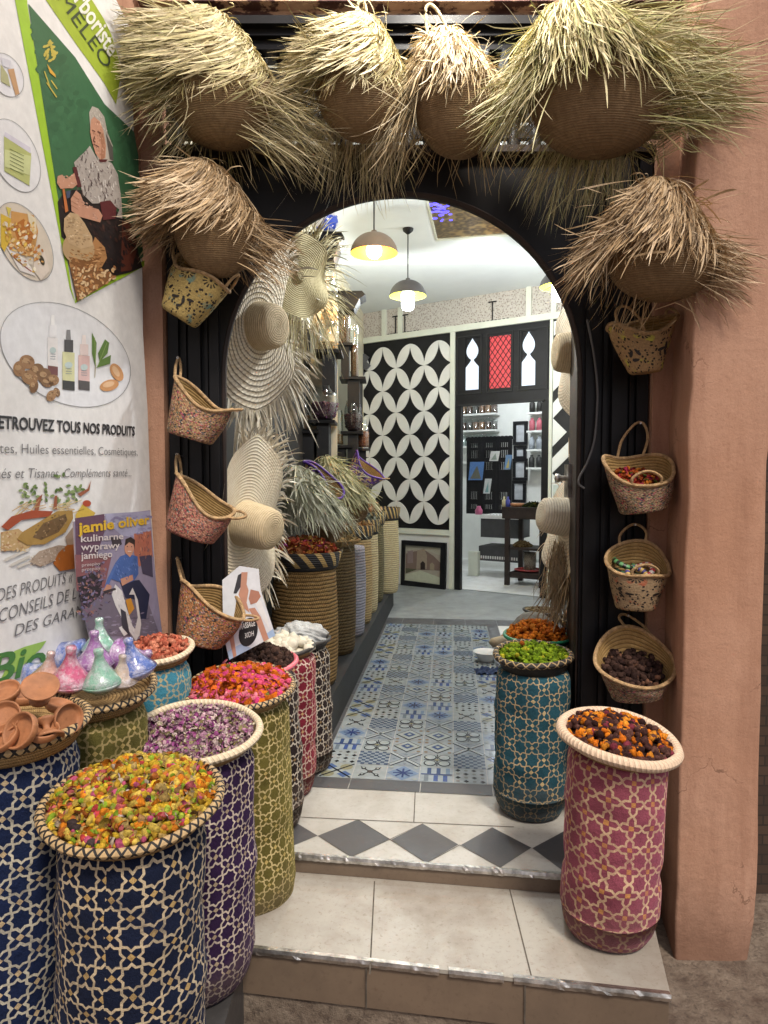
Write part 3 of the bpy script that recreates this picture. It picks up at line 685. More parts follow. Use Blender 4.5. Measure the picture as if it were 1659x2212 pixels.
def ring_board(s0, s1, z0, z1, hole):
    """board s0..s1,z0..z1 with a polygonal hole, cut as a strip from hole to border"""
    H = np.array(hole); c = H.mean(0); B = []
    for p in H:
        d = p - c; ts = []
        if d[0] > 1e-9: ts.append((s1 - c[0]) / d[0])
        if d[0] < -1e-9: ts.append((s0 - c[0]) / d[0])
        if d[1] > 1e-9: ts.append((z1 - c[1]) / d[1])
        if d[1] < -1e-9: ts.append((z0 - c[1]) / d[1])
        B.append(c + d * max(1.0, min(ts)))
    return H, np.array(B)
for a, b_ in ((s_k[0], s_k[1]), (s_k[4], s_k[5])):
    c = (a + b_) / 2; Hh = keyhole(c, (b_ - a) / 2 - .004); pb = MB(); 
    extrude(pb, [BW.pt(s, z, -.03) for s, z in Hh], BW.n * .036); o = pb.build('keyhole_pane', M_pane, t, False)
    mb2 = MB(); pbox(mb2, BW, a, b_, lo, hi, -.045, -.005); mb2.build('keyhole_board', M_black, t, False)
pb = MB(); pbox(pb, BW, s_k[2], s_k[3], lo, hi - .012, -.03, -.01); pb.build('red_pane', emit('red_pane_glow', (.55, .05, .06), .22), t, False)  # light through the red pane put in as its own glow
pb = MB(); pbox(pb, BW, s_k[2], s_k[3], hi - .011, hi, -.03, .009)
wR, hR = s_k[3] - s_k[2], hi - lo - .012; nx = 4; cw = wR / nx
for k in range(-12, 14):
    for sg in (1, -1):
        a = np.array([s_k[2] + k * cw, lo]); b_ = a + np.array([sg * hR * .72, hR]); P = np.array([a - [.004, 0], a + [.004, 0], b_ + [.004, 0], b_ - [.004, 0]])
        P = clip_poly(P, 0, s_k[3], True); P = clip_poly(P, 0, s_k[2], False) if len(P) else P
        if len(P) > 2: extrude(pb, [BW.pt(s, z, -.009 + .001 * sg) for s, z in P], BW.n * .006)
pb.build('red_lattice', M_black, t, False)
# chevron panel right of the doorway
mb = MB(); pbox(mb, BW, sD1 + .037, sR, ZF, zF0 - .001, -.03, 0); mb.build('chevron_board', M_blackm, t, False)
mb = MB(); c0 = sD1 + .06; wch = .62
def chev(pts):
    P = np.array(pts)
    for ax, lim, less in ((0, sR, True), (0, c0 - .02, False), (1, zF0 - .02, True), (1, zP0 - .1, False)):
        if len(P): P = clip_poly(P, ax, lim, less)
    if len(P) > 2: extrude(mb, [BW.pt(s, z, .0) for s, z in P], BW.n * .008)
for k in range(-1, 6):
    zc = zP0 + .1 + k * .62
    chev([(c0 - .02, zc + .28), (c0 + .14, zc + .44), (c0 - .02, zc + .60)])
    chev([(c0 - .02, zc - .02), (c0 + .30, zc + .30), (c0 + .30, zc + .47), (c0 - .02, zc + .15)])
    chev([(c0 + .33, zc + .30), (c0 + .70, zc - .07), (c0 + .70, zc + .10), (c0 + .33, zc + .47)])
mb.build('chevron_inlay', M_white, t, False)

# ---------------------------------------------------------------- back room seen through the doorway
def bq(s, d, z=0.): p = BW.o + BW.s * s - BW.n * d; return np.array([p[0], p[1], z])
mb = MB(); q = [bq(-1.2, .05, ZF), bq(2.2, .05, ZF), bq(2.2, 3.0, ZF), bq(-1.2, 3.0, ZF)]; mb.add(np.array(q) + [0, 0, .004], [[0, 1, 2, 3]])
structure(mb.build('back_room_floor', M_wtile, smooth=False), 'bright white tiles in the back room', 'floor')
BK = Plane(bq(0, 3.0), BW.s); 
mb = MB(); pbox(mb, BK, -1.2, 3.0, ZF, 3.4, -.05, 0); P0, P1 = bq(-1.2, .05), bq(-1.2, 3.0); wall_quad(P0, P1, ZF, 3.4, -.05); P0, P1 = bq(3.0, .05), bq(3.0, 3.0); wall_quad(P0, P1, ZF, 3.4, .05)
q = [bq(-1.25, .05, 3.4), bq(3.05, .05, 3.4), bq(3.05, 3.05, 3.4), bq(-1.25, 3.05, 3.4)]; extrude(mb, q, (0, 0, .05))
tag(mb.build('back_room_wall', M_white, smooth=False), 'white walls of the bright back room beyond the black doorway', 'wall')
# ================================================================ FACADE
def X(x, Y=YF): return aty(x, 1000, Y)[0]
def Z(y, Y=YF): return aty(830, y, Y)[2]
AC, AR, AZ = .0705, .708, 2.0                        # arch centre x, radius, spring height
xL, xR = X(367), X(1397)
zT = Z(66)
t = thing('arched_doorway', 'black painted wooden shop doorway with a round arch and a lattice transom', 'doorway', (AC, YF, ZF))
def arch_pts(r, n=40, z0=ZF): a = np.linspace(math.pi, 0, n); return [(AC - r, z0)] + [(AC + r * math.cos(k), AZ + r * math.sin(k)) for k in a] + [(AC + r, z0)]
zLn = Z(342)
mb = MB()    # arch board: quads between the arch and the outer rectangle
A = [(AC + AR * math.cos(k), AZ + AR * math.sin(k)) for k in np.linspace(math.pi, 0, 49)]
B = []
for (x, z) in A:
    B.append((x, zLn))
for k in range(48):
    q = [(A[k][0], YF, A[k][1]), (A[k + 1][0], YF, A[k + 1][1]), (B[k + 1][0], YF, zLn), (B[k][0], YF, zLn)]; extrude(mb, q, (0, .07, 0))
ab_ = mb.build('arch_board', M_black, t, False)
mb = MB()    # raised lip along the arch edge
P = [(x, YF + .012, z) for x, z in arch_pts(AR - .004, 60)]; tube(mb, P, .014, 8); mb.build('arch_lip', M_brownblack, ab_)
for x0, x1 in ((xL, AC - AR), (AC + AR, xR)):
    mb = MB(); box(mb, (x0, YF, ZF - .07), (x1, YF + .07, zLn)); wd = x1 - x0
    for f0, f1, p in ((.03, .22, .02), (.30, .36, .012), (.42, .64, .028), (.70, .76, .012), (.80, .97, .02)): box(mb, (x0 + wd * f0, YF - p, ZF - .06), (x0 + wd * f1, YF - .001, zLn - .01))
    mb.build('jamb', M_black, t, False)
mb = MB(); box(mb, (xL, YF - .004, zLn + .001), (xR, YF + .07, zLn + .05)); box(mb, (xL - .01, YF - .03, zLn + .012), (xR + .01, YF - .005, zLn + .035)); mb.build('lintel', M_brownblack, t, False)
zt0, zt1 = zLn + .051, Z(118)
mb = MB()    # transom: turned bars with small gaps
n = 22
for k in range(n + 1):
    x = xL + .04 + (xR - xL - .08) * k / n; lathe(mb, [(.026, zt0), (.026, zt0 + .03), (.014, zt0 + .05), (.031, zt0 + .11), (.016, zt0 + .16), (.032, (zt0 + zt1) / 2), (.016, zt1 - .16), (.031, zt1 - .10), (.014, zt1 - .05), (.026, zt1)], 10, (x, YF + .035, 0))
for zz in np.linspace(zt0 + .06, zt1 - .06, 4): box(mb, (xL, YF + .022, zz - .024), (xR, YF + .048, zz + .024))
mb.build('transom_lattice', M_black, t)
mb = MB()    # cornice mouldings
for za, zb, p in ((zt1 + .001, zt1 + .035, .03), (zt1 + .036, zt1 + .075, .055), (zt1 + .076, zt1 + .10, .03), (zt1 + .101, zT - .03, .05), (zT - .029, zT, .085)): box(mb, (xL - .01, YF - p, za), (xR + .01, YF + .07, zb))
mb.build('cornice', M_black, t, False)
def peel_mat():
    m, nt, b = new_mat('peeling_plum_paint'); b.inputs['Roughness'].default_value = .75
    tc = N(nt, 'ShaderNodeTexCoord'); mp = N(nt, 'ShaderNodeMapping'); mp.inputs['Scale'].default_value = (3.5, 3, 14); L(nt, tc.outputs['Object'], mp.inputs[0])
    f = noise(nt, 2.2, 8, .7, mp.outputs[0]); L(nt, ramp(nt, f, [(.40, (.075, .028, .025)), (.50, (.10, .045, .04)), (.54, (.55, .36, .25)), (.7, (.62, .44, .33))]), b.inputs['Base Color']); bump(nt, b, f, .5, .01); return m
M_peel = peel_mat()
mb = MB(); box(mb, (xL - .06, YF - .05, zT + .001), (xR + .02, YF + .07, zT + .16)); box(mb, (xL - .06, YF - .10, zT + .04), (xR + .02, YF - .051, zT + .10)); mb.build('beam', M_peel, t, False)
# leaf of the door folded inwards on the right, dark stained
t2 = thing('door_leaf', 'dark stained door leaf folded inward on the right of the arch', 'door', (AC + AR, YF + .08, ZF))
mb = MB(); n = 24; hx, hy = AC + AR + .004, YF + .085; dx, dy = .055, .30
def leaf(u, z, o): return np.array([hx + dx * u + .98 * o, hy + dy * u - .15 * o, z])
prev = None
for k in range(n + 1):
    u = k / n; z = AZ + .02 + math.sqrt(max(.02, 1 - (1 - u * .42) ** 2)) * AR * .98
    cur = (leaf(u, ZF + .01, 0), leaf(u, z, 0), leaf(u, ZF + .01, .03), leaf(u, z, .03))
    if prev: prism8(mb, [prev[0], cur[0], cur[2], prev[2], prev[1], cur[1], cur[3], prev[3]])
    prev = cur
mb.build('leaf_board', M_brownblack, t2, False)
mb = MB(); box(mb, leaf(.55, 1.52, -.012) - .004, leaf(.75, 1.66, -.001)); lathe(mb, [(0, 0), (.012, 0), (.012, .03), (.02, .04), (.02, .055), (0, .06)], 12, leaf(.65, 1.60, -.012), frame((-1, .1, 0), (0, 0, 1))); mb.build('handle', M_metal, t2)

# plaster around the doorway
mb = MB()
box(mb, (xL - .16, YF - .055, ZG), (xL - .001, YF + .12, 4.4))
tag(mb.build('plaster_jamb', M_plaster, smooth=False), 'narrow worn terracotta plaster strip between the banner and the black frame', 'wall')
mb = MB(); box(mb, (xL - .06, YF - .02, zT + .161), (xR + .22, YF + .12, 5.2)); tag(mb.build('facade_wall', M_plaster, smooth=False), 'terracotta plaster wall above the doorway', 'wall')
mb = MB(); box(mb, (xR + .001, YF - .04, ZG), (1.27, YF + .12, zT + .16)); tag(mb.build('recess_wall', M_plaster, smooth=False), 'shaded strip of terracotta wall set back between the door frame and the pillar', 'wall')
# right pillar, uneven plaster edges
mb = MB(); pz = np.linspace(ZG, 5.2, 40)
pl0, pr0 = atz(1465, 2074, ZG), atz(1620, 2112, ZG)
xa = np.interp(pz, [ZG, 3.2], [pl0[0] - .012, aty(1513, 120, pl0[1])[0]]) + .004 * rng.normal(size=40)
kb = [aty(x, y, pl0[1]) for x, y in ((1610, 2112), (1634, 1950), (1648, 1500), (1656, 1100), (1700, 500), (1740, 0))]; xb = np.interp(pz, [k[2] for k in kb], [k[0] for k in kb]) + .004 * rng.normal(size=40)
yf, yk = pl0[1], YF - .041; bev = .010
rows = [np.array([(xa[k] + .062, yk, z), (xa[k], yf + bev, z), (xa[k] + bev * .35, yf + bev * .3, z), (xa[k] + bev, yf, z)] + [(xa[k] + (xb[k] - xa[k]) * f, yf - .006 * math.sin(f * 3) + .004 * math.sin(3 * z + 5 * f), z) for f in (.25, .5, .75)] + [(xb[k] - bev, yf, z), (xb[k] - bev * .3, yf + bev * .35, z), (xb[k], yf + bev, z), (xb[k], yk + .4, z)]) for k, z in enumerate(pz)]
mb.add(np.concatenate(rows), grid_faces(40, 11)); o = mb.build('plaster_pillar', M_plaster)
tag(o, 'broad terracotta plaster pillar at the right edge of the doorway', 'pillar')
# dark brick wall far right behind the pillar
m_brick, nt, b = new_mat('dark_old_brick'); br = N(nt, 'ShaderNodeTexBrick'); tc = N(nt, 'ShaderNodeTexCoord'); L(nt, tc.outputs['Object'], br.inputs['Vector']); mp = N(nt, 'ShaderNodeMapping'); mp.inputs['Rotation'].default_value = (R(90), 0, 0); L(nt, tc.outputs['Object'], mp.inputs[0]); L(nt, mp.outputs[0], br.inputs['Vector'])
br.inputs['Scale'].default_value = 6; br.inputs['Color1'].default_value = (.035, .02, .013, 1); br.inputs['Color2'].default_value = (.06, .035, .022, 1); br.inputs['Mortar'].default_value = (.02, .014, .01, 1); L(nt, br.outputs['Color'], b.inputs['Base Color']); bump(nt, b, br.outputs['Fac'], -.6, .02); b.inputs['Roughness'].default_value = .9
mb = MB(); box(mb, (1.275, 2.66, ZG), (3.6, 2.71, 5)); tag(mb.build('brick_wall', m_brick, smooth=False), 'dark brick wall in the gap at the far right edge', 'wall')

# left side wall carrying the banner
SWs = np.array([.11, 1.0, 0]); SW = Plane((aty(330, 900, 2.56)[0], 2.56, 0), SWs)
mb = MB(); a, b_ = SW.pt(-6, 0, -.03), SW.pt(.02, 0, -.03)
wall_quad(a, b_, ZG, 4.6, -.15); tag(mb.build('side_wall', M_plaster, smooth=False), 'terracotta side wall behind the large white banner', 'wall')
# black stone ledge under the left sacks
mb = MB(); e0, e1 = atz(566, 1935, .10), atz(478, 2235, .10); dd = (e1 - e0)
q = [e0 - dd * .35, e1 + dd * 1.2]; s_a = [SW.pt(-2.6, .1, -.02), SW.pt(0, .1, -.02)]
extrude(mb, [q[1], q[0], s_a[1], s_a[0]], (0, 0, -.219)); M_ledge = tile_mat('black_stone', (.03, .03, .034), (.075, .07, .066))
tag(mb.build('stone_ledge', M_ledge, smooth=False), 'low black stone ledge left of the steps carrying the sacks', 'ledge')
# plinth carrying the tall baskets
mb = MB(); p0, p1 = PLINTH - PD * .25, PLINTH + PD * 3.7; nx_ = -TS * .52
zpl = .43
prism8(mb, [p0, p1, p1 + nx_, p0 + nx_] + [p + [0, 0, zpl - ZF] for p in (p0, p1, p1 + nx_, p0 + nx_)])
tag(mb.build('basket_plinth', M_blackm, smooth=False), 'long black plinth under the row of tall woven baskets', 'plinth')

# ---------------------------------------------------------------- lettering
def text_data(s, bold=0., res=3):
    cu = bpy.data.curves.new('t', 'FONT'); cu.body = s; cu.resolution_u = res; cu.offset = bold; o = bpy.data.objects.new('t', cu); COL.objects.link(o)
    dg = bpy.context.evaluated_depsgraph_get(); me = o.evaluated_get(dg).to_mesh()
    V = np.array([v.co[:] for v in me.vertices]); Fc = [list(p.vertices) for p in me.polygons]; o.evaluated_get(dg).to_mesh_clear()
    bpy.data.objects.remove(o); bpy.data.curves.remove(cu)
    return V, Fc
def text_on(mb, pl, s, p0, p1, ptop, off, col, bold=0., shear=0., ref='H'):
    """letters painted on plane pl: baseline p0 -> p1 (picture), cap height up to ptop above p0"""
    V, Fc = text_data(s, bold); ch = .70
    x0, x1 = V[:, 0].min(), V[:, 0].max()
    a, b, c = (np.array(pl.hit(*p)) for p in (p0, p1, ptop)); ux, uy = b - a, c - a
    xs = (V[:, 0] + shear * V[:, 1] - x0) / (x1 - x0); ys = V[:, 1] / ch
    Q = a + xs[:, None] * ux + ys[:, None] * uy
    P = np.array([pl.pt(s_, z_, off) for s_, z_ in Q]); 
    n0 = np.cross(P[Fc[0][1]] - P[Fc[0][0]], P[Fc[0][2]] - P[Fc[0][1]])
    if n0 @ pl.n < 0: Fc = [f[::-1] for f in Fc]
    return mb.add(P, Fc, col)
def Wz(z, f): return [(x * .375, y * .375) for x, y in z]
def z1(*p): return [(x * .375, y * .375) for x, y in p]                       # crop 1 -> picture
def zb(*p): return [(x * .3280, y * .3280) for x, y in p]                     # tall crop of the banner
def z4(*p): return [(x * .375, 553 + y * .375) for x, y in p]
def z3(*p): return [(x * .375, 1036.9 + y * .375) for x, y in p]

# ---------------------------------------------------------------- banner
bt = thing('banner', 'big white vinyl banner of herbal products on the left wall', 'banner', SW.pt(-.6, 0))
mb = MB()
edge = [(252, -60), (251, 0), (279, 56), (286, 180), (289, 285), (298, 337), (302, 412), (307, 555), (309, 722), (319, 890), (326, 1097), (340, 1300), (352, 1480)]
eP = [SW.px(x, y) for x, y in edge]
rows = []
for k, p in enumerate(eP):
    s1 = (p - SW.o) @ SW.s; row = []
    for i in range(25):
        f = i / 24; s = -1.7 + (s1 + 1.7) * f; off = .0010 + .010 * max(0, f - .72) ** 2 * 12 * (1 + math.sin(k * 1.9)) * .3
        row.append(SW.pt(s, p[2], .0))
    rows.append(row)
rows.append([SW.pt(-1.7 + ((eP[-1] - SW.o) @ SW.s + 1.7) * i / 24, .35, 0) for i in range(25)])
mb.add(np.array(rows).reshape(-1, 3), grid_faces(len(rows), 25), (.74, .735, .73)); mb.build('vinyl_sheet', M_print, bt)
LIME, OLIV, DGRN = (.32, .52, .035), (.33, .43, .04), (.045, .135, .062)
k1 = .0012
g_ = MB()
flat(g_, SW, [(24, -40), (58, -40), (58, 8)] + z1((205, 330), (330, 1130), (410, 1659)) + [(161, 650), (163, 657), (150, 622)], k1, LIME)
flat(g_, SW, [(161, 655), (163, 640), (240, 598), (312, 562), (311, 575)], k1, LIME)
flat(g_, SW, [(60, 8)] + z1((430, 330), (600, 600), (770, 760), (795, 900), (806, 1290), (825, 1480), (640, 1600)) + [(170, 640), (161, 628)] + z1((330, 1130), (205, 330)), k1 * 1.5, DGRN)
flat(g_, SW, [(97, -2), (72, -40), (180, -40), (198, 0), (222, 38), (240, 75), (252, 115), (262, 150), (250, 225), (225, 180), (205, 152), (165, 97)], k1, OLIV)
# emblem
GOLD = (.52, .43, .08)
for k in range(26):
    a, r_ = rng.uniform(0, 6.28), rng.uniform(.2, 1); c = (106 + 14 * r_ * math.cos(a), 108 + 26 * r_ * math.sin(a)); flat(g_, SW, ellipse(*c, 3, 5, rng.uniform(0, 90), 7), k1 * (2 + .05 * k), GOLD)
flat(g_, SW, zb((300, 420), (330, 460), (355, 490), (360, 512), (320, 480)), k1 * 3.5, (.62, .36, .05))
line(g_, SW, zb((285, 470), (320, 570)), 2.5, k1 * 3, GOLD); line(g_, SW, zb((300, 545), (365, 640)), 2.5, k1 * 3, GOLD); line(g_, SW, zb((330, 530), (368, 585)), 2.5, k1 * 3, GOLD)
# the woman grinding kernels
SK, SK2, MAR, SHW, DRK, WD = (.52, .27, .18), (.36, .17, .10), (.10, .022, .025), (.40, .36, .33), (.022, .016, .016), (.40, .20, .08)
flat(g_, SW, zb((375, 1330), (400, 1290), (470, 1250), (640, 1250), (800, 1430), (880, 1480), (900, 1640), (935, 1760), (850, 1795), (700, 1830), (560, 1720), (400, 1560)), k1 * 2, DRK)
flat(g_, SW, zb((800, 1450), (880, 1490), (900, 1640), (860, 1780), (790, 1790)), k1 * 2.4, (.12, .035, .022))
flat(g_, SW, zb((585, 960), (560, 990), (480, 1070), (500, 1150), (540, 1280), (600, 1340), (640, 1340), (700, 1320), (780, 1380), (760, 1430), (800, 1440), (795, 1330), (770, 1150), (730, 1075), (690, 1055), (640, 1060)), k1 * 3, SHW)
for k in range(46):
    u, v = rng.uniform(), rng.uniform(); x, y = 500 + 270 * u, 1010 + 90 * u + 260 * v
    if x - 480 < (1060 - y) * .8: continue
    line(g_, SW, zb((x, y), (x + rng.uniform(-12, 12), y + rng.uniform(18, 40))), 2.2, k1 * 3.4, (.12, .09, .085) if k % 3 else (.62, .58, .55))
flat(g_, SW, zb((470, 1100), (495, 1100), (530, 1230), (500, 1235)), k1 * 3.6, MAR); flat(g_, SW, zb((650, 1330), (720, 1320), (760, 1370), (752, 1440), (670, 1450)), k1 * 3.6, MAR)
flat(g_, SW, zb((600, 700), (580, 740), (590, 900), (640, 1060), (740, 1060), (735, 960), (700, 870), (680, 770), (640, 715)), k1 * 3.2, (.42, .38, .33))
flat(g_, SW, zb((690, 880), (735, 970), (740, 1060), (715, 1050), (700, 960)), k1 * 3.5, (.09, .08, .07))
flat(g_, SW, zb((590, 790), (610, 770), (650, 800), (672, 860), (690, 960), (686, 1040), (655, 1055), (620, 1010), (597, 930), (585, 870)), k1 * 3.8, SK)
flat(g_, SW, zb((640, 860), (668, 880), (685, 960), (680, 1040), (655, 1052), (660, 960)), k1 * 4.1, SK2)
for q in (((598, 858), (615, 866)), ((632, 866), (652, 878)), ((607, 950), (640, 968)), ((612, 900), (604, 930), (618, 936))): line(g_, SW, zb(*q), 2.0, k1 * 4.6, (.13, .055, .04))
flat(g_, SW, zb((640, 1050), (700, 1050), (690, 1065), (650, 1068)), k1 * 4.2, MAR)
flat(g_, SW, zb((370, 1160), (400, 1150), (425, 1180), (480, 1140), (500, 1215), (470, 1240), (430, 1240), (390, 1245), (365, 1205)), k1 * 4, SK)
flat(g_, SW, zb((400, 1245), (415, 1245), (440, 1390), (420, 1400)), k1 * 4.2, (.50, .16, .05)); flat(g_, SW, zb((425, 1260), (455, 1255), (450, 1300), (430, 1310)), k1 * 4, (.06, .08, .14))
flat(g_, SW, zb((455, 1310), (490, 1255), (520, 1280), (545, 1350), (640, 1380), (665, 1420), (650, 1465), (520, 1430), (460, 1390)), k1 * 4.4, SK)
for q in (((458, 1325), (500, 1350)), ((458, 1352), (500, 1378)), ((470, 1290), (510, 1318))): line(g_, SW, zb(*q), 1.6, k1 * 4.8, SK2)
flat(g_, SW, ellipse(166, 537, 36, 33, 40), k1 * 4.6, (.44, .30, .16)); 
for k in range(20): line(g_, SW, [(140 + rng.uniform(0, 46), 470 + rng.uniform(0, 52)) for _ in range(1)] * 1 + [(150 + rng.uniform(0, 40), 480 + rng.uniform(0, 45))], 1.0, k1 * 1, (.3, .2, .1))
flat(g_, SW, zb((410, 1440), (450, 1400), (500, 1410), (545, 1470), (595, 1560), (600, 1620), (520, 1640), (440, 1600), (408, 1520)), k1 * 5, (.50, .35, .20))
flat(g_, SW, zb((425, 1600), (470, 1630), (590, 1630), (615, 1560), (680, 1630), (695, 1700), (660, 1760), (560, 1780), (450, 1760)), k1 * 4.5, WD); flat(g_, SW, zb((440, 1690), (560, 1720), (660, 1690), (600, 1760), (480, 1760)), k1 * 4.8, (.22, .095, .035))
flat(g_, SW, zb((450, 1760), (580, 1745), (690, 1780), (755, 1825), (640, 1900), (500, 1985)), k1 * 4.6, (.22, .10, .04))
for k in range(150):
    x, y = rng.uniform(455, 750), rng.uniform(1750, 1975)
    if y > 1985 - (x - 500) * .62 or x < 455 + (y - 1750) * .22: continue
    (cx_, cy_), = zb((x, y)); flat(g_, SW, ellipse(cx_, cy_, 4.6, 2.3, rng.uniform(0, 180), 8), k1 * (4.9 + .004 * k), [(.60, .38, .19), (.48, .25, .10), (.66, .48, .28), (.36, .16, .06)][k % 4])
def inside(P, x, y):
    c = False; n = len(P)
    for k in range(n):
        (x0, y0), (x1, y1) = P[k], P[k - 1]
        if (y0 > y) != (y1 > y) and x < (x1 - x0) * (y - y0) / (y1 - y0) + x0: c = not c
    return c
def dabs(mb, pl, P, n, size, cols, off, rot=None, asp=.5, step=.00002):
    """fine printed detail inside a region of the picture"""
    A = np.array(P); lo_, hi_ = A.min(0), A.max(0); k = 0; tries = 0
    while k < n and tries < n * 8:
        tries += 1; x, y = rng.uniform(lo_[0], hi_[0]), rng.uniform(lo_[1], hi_[1])
        if not inside(P, x, y): continue
        q = size * rng.uniform(.5, 1.4); c = np.array(cols[int(rng.integers(len(cols)))]) * rng.uniform(.82, 1.2); flat(mb, pl, ellipse(x, y, q, q * asp, rng.uniform(0, 180) if rot is None else rot + rng.normal() * 14, 7), off + step * k, np.minimum(c, .85)); k += 1
dabs(g_, SW, zb((585, 960), (480, 1070), (500, 1150), (540, 1280), (600, 1340), (700, 1320), (780, 1380), (790, 1330), (770, 1150), (730, 1075), (650, 1070)), 150, 2.6, [(.42, .38, .35), (.30, .26, .25), (.55, .50, .47), (.17, .13, .13)], k1 * 3.45, 65, .35, .000003)
dabs(g_, SW, zb((390, 1330), (560, 1450), (800, 1450), (890, 1500), (920, 1740), (720, 1800), (600, 1600), (420, 1400)), 110, 6, [(.028, .018, .018), (.045, .022, .02), (.015, .012, .014), (.07, .03, .022)], k1 * 2.45, 60, .35, .000004)
dabs(g_, SW, zb((597, 800), (650, 800), (688, 960), (684, 1035), (655, 1050), (610, 960)), 60, 2.0, [(.55, .30, .20), (.46, .23, .15), (.38, .18, .11), (.60, .36, .26)], k1 * 4.15, 75, .5, .000003)
dabs(g_, SW, zb((600, 715), (585, 750), (600, 790), (650, 800), (690, 890), (700, 880), (670, 760), (640, 720)), 40, 2.6, [(.50, .45, .40), (.36, .32, .28), (.58, .54, .49)], k1 * 3.55, 70, .3, .000003)
dabs(g_, SW, zb((420, 1440), (460, 1410), (540, 1470), (590, 1560), (520, 1630), (430, 1580)), 110, 2.6, [(.52, .37, .22), (.42, .29, .16), (.58, .44, .28), (.32, .21, .11)], k1 * 5.1, 20, .6, .000003)
dabs(g_, SW, zb((440, 1640), (600, 1650), (640, 1600), (690, 1680), (650, 1750), (460, 1750)), 70, 4, [(.42, .21, .08), (.30, .14, .05), (.52, .29, .13), (.2, .09, .03)], k1 * 4.85, 10, .3, .000003)
dabs(g_, SW, [(70, 40), (150, 160), (230, 260), (285, 300), (296, 400), (240, 330), (180, 260), (120, 330), (100, 230)], 130, 12, [(.045, .135, .062), (.046, .139, .064), (.044, .131, .060)], k1 * 1.6, None, .7, .000002)
dabs(g_, SW, zb((385, 1165), (480, 1150), (495, 1210), (430, 1240), (375, 1210)), 26, 2.2, [(.56, .32, .23), (.46, .24, .16), (.60, .38, .29)], k1 * 4.1, 20, .5, .000003); dabs(g_, SW, zb((460, 1320), (520, 1290), (640, 1390), (655, 1450), (520, 1420)), 40, 2.4, [(.56, .32, .23), (.44, .22, .15), (.60, .38, .29)], k1 * 4.5, 20, .5, .000003)
# three oval product photos on the left, one big oval below
def oval(c, rx, ry, rot, col): P = ellipse(*c, rx, ry, rot, 44); flat(g_, SW, P, k1, col); ring_poly(g_, SW, P, 1.2, k1 * 1.6, (.25, .25, .26)); return P
oval((12, 162), 50, 33, 62, (.70, .70, .74)); flat(g_, SW, z1((0, 370), (40, 430), (55, 500), (0, 470)), k1 * 2, (.40, .40, .22)); flat(g_, SW, z1((40, 400), (75, 395), (108, 540), (85, 550)), k1 * 2, (.50, .30, .16)); flat(g_, SW, z1((0, 330), (60, 350), (50, 395), (10, 380)), k1 * 2.2, (.60, .60, .66))
oval((31, 336), 84, 46, 65, (.72, .72, .74)); flat(g_, SW, z1((18, 780), (175, 880), (165, 1070), (20, 985)), k1 * 2, (.44, .47, .18)); flat(g_, SW, z1((20, 860), (175, 900), (165, 1010), (20, 960)), k1 * 2.4, (.56, .60, .30))
for k in range(6): line(g_, SW, z1((50, 858 + k * 22), (130, 898 + k * 22)), 1.1, k1 * 3, (.13, .16, .06))
flat(g_, SW, z1((25, 760), (170, 850), (172, 885), (18, 785)), k1 * 2.2, (.60, .58, .66))
oval((52, 522), 92, 50, 62, (.62, .55, .46)); flat(g_, SW, z1((0, 1230), (60, 1260), (62, 1370), (20, 1450), (0, 1420)), k1 * 2, (.62, .42, .05)); flat(g_, SW, z1((30, 1190), (60, 1200), (45, 1250)), k1 * 2.2, (.6, .5, .1))
flat(g_, SW, z1((60, 1215), (190, 1240), (215, 1330), (190, 1480), (120, 1470), (55, 1400)), k1 * 2.1, (.56, .30, .10)); flat(g_, SW, z1((70, 1300), (130, 1260), (200, 1330), (160, 1440), (100, 1400)), k1 * 2.4, (.42, .15, .03)); flat(g_, SW, z1((150, 1220), (200, 1260), (205, 1350), (170, 1330)), k1 * 2.6, (.70, .62, .45))
flat(g_, SW, z1((190, 1420), (250, 1440), (280, 1560), (230, 1615), (190, 1560)), k1 * 2.3, (.68, .60, .52)); flat(g_, SW, ellipse(88, 562, 5, 12, -20, 14), k1 * 2.8, (.06, .05, .03)); flat(g_, SW, z1((30, 1420), (150, 1500), (200, 1590), (110, 1560)), k1 * 2.3, (.72, .68, .66))
for k in range(8): line(g_, SW, z1((60 + k * 9, 1470 + k * 8), (90 + k * 12, 1500 + k * 9)), 2, k1 * 2.7, (.5, .12, .12) if k % 2 else (.45, .3, .1))
oval((140, 766), 150, 100, 28, (.71, .72, .75))
dabs(g_, SW, [(4, 480), (70, 480), (95, 560), (70, 590), (20, 550)], 150, 4.2, [(.56, .30, .10), (.66, .48, .25), (.42, .16, .04), (.72, .66, .56), (.62, .40, .08)], k1 * 2.75, None, .6, .000002)
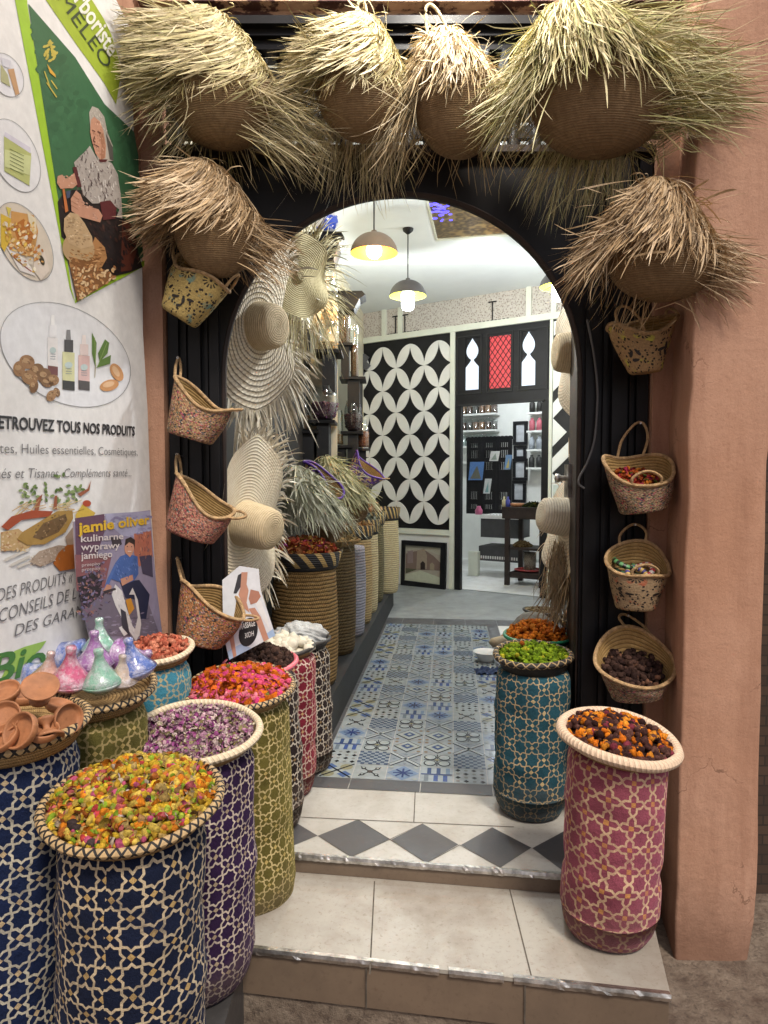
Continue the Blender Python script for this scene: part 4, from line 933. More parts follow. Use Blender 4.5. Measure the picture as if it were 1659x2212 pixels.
def bottle(x0, x1, y0, y1, body, band, cap):
    w_ = x1 - x0; flat(g_, SW, z4((x0, y0 + (y1 - y0) * .36), (x1, y0 + (y1 - y0) * .38), (x1, y1), (x0, y1 - 8)), k1 * 2.2, body)
    flat(g_, SW, z4((x0 + w_ * .15, y0 + (y1 - y0) * .16), (x1 - w_ * .12, y0 + (y1 - y0) * .17), (x1 - w_ * .12, y0 + (y1 - y0) * .37), (x0 + w_ * .15, y0 + (y1 - y0) * .36)), k1 * 2.3, cap); flat(g_, SW, z4((x0 + w_ * .35, y0), (x1 - w_ * .35, y0), (x1 - w_ * .3, y0 + (y1 - y0) * .17), (x0 + w_ * .3, y0 + (y1 - y0) * .16)), k1 * 2.2, tuple(min(.8, c + .15) for c in cap))
    flat(g_, SW, z4((x0, y1 - 60), (x1, y1 - 52), (x1, y1), (x0, y1 - 8)), k1 * 2.5, band); flat(g_, SW, [(x * .375, 553 + y * .375) for x, y in ellipse((x0 + x1) / 2, y0 + (y1 - y0) * .58, w_ * .32, 18, 0, 14)], k1 * 2.6, (.45, .55, .55))
    for k in range(3): line(g_, SW, z4((x0 + w_ * .25, y0 + (y1 - y0) * (.64 + .04 * k)), (x1 - w_ * .25, y0 + (y1 - y0) * (.645 + .04 * k))), 1.2, k1 * 2.7, (.2, .25, .28))
bottle(270, 328, 340, 690, (.72, .70, .70), (.16, .05, .05), (.74, .74, .76)); bottle(355, 425, 425, 775, (.60, .60, .34), (.03, .03, .03), (.05, .045, .05)); bottle(447, 512, 455, 775, (.62, .42, .40), (.06, .05, .05), (.70, .58, .56))
LEAF = (.11, .20, .045)
for P in (((525, 440), (552, 500), (545, 640), (525, 560)), ((600, 480), (625, 500), (615, 560), (570, 610), (560, 560)), ((635, 570), (630, 620), (550, 645), (575, 600))): flat(g_, SW, z4(*P), k1 * 2.4, LEAF)
line(g_, SW, z4((540, 470), (545, 640)), 1., k1 * 3, (.3, .42, .14)); line(g_, SW, z4((610, 500), (555, 640)), 1., k1 * 3, (.3, .42, .14)); line(g_, SW, z4((545, 630), (540, 700)), 1.3, k1 * 3, (.3, .25, .12))
for (x, y, rx, ry, ro) in ((150, 610, 45, 40, 20), (105, 650, 35, 45, 0), (205, 660, 40, 45, 60), (165, 700, 50, 40, 30), (250, 690, 40, 45, 10), (190, 750, 25, 40, 10), (300, 715, 35, 32, 0), (265, 730, 36, 26, 20), (290, 805, 26, 34, 30), (322, 785, 18, 28, -20)):
    (cx_, cy_), = z4((x, y)); flat(g_, SW, ellipse(cx_, cy_, rx * .375, ry * .375, ro, 18), k1 * (2.4 + .03 * (x % 7)), [(.30, .16, .07), (.20, .10, .04), (.36, .20, .09)][x % 3]); flat(g_, SW, ellipse(cx_ - 3, cy_ - 3, rx * .2, ry * .14, ro, 10), k1 * 2.8, (.42, .26, .13)); dabs(g_, SW, ellipse(cx_, cy_, rx * .32, ry * .32, ro, 12), 9, 2.2, [(.30, .16, .07), (.18, .09, .04), (.44, .27, .14)], k1 * 2.85)
for (x, y, ro) in ((668, 670, 60), (625, 745, -15)): (cx_, cy_), = z4((x, y)); flat(g_, SW, ellipse(cx_, cy_, 21, 12, ro, 20), k1 * 2.5, (.55, .28, .12)); flat(g_, SW, ellipse(cx_ - 2, cy_ - 2, 13, 6, ro, 14), k1 * 2.9, (.68, .45, .27))
# herbs and spices at the bottom
for k in range(60):
    x, y = 110 + rng.uniform(0, 380), rng.uniform(1240, 1430)
    if abs(x - 300) > 60 + (y - 1230) * 1.2: continue
    (cx_, cy_), = z4((x, y)); flat(g_, SW, ellipse(cx_, cy_, 5.5, 3, rng.uniform(0, 180), 7), k1 * (2 + .01 * k), [(.16, .24, .08), (.24, .32, .13), (.10, .16, .05)][k % 3])
for P in (((190, 1480), (205, 1400), (240, 1370), (232, 1400), (215, 1470)), ((300, 1460), (310, 1380), (325, 1380), (322, 1460)), ((440, 1370), (500, 1340), (520, 1290), (510, 1350), (460, 1385))): flat(g_, SW, z4(*P), k1 * 2.6, (.30, .10, .05))
for k in range(22): x = 60 + rng.uniform(0, 330); line(g_, SW, z4((x, 1490 + rng.uniform(-60, 10)), (x + rng.uniform(60, 120), 1440 + rng.uniform(-40, 30))), 1.6, k1 * (2.5 + .01 * k), [(.50, .33, .15), (.62, .50, .28)][k % 2])
flat(g_, SW, z4((0, 1560), (60, 1500), (180, 1465), (300, 1470), (280, 1500), (120, 1520), (40, 1580)), k1 * 2.8, (.34, .07, .03))
flat(g_, SW, z4((430, 1490), (470, 1430), (545, 1480), (520, 1520), (440, 1560)), k1 * 2.6, (.60, .42, .07)); (cx_, cy_), = z4((495, 1425)); flat(g_, SW, ellipse(cx_, cy_, 9, 7), k1 * 2.8, (.42, .07, .03))
flat(g_, SW, z3((0, 300), (100, 280), (200, 360), (150, 400), (0, 410)), k1 * 2.4, (.50, .34, .16))
def grains(n, x0, x1, y0, y1, cols, s, lay, test=None):
    for k in range(n):
        x, y = rng.uniform(x0, x1), rng.uniform(y0, y1)
        if test and not test(x, y): continue
        (cx_, cy_), = z3((x, y)); flat(g_, SW, ellipse(cx_, cy_, s, s * .6, rng.uniform(0, 180), 6), k1 * (lay + .004 * k), cols[k % len(cols)])
grains(60, 0, 150, 290, 410, [(.55, .38, .2), (.42, .22, .1), (.66, .52, .34)], 3.2, 2.6)
flat(g_, SW, z3((90, 340), (120, 300), (320, 180), (410, 175), (415, 220), (370, 300), (250, 370), (150, 375)), k1 * 3.4, (.36, .22, .06)); flat(g_, SW, z3((180, 330), (240, 250), (370, 195), (380, 230), (330, 300), (230, 345)), k1 * 3.6, (.15, .09, .04))
grains(70, 190, 370, 200, 335, [(.20, .12, .06), (.10, .06, .03), (.36, .24, .13)], 2.4, 3.8, lambda x, y: abs((y - 265) + (x - 280) * .55) < 48)
flat(g_, SW, z3((160, 470), (220, 410), (330, 375), (380, 380), (300, 470), (230, 500)), k1 * 2.6, (.40, .31, .24)); grains(80, 170, 370, 380, 495, [(.5, .4, .32), (.3, .22, .16), (.58, .5, .42)], 2.2, 2.9, lambda x, y: abs((y - 440) + (x - 270) * .5) < 45)
flat(g_, SW, z3((300, 480), (330, 420), (380, 375), (425, 370), (425, 510), (340, 525)), k1 * 2.7, (.42, .13, .025)); flat(g_, SW, z3((370, 330), (430, 250), (430, 370), (380, 375)), k1 * 2.65, (.34, .25, .19))
for q in (((25, 460), (160, 400)), ((60, 490), (165, 440)), ((100, 500), (170, 470))): line(g_, SW, z3(*q), 6, k1 * 2.5, (.60, .57, .52))
g_.build('printed_pictures', M_print, bt, False)
INK = (.028, .028, .034); GI = (.15, .15, .16)
lt = MB(); text_on(lt, SW, 'RETROUVEZ TOUS NOS PRODUITS', (-22, 924), (290, 941), (-21.6, 896), k1 * 2, INK, .028); lt.build('lettering', M_print, bt, False)
lt = MB(); text_on(lt, SW, 'Plantes, Huiles essentielles, Cosmétiques,', (-50, 978), (296, 984), (-50, 954), k1 * 2, GI, -.008); lt.build('lettering', M_print, bt, False)
lt = MB(); text_on(lt, SW, 'Thés et Tisanes, Compléments santé...', (-32, 1034), (282, 1029), (-32, 1010), k1 * 2, GI, -.008, .22); lt.build('lettering', M_print, bt, False)
lt = MB(); text_on(lt, SW, 'DES PRODUITS «', (-8, 1301), (154, 1256), (-9, 1272), k1 * 2, GI, -.006, .25); lt.build('lettering', M_print, bt, False)
lt = MB(); text_on(lt, SW, 'CONSEILS DE L\'EXPERT', (-6, 1346), (232, 1271), (-7, 1316), k1 * 2, GI, -.006, .25); lt.build('lettering', M_print, bt, False)
lt = MB(); text_on(lt, SW, 'DES GARANTIES', (29, 1375), (218, 1313), (28.5, 1350), k1 * 2, GI, -.006, .25); lt.build('lettering', M_print, bt, False)
lt = MB(); text_on(lt, SW, 'herboriste', (130, -42), (236, 124), (157, -66), k1 * 2.4, (.76, .76, .70), .02); lt.build('lettering', M_print, bt, False)
lt = MB(); text_on(lt, SW, 'MÉLÉO', (120, -4), (226, 150), (141, -22), k1 * 2.4, (.05, .07, .035), -.004); lt.build('lettering', M_print, bt, False)
lt = MB(); flat(lt, SW, z3((80, 985), (140, 960), (265, 925), (235, 970), (120, 1075), (0, 1180), (0, 1150)), k1 * 1.4, (.30, .50, .10)); lt.build('leaf_mark', M_print, bt, False)
lt = MB(); text_on(lt, SW, 'Bio', (-26, 1482), (92, 1446), (-30, 1418), k1 * 2.6, (.06, .19, .045), .02, .3); lt.build('lettering', M_print, bt, False)


# ---------------------------------------------------------------- the book poster leaning in front of the banner
JP = Plane(SW.pt(-.25, 0, .055), (.13, 1, 0))
t = thing('book_poster', 'glossy poster of a man in blue on a white scooter, leaning before the banner', 'poster', JP.px(250, 1375))
def jq(*p): return z3(*p)
mb = MB(); q = [(159, 1127), (240, 1112), (324, 1102), (336, 1250), (352, 1385), (270, 1400), (200, 1400), (181, 1320), (165, 1230)]
extrude(mb, [JP.px(x, y, -.004) for x, y in q], JP.n * .004, (.35, .30, .34)); mb.build('board', M_vc, t, False)
g_ = MB(); k1 = .0007
flat(g_, JP, q, k1, (.27, .24, .34)); flat(g_, JP, jq((430, 220), (600, 195), (600, 300), (560, 420), (520, 520), (440, 560)), k1 * 1.5, (.12, .06, .10))
flat(g_, JP, jq((600, 195), (865, 178), (868, 300), (770, 330), (700, 320), (620, 250)), k1 * 1.5, (.34, .34, .48)); flat(g_, JP, jq((770, 310), (868, 290), (878, 440), (800, 500), (770, 420)), k1 * 1.6, (.42, .15, .10)); flat(g_, JP, jq((430, 430), (640, 440), (600, 620), (440, 640)), k1 * 1.7, (.23, .09, .10))
flat(g_, JP, jq((440, 560), (560, 530), (590, 560), (560, 780), (470, 740)), k1 * 1.8, (.025, .022, .03)); flat(g_, JP, jq((470, 760), (600, 640), (850, 700), (920, 900), (520, 900)), k1 * 1.9, (.16, .14, .19))
flat(g_, JP, jq((800, 440), (872, 430), (880, 560), (820, 540)), k1 * 1.9, (.06, .05, .09))
flat(g_, JP, jq((690, 440), (730, 425), (790, 440), (795, 540), (770, 580), (720, 600), (640, 570), (620, 580), (660, 480)), k1 * 2.5, (.06, .12, .34)); flat(g_, JP, jq((660, 480), (690, 450), (640, 560), (612, 640), (590, 640), (620, 560)), k1 * 2.7, (.08, .15, .40))
flat(g_, JP, jq((690, 590), (800, 575), (860, 660), (840, 800), (800, 800), (790, 690), (720, 680)), k1 * 2.4, (.02, .025, .06)); (cx_, cy_), = jq((742, 388)); flat(g_, JP, ellipse(cx_, cy_, 10.5, 17, 5), k1 * 3, (.50, .25, .17)); flat(g_, JP, jq((716, 380), (720, 340), (750, 328), (775, 345), (772, 400), (765, 370), (740, 358)), k1 * 3.3, (.03, .02, .018)); flat(g_, JP, jq((725, 425), (760, 425), (745, 445)), k1 * 3.1, (.5, .25, .17))
for c in ((730, 382), (754, 384)): (cx_, cy_), = jq(c); flat(g_, JP, ellipse(cx_, cy_, 1.5, 1., 0, 8), k1 * 3.6, (.05, .03, .03))
line(g_, JP, jq((733, 410), (752, 411)), 1.6, k1 * 3.6, (.7, .6, .55))
flat(g_, JP, jq((590, 640), (612, 600), (640, 610), (630, 650)), k1 * 3, (.50, .25, .17)); flat(g_, JP, jq((690, 570), (760, 545), (765, 575), (700, 610)), k1 * 3, (.50, .25, .17))
flat(g_, JP, jq((640, 660), (660, 600), (700, 640), (720, 720), (760, 840), (800, 890), (780, 930), (720, 840), (660, 720)), k1 * 3.2, (.66, .65, .66)); flat(g_, JP, jq((680, 850), (720, 830), (740, 880), (710, 900)), k1 * 3.5, (.70, .69, .70)); flat(g_, JP, jq((740, 660), (770, 660), (790, 790), (770, 880), (800, 900), (810, 830), (790, 690), (760, 620)), k1 * 3.3, (.62, .60, .60)); flat(g_, JP, jq((720, 690), (750, 680), (770, 740), (740, 780)), k1 * 3.6, (.60, .28, .04)); flat(g_, JP, jq((590, 640), (660, 620), (665, 632), (600, 655)), k1 * 3.5, (.05, .04, .05)); flat(g_, JP, jq((690, 740), (720, 760), (745, 900), (700, 850)), k1 * 3.7, (.05, .05, .07)); flat(g_, JP, jq((635, 330), (690, 330), (700, 370), (650, 395)), k1 * 2.2, (.05, .04, .05))
for k in range(30):
    x, y = rng.uniform(450, 640), rng.uniform(580, 800); (cx_, cy_), = jq((x, y)); flat(g_, JP, ellipse(cx_, cy_, rng.uniform(2, 6), rng.uniform(1, 3), rng.uniform(0, 180), 7), k1 * (2 + .02 * k), [(.20, .16, .26), (.08, .05, .08), (.32, .16, .12), (.14, .13, .24)][k % 4])
dabs(g_, JP, jq((620, 210), (860, 190), (868, 290), (760, 330)), 60, 5, [(.30, .30, .46), (.40, .40, .52), (.24, .22, .36)], k1 * 1.95, 0, .4, .000002)
dabs(g_, JP, jq((440, 560), (600, 440), (620, 640), (560, 800), (480, 820)), 130, 4, [(.10, .06, .09), (.20, .12, .18), (.05, .04, .06), (.30, .16, .14), (.17, .16, .28)], k1 * 2.1, None, .5, .000002)
dabs(g_, JP, jq((500, 860), (600, 780), (880, 760), (910, 890), (540, 900)), 110, 4.5, [(.20, .17, .25), (.13, .11, .16), (.28, .25, .34)], k1 * 2.2, 0, .35, .000002)
dabs(g_, JP, jq((660, 480), (700, 450), (790, 450), (795, 540), (720, 590), (640, 560)), 60, 3.0, [(.06, .12, .34), (.09, .16, .42), (.04, .08, .24), (.13, .20, .46)], k1 * 2.9, 60, .35, .000002)
dabs(g_, JP, jq((650, 640), (690, 620), (760, 830), (780, 900), (720, 830)), 40, 3.0, [(.70, .69, .70), (.52, .51, .55), (.60, .59, .62)], k1 * 3.4, 70, .35, .000002)
dabs(g_, JP, jq((780, 310), (866, 300), (872, 420), (810, 480)), 40, 3.5, [(.42, .15, .10), (.50, .20, .12), (.30, .10, .08), (.20, .10, .10)], k1 * 1.9, 90, .4, .000002)
g_.build('printed_picture', M_print, t, False)
lt = MB(); text_on(lt, JP, 'jamie oliver', (167, 1152), (322, 1131), (166, 1129), k1 * 4, (.66, .42, .03), .03)
for s, y, y2, wd in (('kulinarne', 1171, 1164, 92), ('wyprawy', 1189, 1184, 84), ('jamiego', 1208, 1203, 68)): text_on(lt, JP, s, (173, y), (173 + wd, y2), (172.5, y - 15), k1 * 4, (.62, .56, .56), .015)
for y in (1224, 1234): text_on(lt, JP, 'przepisy', (175, y), (215, y - 4), (174.8, y - 7), k1 * 4, (.55, .5, .5))
lt.build('lettering', M_print, t, False)

# massage poster leaning inside the left of the arch
MP = Plane(aty(530, 1400, 2.50), (1, .28, 0))
t = thing('massage_poster', 'leaning white massage price poster with legs and a black oval', 'poster', MP.px(540, 1425))
def mq(*p): return [(467.0 + x * .2188, 1209.6 + y * .2188) for x, y in p]        # tall crop (540..860)
mb = MB(); q = mq((70, 740), (130, 985), (585, 745), (440, 300), (420, 90), (230, 60), (60, 200))
extrude(mb, [MP.px(x, y, -.003) for x, y in q], MP.n * .003, (.70, .72, .76)); mb.build('card', M_vc, t, False)
g_ = MB(); S2 = (.52, .27, .19)
flat(g_, MP, q, k1, (.70, .73, .78)); flat(g_, MP, mq((110, 900), (130, 985), (350, 870), (240, 830)), k1 * 1.5, (.40, .52, .72)); flat(g_, MP, mq((490, 730), (560, 680), (585, 745), (500, 790)), k1 * 1.5, (.36, .50, .72))
flat(g_, MP, mq((215, 150), (250, 130), (245, 260), (200, 330), (170, 330)), k1 * 2, (.05, .05, .06)); flat(g_, MP, mq((250, 120), (310, 120), (300, 240), (320, 300), (300, 420), (330, 520), (280, 480), (220, 340), (240, 270)), k1 * 2.2, S2); flat(g_, MP, mq((340, 290), (420, 310), (440, 360), (400, 420), (340, 440), (320, 380)), k1 * 2.3, (.44, .21, .15))
flat(g_, MP, mq((320, 480), (380, 470), (440, 560), (520, 780), (470, 805), (400, 620)), k1 * 2.4, S2); flat(g_, MP, mq((110, 680), (160, 660), (200, 940), (170, 965)), k1 * 2.4, S2); flat(g_, MP, mq((370, 400), (440, 400), (500, 560), (530, 690), (450, 560)), k1 * 2.1, (.78, .79, .80)); flat(g_, MP, mq((310, 130), (420, 100), (430, 300), (330, 300)), k1 * 1.9, (.72, .75, .80))
cx_, cy_ = mq((315, 720))[0]; flat(g_, MP, [(x - (y - cy_) * .16, y) for x, y in ellipse(cx_, cy_ - 2, 20, 31, 0, 30)], k1 * 3, (.022, .022, .025))
g_.build('printed_picture', M_print, t, False)
lt = MB(); text_on(lt, MP, 'MASSAGE', mq((235, 688))[0], mq((385, 645))[0], mq((232, 632))[0], k1 * 4, (.72, .72, .72), .015); text_on(lt, MP, '30DH', mq((283, 772))[0], mq((372, 745))[0], mq((280, 722))[0], k1 * 4, (.72, .72, .72), .015); lt.build('lettering', M_print, t, False)
# grey cable on the right jamb
mb = MB(); P = smooth_path([aty(x, y, YF - .035) for x, y in ((1268, 690), (1282, 760), (1290, 830), (1290, 880), (1284, 950), (1268, 1000), (1252, 1030), (1250, 1045), (1262, 1055))], 60); tube(mb, P, .0045, 8)
tag(mb.build('cable', simple('grey_cable', (.09, .09, .095), .5)), 'grey electric cable curving down the black right jamb', 'cable')
# ================================================================ SACKS, TRAYS, CONTENTS
def wob(seed, amp):
    r = np.random.default_rng(seed); ph = r.uniform(0, 6.28, 12); am = r.uniform(.4, 1, 12)
    def fn(V, T, t):
        d = am[0] * np.sin(2 * T + ph[0] + 3 * t) + am[1] * np.sin(3 * T + ph[1] - 5 * t) + .6 * am[2] * np.sin(5 * T + ph[2] + 9 * t) + .5 * am[3] * np.sin(9 * t + ph[3]) + .35 * am[4] * np.sin(11 * T + ph[4] + 4 * t)
        k = 1 + amp * d * np.sin(np.pi * np.clip(t, .02, .98)) ** .5
        V = V.copy(); V[..., 0] *= k; V[..., 1] *= k; return V
    return fn
def sack(label, fab, C, zb, r, bx=0., by=0., seed=1, top_tuck=.94, group='star printed spice sacks', bulge=1.03, amp=.019):
    """C: centre of the top; base centre shifted by bx, by"""
    H = C[2] - zb; prof = [(.001, 0), (r * .70, .0), (r * .86, .012), (r * .95, .04), (r * bulge, .10)]
    for k in np.linspace(.15, .93, 26) * H:
        prof.append((r * (bulge + (1.0 - bulge) * (k / H)), k))
    prof += [(r * top_tuck, H * .965), (r * top_tuck * .9, H * .985), (.001, H)]
    mb = MB(); w_ = wob(seed, amp)
    def fn(V, T, t):
        V = w_(V, T, t); z = V[..., 2] / H; V[..., 0] += bx * (1 - z); V[..., 1] += by * (1 - z)
        fold = .010 * np.exp(-((z - .42 - .08 * np.sin(seed)) / .05) ** 2) * np.sin(2 * T + seed) + .008 * np.exp(-((z - .72) / .04) ** 2) * np.sin(3 * T + 2 * seed) + .004 * np.sin(6 * T + seed) * z; V[..., 0] += np.cos(T) * fold; V[..., 1] += np.sin(T) * fold
        crease = np.exp(-((V[..., 2] - H * .93) / .035) ** 2) * .006 * np.sin(17 * T + seed); V[..., 0] *= 1 + crease; V[..., 1] *= 1 + crease
        return V
    lathe(mb, prof, 72, (C[0], C[1], zb), fn=fn)
    return tag(mb.build('spice_sack', FAB[fab]), label, 'sack', group)
def stitch_mat(name, base, thread, n, wd=.16):
    m, nt, b = new_mat(name); b.inputs['Roughness'].default_value = .7
    uv = N(nt, 'ShaderNodeUVMap'); sx = N(nt, 'ShaderNodeSeparateXYZ'); L(nt, uv.outputs[0], sx.inputs[0])
    u = math_(nt, 'MULTIPLY', sx.outputs[0], n); v = math_(nt, 'MULTIPLY', sx.outputs[1], 2.0)
    lines = None
    for sg in (1, -1):
        f = math_(nt, 'FRACT', math_(nt, 'ADD', u, math_(nt, 'MULTIPLY_ADD', v, sg, 20.)) if sg > 0 else math_(nt, 'ADD', math_(nt, 'SUBTRACT', u, v), 20.))
        l_ = math_(nt, 'LESS_THAN', f, wd * 1.6); lines = l_ if lines is None else math_(nt, 'MAXIMUM', lines, l_)
    n1 = noise(nt, 90, 3, .7); c = mixc(nt, ramp(nt, n1, [(.3, 0.), (.7, 1.)]), tuple(x * .6 for x in base), base)
    L(nt, mixc(nt, lines, c, thread), b.inputs['Base Color']); bump(nt, b, lines, .6, .003); return m
def rope_mat(name, ca, cb):
    m, nt, b = new_mat(name); b.inputs['Roughness'].default_value = .8; uv = N(nt, 'ShaderNodeUVMap'); sx = N(nt, 'ShaderNodeSeparateXYZ'); L(nt, uv.outputs[0], sx.inputs[0])
    f = math_(nt, 'FRACT', math_(nt, 'ADD', math_(nt, 'MULTIPLY', sx.outputs[0], 70.), math_(nt, 'MULTIPLY_ADD', sx.outputs[1], 2.0, 20.))); h = math_(nt, 'ABSOLUTE', math_(nt, 'SUBTRACT', f, .5)); n1 = noise(nt, 120, 3, .7)
    c = mixc(nt, ramp(nt, n1, [(.3, 0.), (.7, 1.)]), cb, ca); L(nt, mixc(nt, ramp(nt, h, [(.36, 0.), (.5, .7)]), c, tuple(x * .45 for x in cb)), b.inputs['Base Color']); bump(nt, b, math_(nt, 'SUBTRACT', .5, h), .9, .005); return m
ST_X = stitch_mat('cane_rim_black_cross_stitch', (.52, .36, .18), (.012, .010, .010), 46, .17)
ST_R = rope_mat('pale_rope_rim', (.72, .62, .46), (.56, .45, .30))
ST_RP = rope_mat('rosy_rope_rim', (.72, .56, .42), (.58, .42, .29))
ST_K = stitch_mat('black_rim_tan_stitch', (.016, .013, .012), (.34, .24, .12), 26, .10)
M_dkwv = simple('dark_woven_cane', (.018, .015, .013), .6, var=.4, vs=60, bs_=.6, bscale=160)
ST_G = simple('green_plastic', (.02, .20, .10), .35)
ST_P = simple('pink_plastic', (.60, .13, .17), .35)
ST_B = simple('black_clay_rim', (.02, .016, .015), .45)
M_tanin = coil_mat('cane_tray', (.46, .31, .14), (.28, .17, .07), .010)
def tray(label, C, r, rim, M3, depth=.035, rimr=.0105, body=None, group=None, name='wicker_tray', seed=0):
    t = thing(name, label, 'tray', np.array(C) - M3 @ np.array([0, 0, depth]), group)
    mb = MB(); lathe(mb, [(.001, -depth), (r * .88, -depth), (r * .97, -depth * .4), (r, 0), (r - .008, .002), (r * .93, -depth * .4), (r * .84, -depth + .008), (.001, -depth + .008)], 56, C, M3); mb.build('dish', body or M_tanin, t)
    mb = MB(); th = np.linspace(0, 2 * np.pi, 96, endpoint=False); rr = r * (1 + .006 * np.sin(3 * th + seed) + .004 * np.sin(7 * th + 2 * seed)); P = np.stack([rr * np.cos(th), rr * np.sin(th), .004 * np.sin(2 * th + seed)], 1) @ M3.T + C
    tube(mb, P, rimr, 10, closed=True); mb.build('rim', rim, t); return t
def tiltm(back, roll=0.): return rotm((1, 0, 0), R(back)) @ rotm((0, 1, 0), R(roll))
def heap(name, label, cat, C, r, M3, mound, spec, n, seed=0, under=(.1, .06, .03), mat=None, zoff=-.006, layers=1.):
    """spec: list of (weight, kind, size, colours)"""
    g = np.random.default_rng(seed); mb = MB(); k = 14; prof = [(r * f, mound * (1 - f ** 2.2) - .010) for f in np.linspace(.001, .96, k)]
    lathe(mb, prof, 40, np.array(C) + M3 @ np.array([0, 0, zoff]), M3, col=under)
    W = np.array([s[0] for s in spec], float); W /= W.sum(); which = g.choice(len(spec), n, p=W)
    rho = np.sqrt(g.uniform(0, 1, n)) * r * .965; ph = g.uniform(0, 2 * np.pi, n); h = mound * (1 - (rho / r) ** 2.2)
    h += g.uniform(-.004, .008, n) * layers + .006 * np.sin(9 * ph + rho * 60) * (rho < r * .9)
    Pl = np.stack([rho * np.cos(ph), rho * np.sin(ph), h + zoff], 1) @ M3.T + C
    for i, (wt, kind, size, cols) in enumerate(spec):
        I = np.where(which == i)[0]; m_ = len(I)
        if not m_: continue
        cc = np.array(cols)[g.integers(0, len(cols), m_)] * g.uniform(.7, 1.25, (m_, 1)); sz_ = size * g.uniform(.65, 1.3, m_)
        if kind == 'bud': bits(mb, ICO2, Pl[I], np.stack([sz_ * .62, sz_ * .62, sz_ * 1.0], 1), cc, .05)
        elif kind == 'chunk': bits(mb, ICO1, Pl[I], np.stack([sz_, sz_ * .75, sz_ * .85], 1), cc, .22)
        elif kind == 'nut': bits(mb, ICO2, Pl[I], np.stack([sz_, sz_ * .95, sz_ * .8], 1), cc, .025)
        elif kind == 'petal':
            u, v = np.meshgrid(np.linspace(-1, 1, 4), np.linspace(-1, 1, 4), indexing='ij'); V = np.stack([u * np.sqrt(1 - v * v * .55), v * np.sqrt(1 - u * u * .4), .38 * (u * u + v * v) - .2 + .15 * u * v], -1).reshape(-1, 3)
            bits(mb, (V, grid_faces(4, 4)), Pl[I], np.stack([sz_, sz_ * .7, sz_ * .8], 1), cc, .06)
        elif kind == 'bloom':     # crumpled little rose: several cupped petals
            for q in range(4):
                u, v = np.meshgrid(np.linspace(-1, 1, 4), np.linspace(0, 1, 4), indexing='ij'); a = u * 1.1 + q * 1.57; rr_ = .25 + .75 * v ** .7; V = np.stack([rr_ * np.cos(a), rr_ * np.sin(a), v * 1.1 - .4 + .12 * np.sin(5 * a)], -1).reshape(-1, 3)
                rt = randrot(m_) if q == 0 else rt; bits(mb, (V, grid_faces(4, 4)), Pl[I], sz_, cc * g.uniform(.75, 1.2, (m_, 1)), .08, rt)
        elif kind == 'flake':
            V = np.array([(-1, -.5, 0), (.1, -.6, .15), (1, -.1, -.1), (.7, .6, .12), (-.2, .55, .0), (-.9, .3, -.15)]); bits(mb, (V, np.array([[0, 1, 2, 3], [0, 3, 4, 5]])), Pl[I], sz_, cc, .1)
        elif kind == 'twig': bits(mb, ICO1, Pl[I], np.stack([sz_ * .16, sz_ * .16, sz_], 1), cc, .1)
    o = mb.build(name, mat or M_petal); return tag(o, label, cat, kind='stuff')

def ctr(x, y, Y): return aty(x, y, Y)
# --- navy sack in front (potpourri)
C = ctr(289, 1725, 1.46); M3 = tiltm(5, 1.5); r = .189
sack('navy star printed sack at the front under the yellow potpourri', 'navy', C - [0, 0, .035], .10, .160, -.022, .0, 2)
tray('wide cane tray with black cross stitched rim heaped with yellow potpourri', C, r, ST_X, M3, seed=1, group='cross stitched trays')
YEL = [(.60, .40, .035), (.52, .32, .035), (.64, .46, .09)]; GRN = [(.24, .36, .03), (.34, .42, .05)]; ORG = [(.66, .22, .02), (.52, .17, .04)]; RED = [(.42, .05, .05), (.55, .13, .14), (.5, .1, .2)]; PAL = [(.60, .50, .38), (.55, .45, .42)]; BRN = [(.40, .27, .09), (.46, .33, .12), (.30, .17, .07)]
heap('potpourri', 'yellow orange and green dried flower potpourri on the front tray', 'potpourri', C, r * .97, M3, .052, [(3.6, 'bud', .0120, YEL), (1.9, 'bloom', .0108, BRN + YEL), (1.2, 'chunk', .011, BRN + YEL), (1.6, 'bud', .0105, GRN), (1.3, 'bloom', .0115, ORG), (.5, 'bud', .013, ORG), (1.0, 'bud', .0115, RED), (.5, 'bloom', .011, RED), (1.0, 'petal', .010, PAL), (1.4, 'flake', .009, BRN + GRN), (.7, 'twig', .014, BRN), (1.6, 'chunk', .005, BRN + GRN + ORG), (.12, 'bud', .015, [(.07, .05, .05)])], 2300, 3, (.22, .14, .04))
# --- royal blue sack far left (clay dishes)
C1 = ctr(24, 1560, 1.54); M1 = tiltm(3, 2); r1 = .166
sack('royal blue star printed sack at the left edge under the clay dishes', 'navy2', C1 - [0, 0, .04], .10, .142, -.045, 0, 5)
tray('deep cane tray with cross stitched rim full of brown clay dishes', C1, r1, ST_X, M1, .045, .012, seed=2, group='cross stitched trays')
# --- purple sack (rose petals)
C = ctr(423, 1580, 1.95); M3 = tiltm(7, 1); r = .188
sack('purple star printed sack under the pale rose petals', 'purple', C - [0, 0, .03], .10, .170, .0, -.03, 8)
tray('round tray with pale rope rim full of rose petals', C, r, ST_R, M3, rimr=.012, seed=3)
heap('rose_petals', 'pale pink and purple dried rose petals in the rope rimmed tray', 'petals', C, r * .93, M3, .026, [(4, 'petal', .0085, [(.62, .40, .46), (.70, .56, .54), (.52, .28, .40)]), (1.5, 'petal', .008, [(.40, .11, .30), (.30, .07, .24)]), (1.4, 'flake', .009, [(.66, .58, .44), (.46, .40, .20), (.36, .32, .13)])], 2100, 4, (.35, .2, .22))
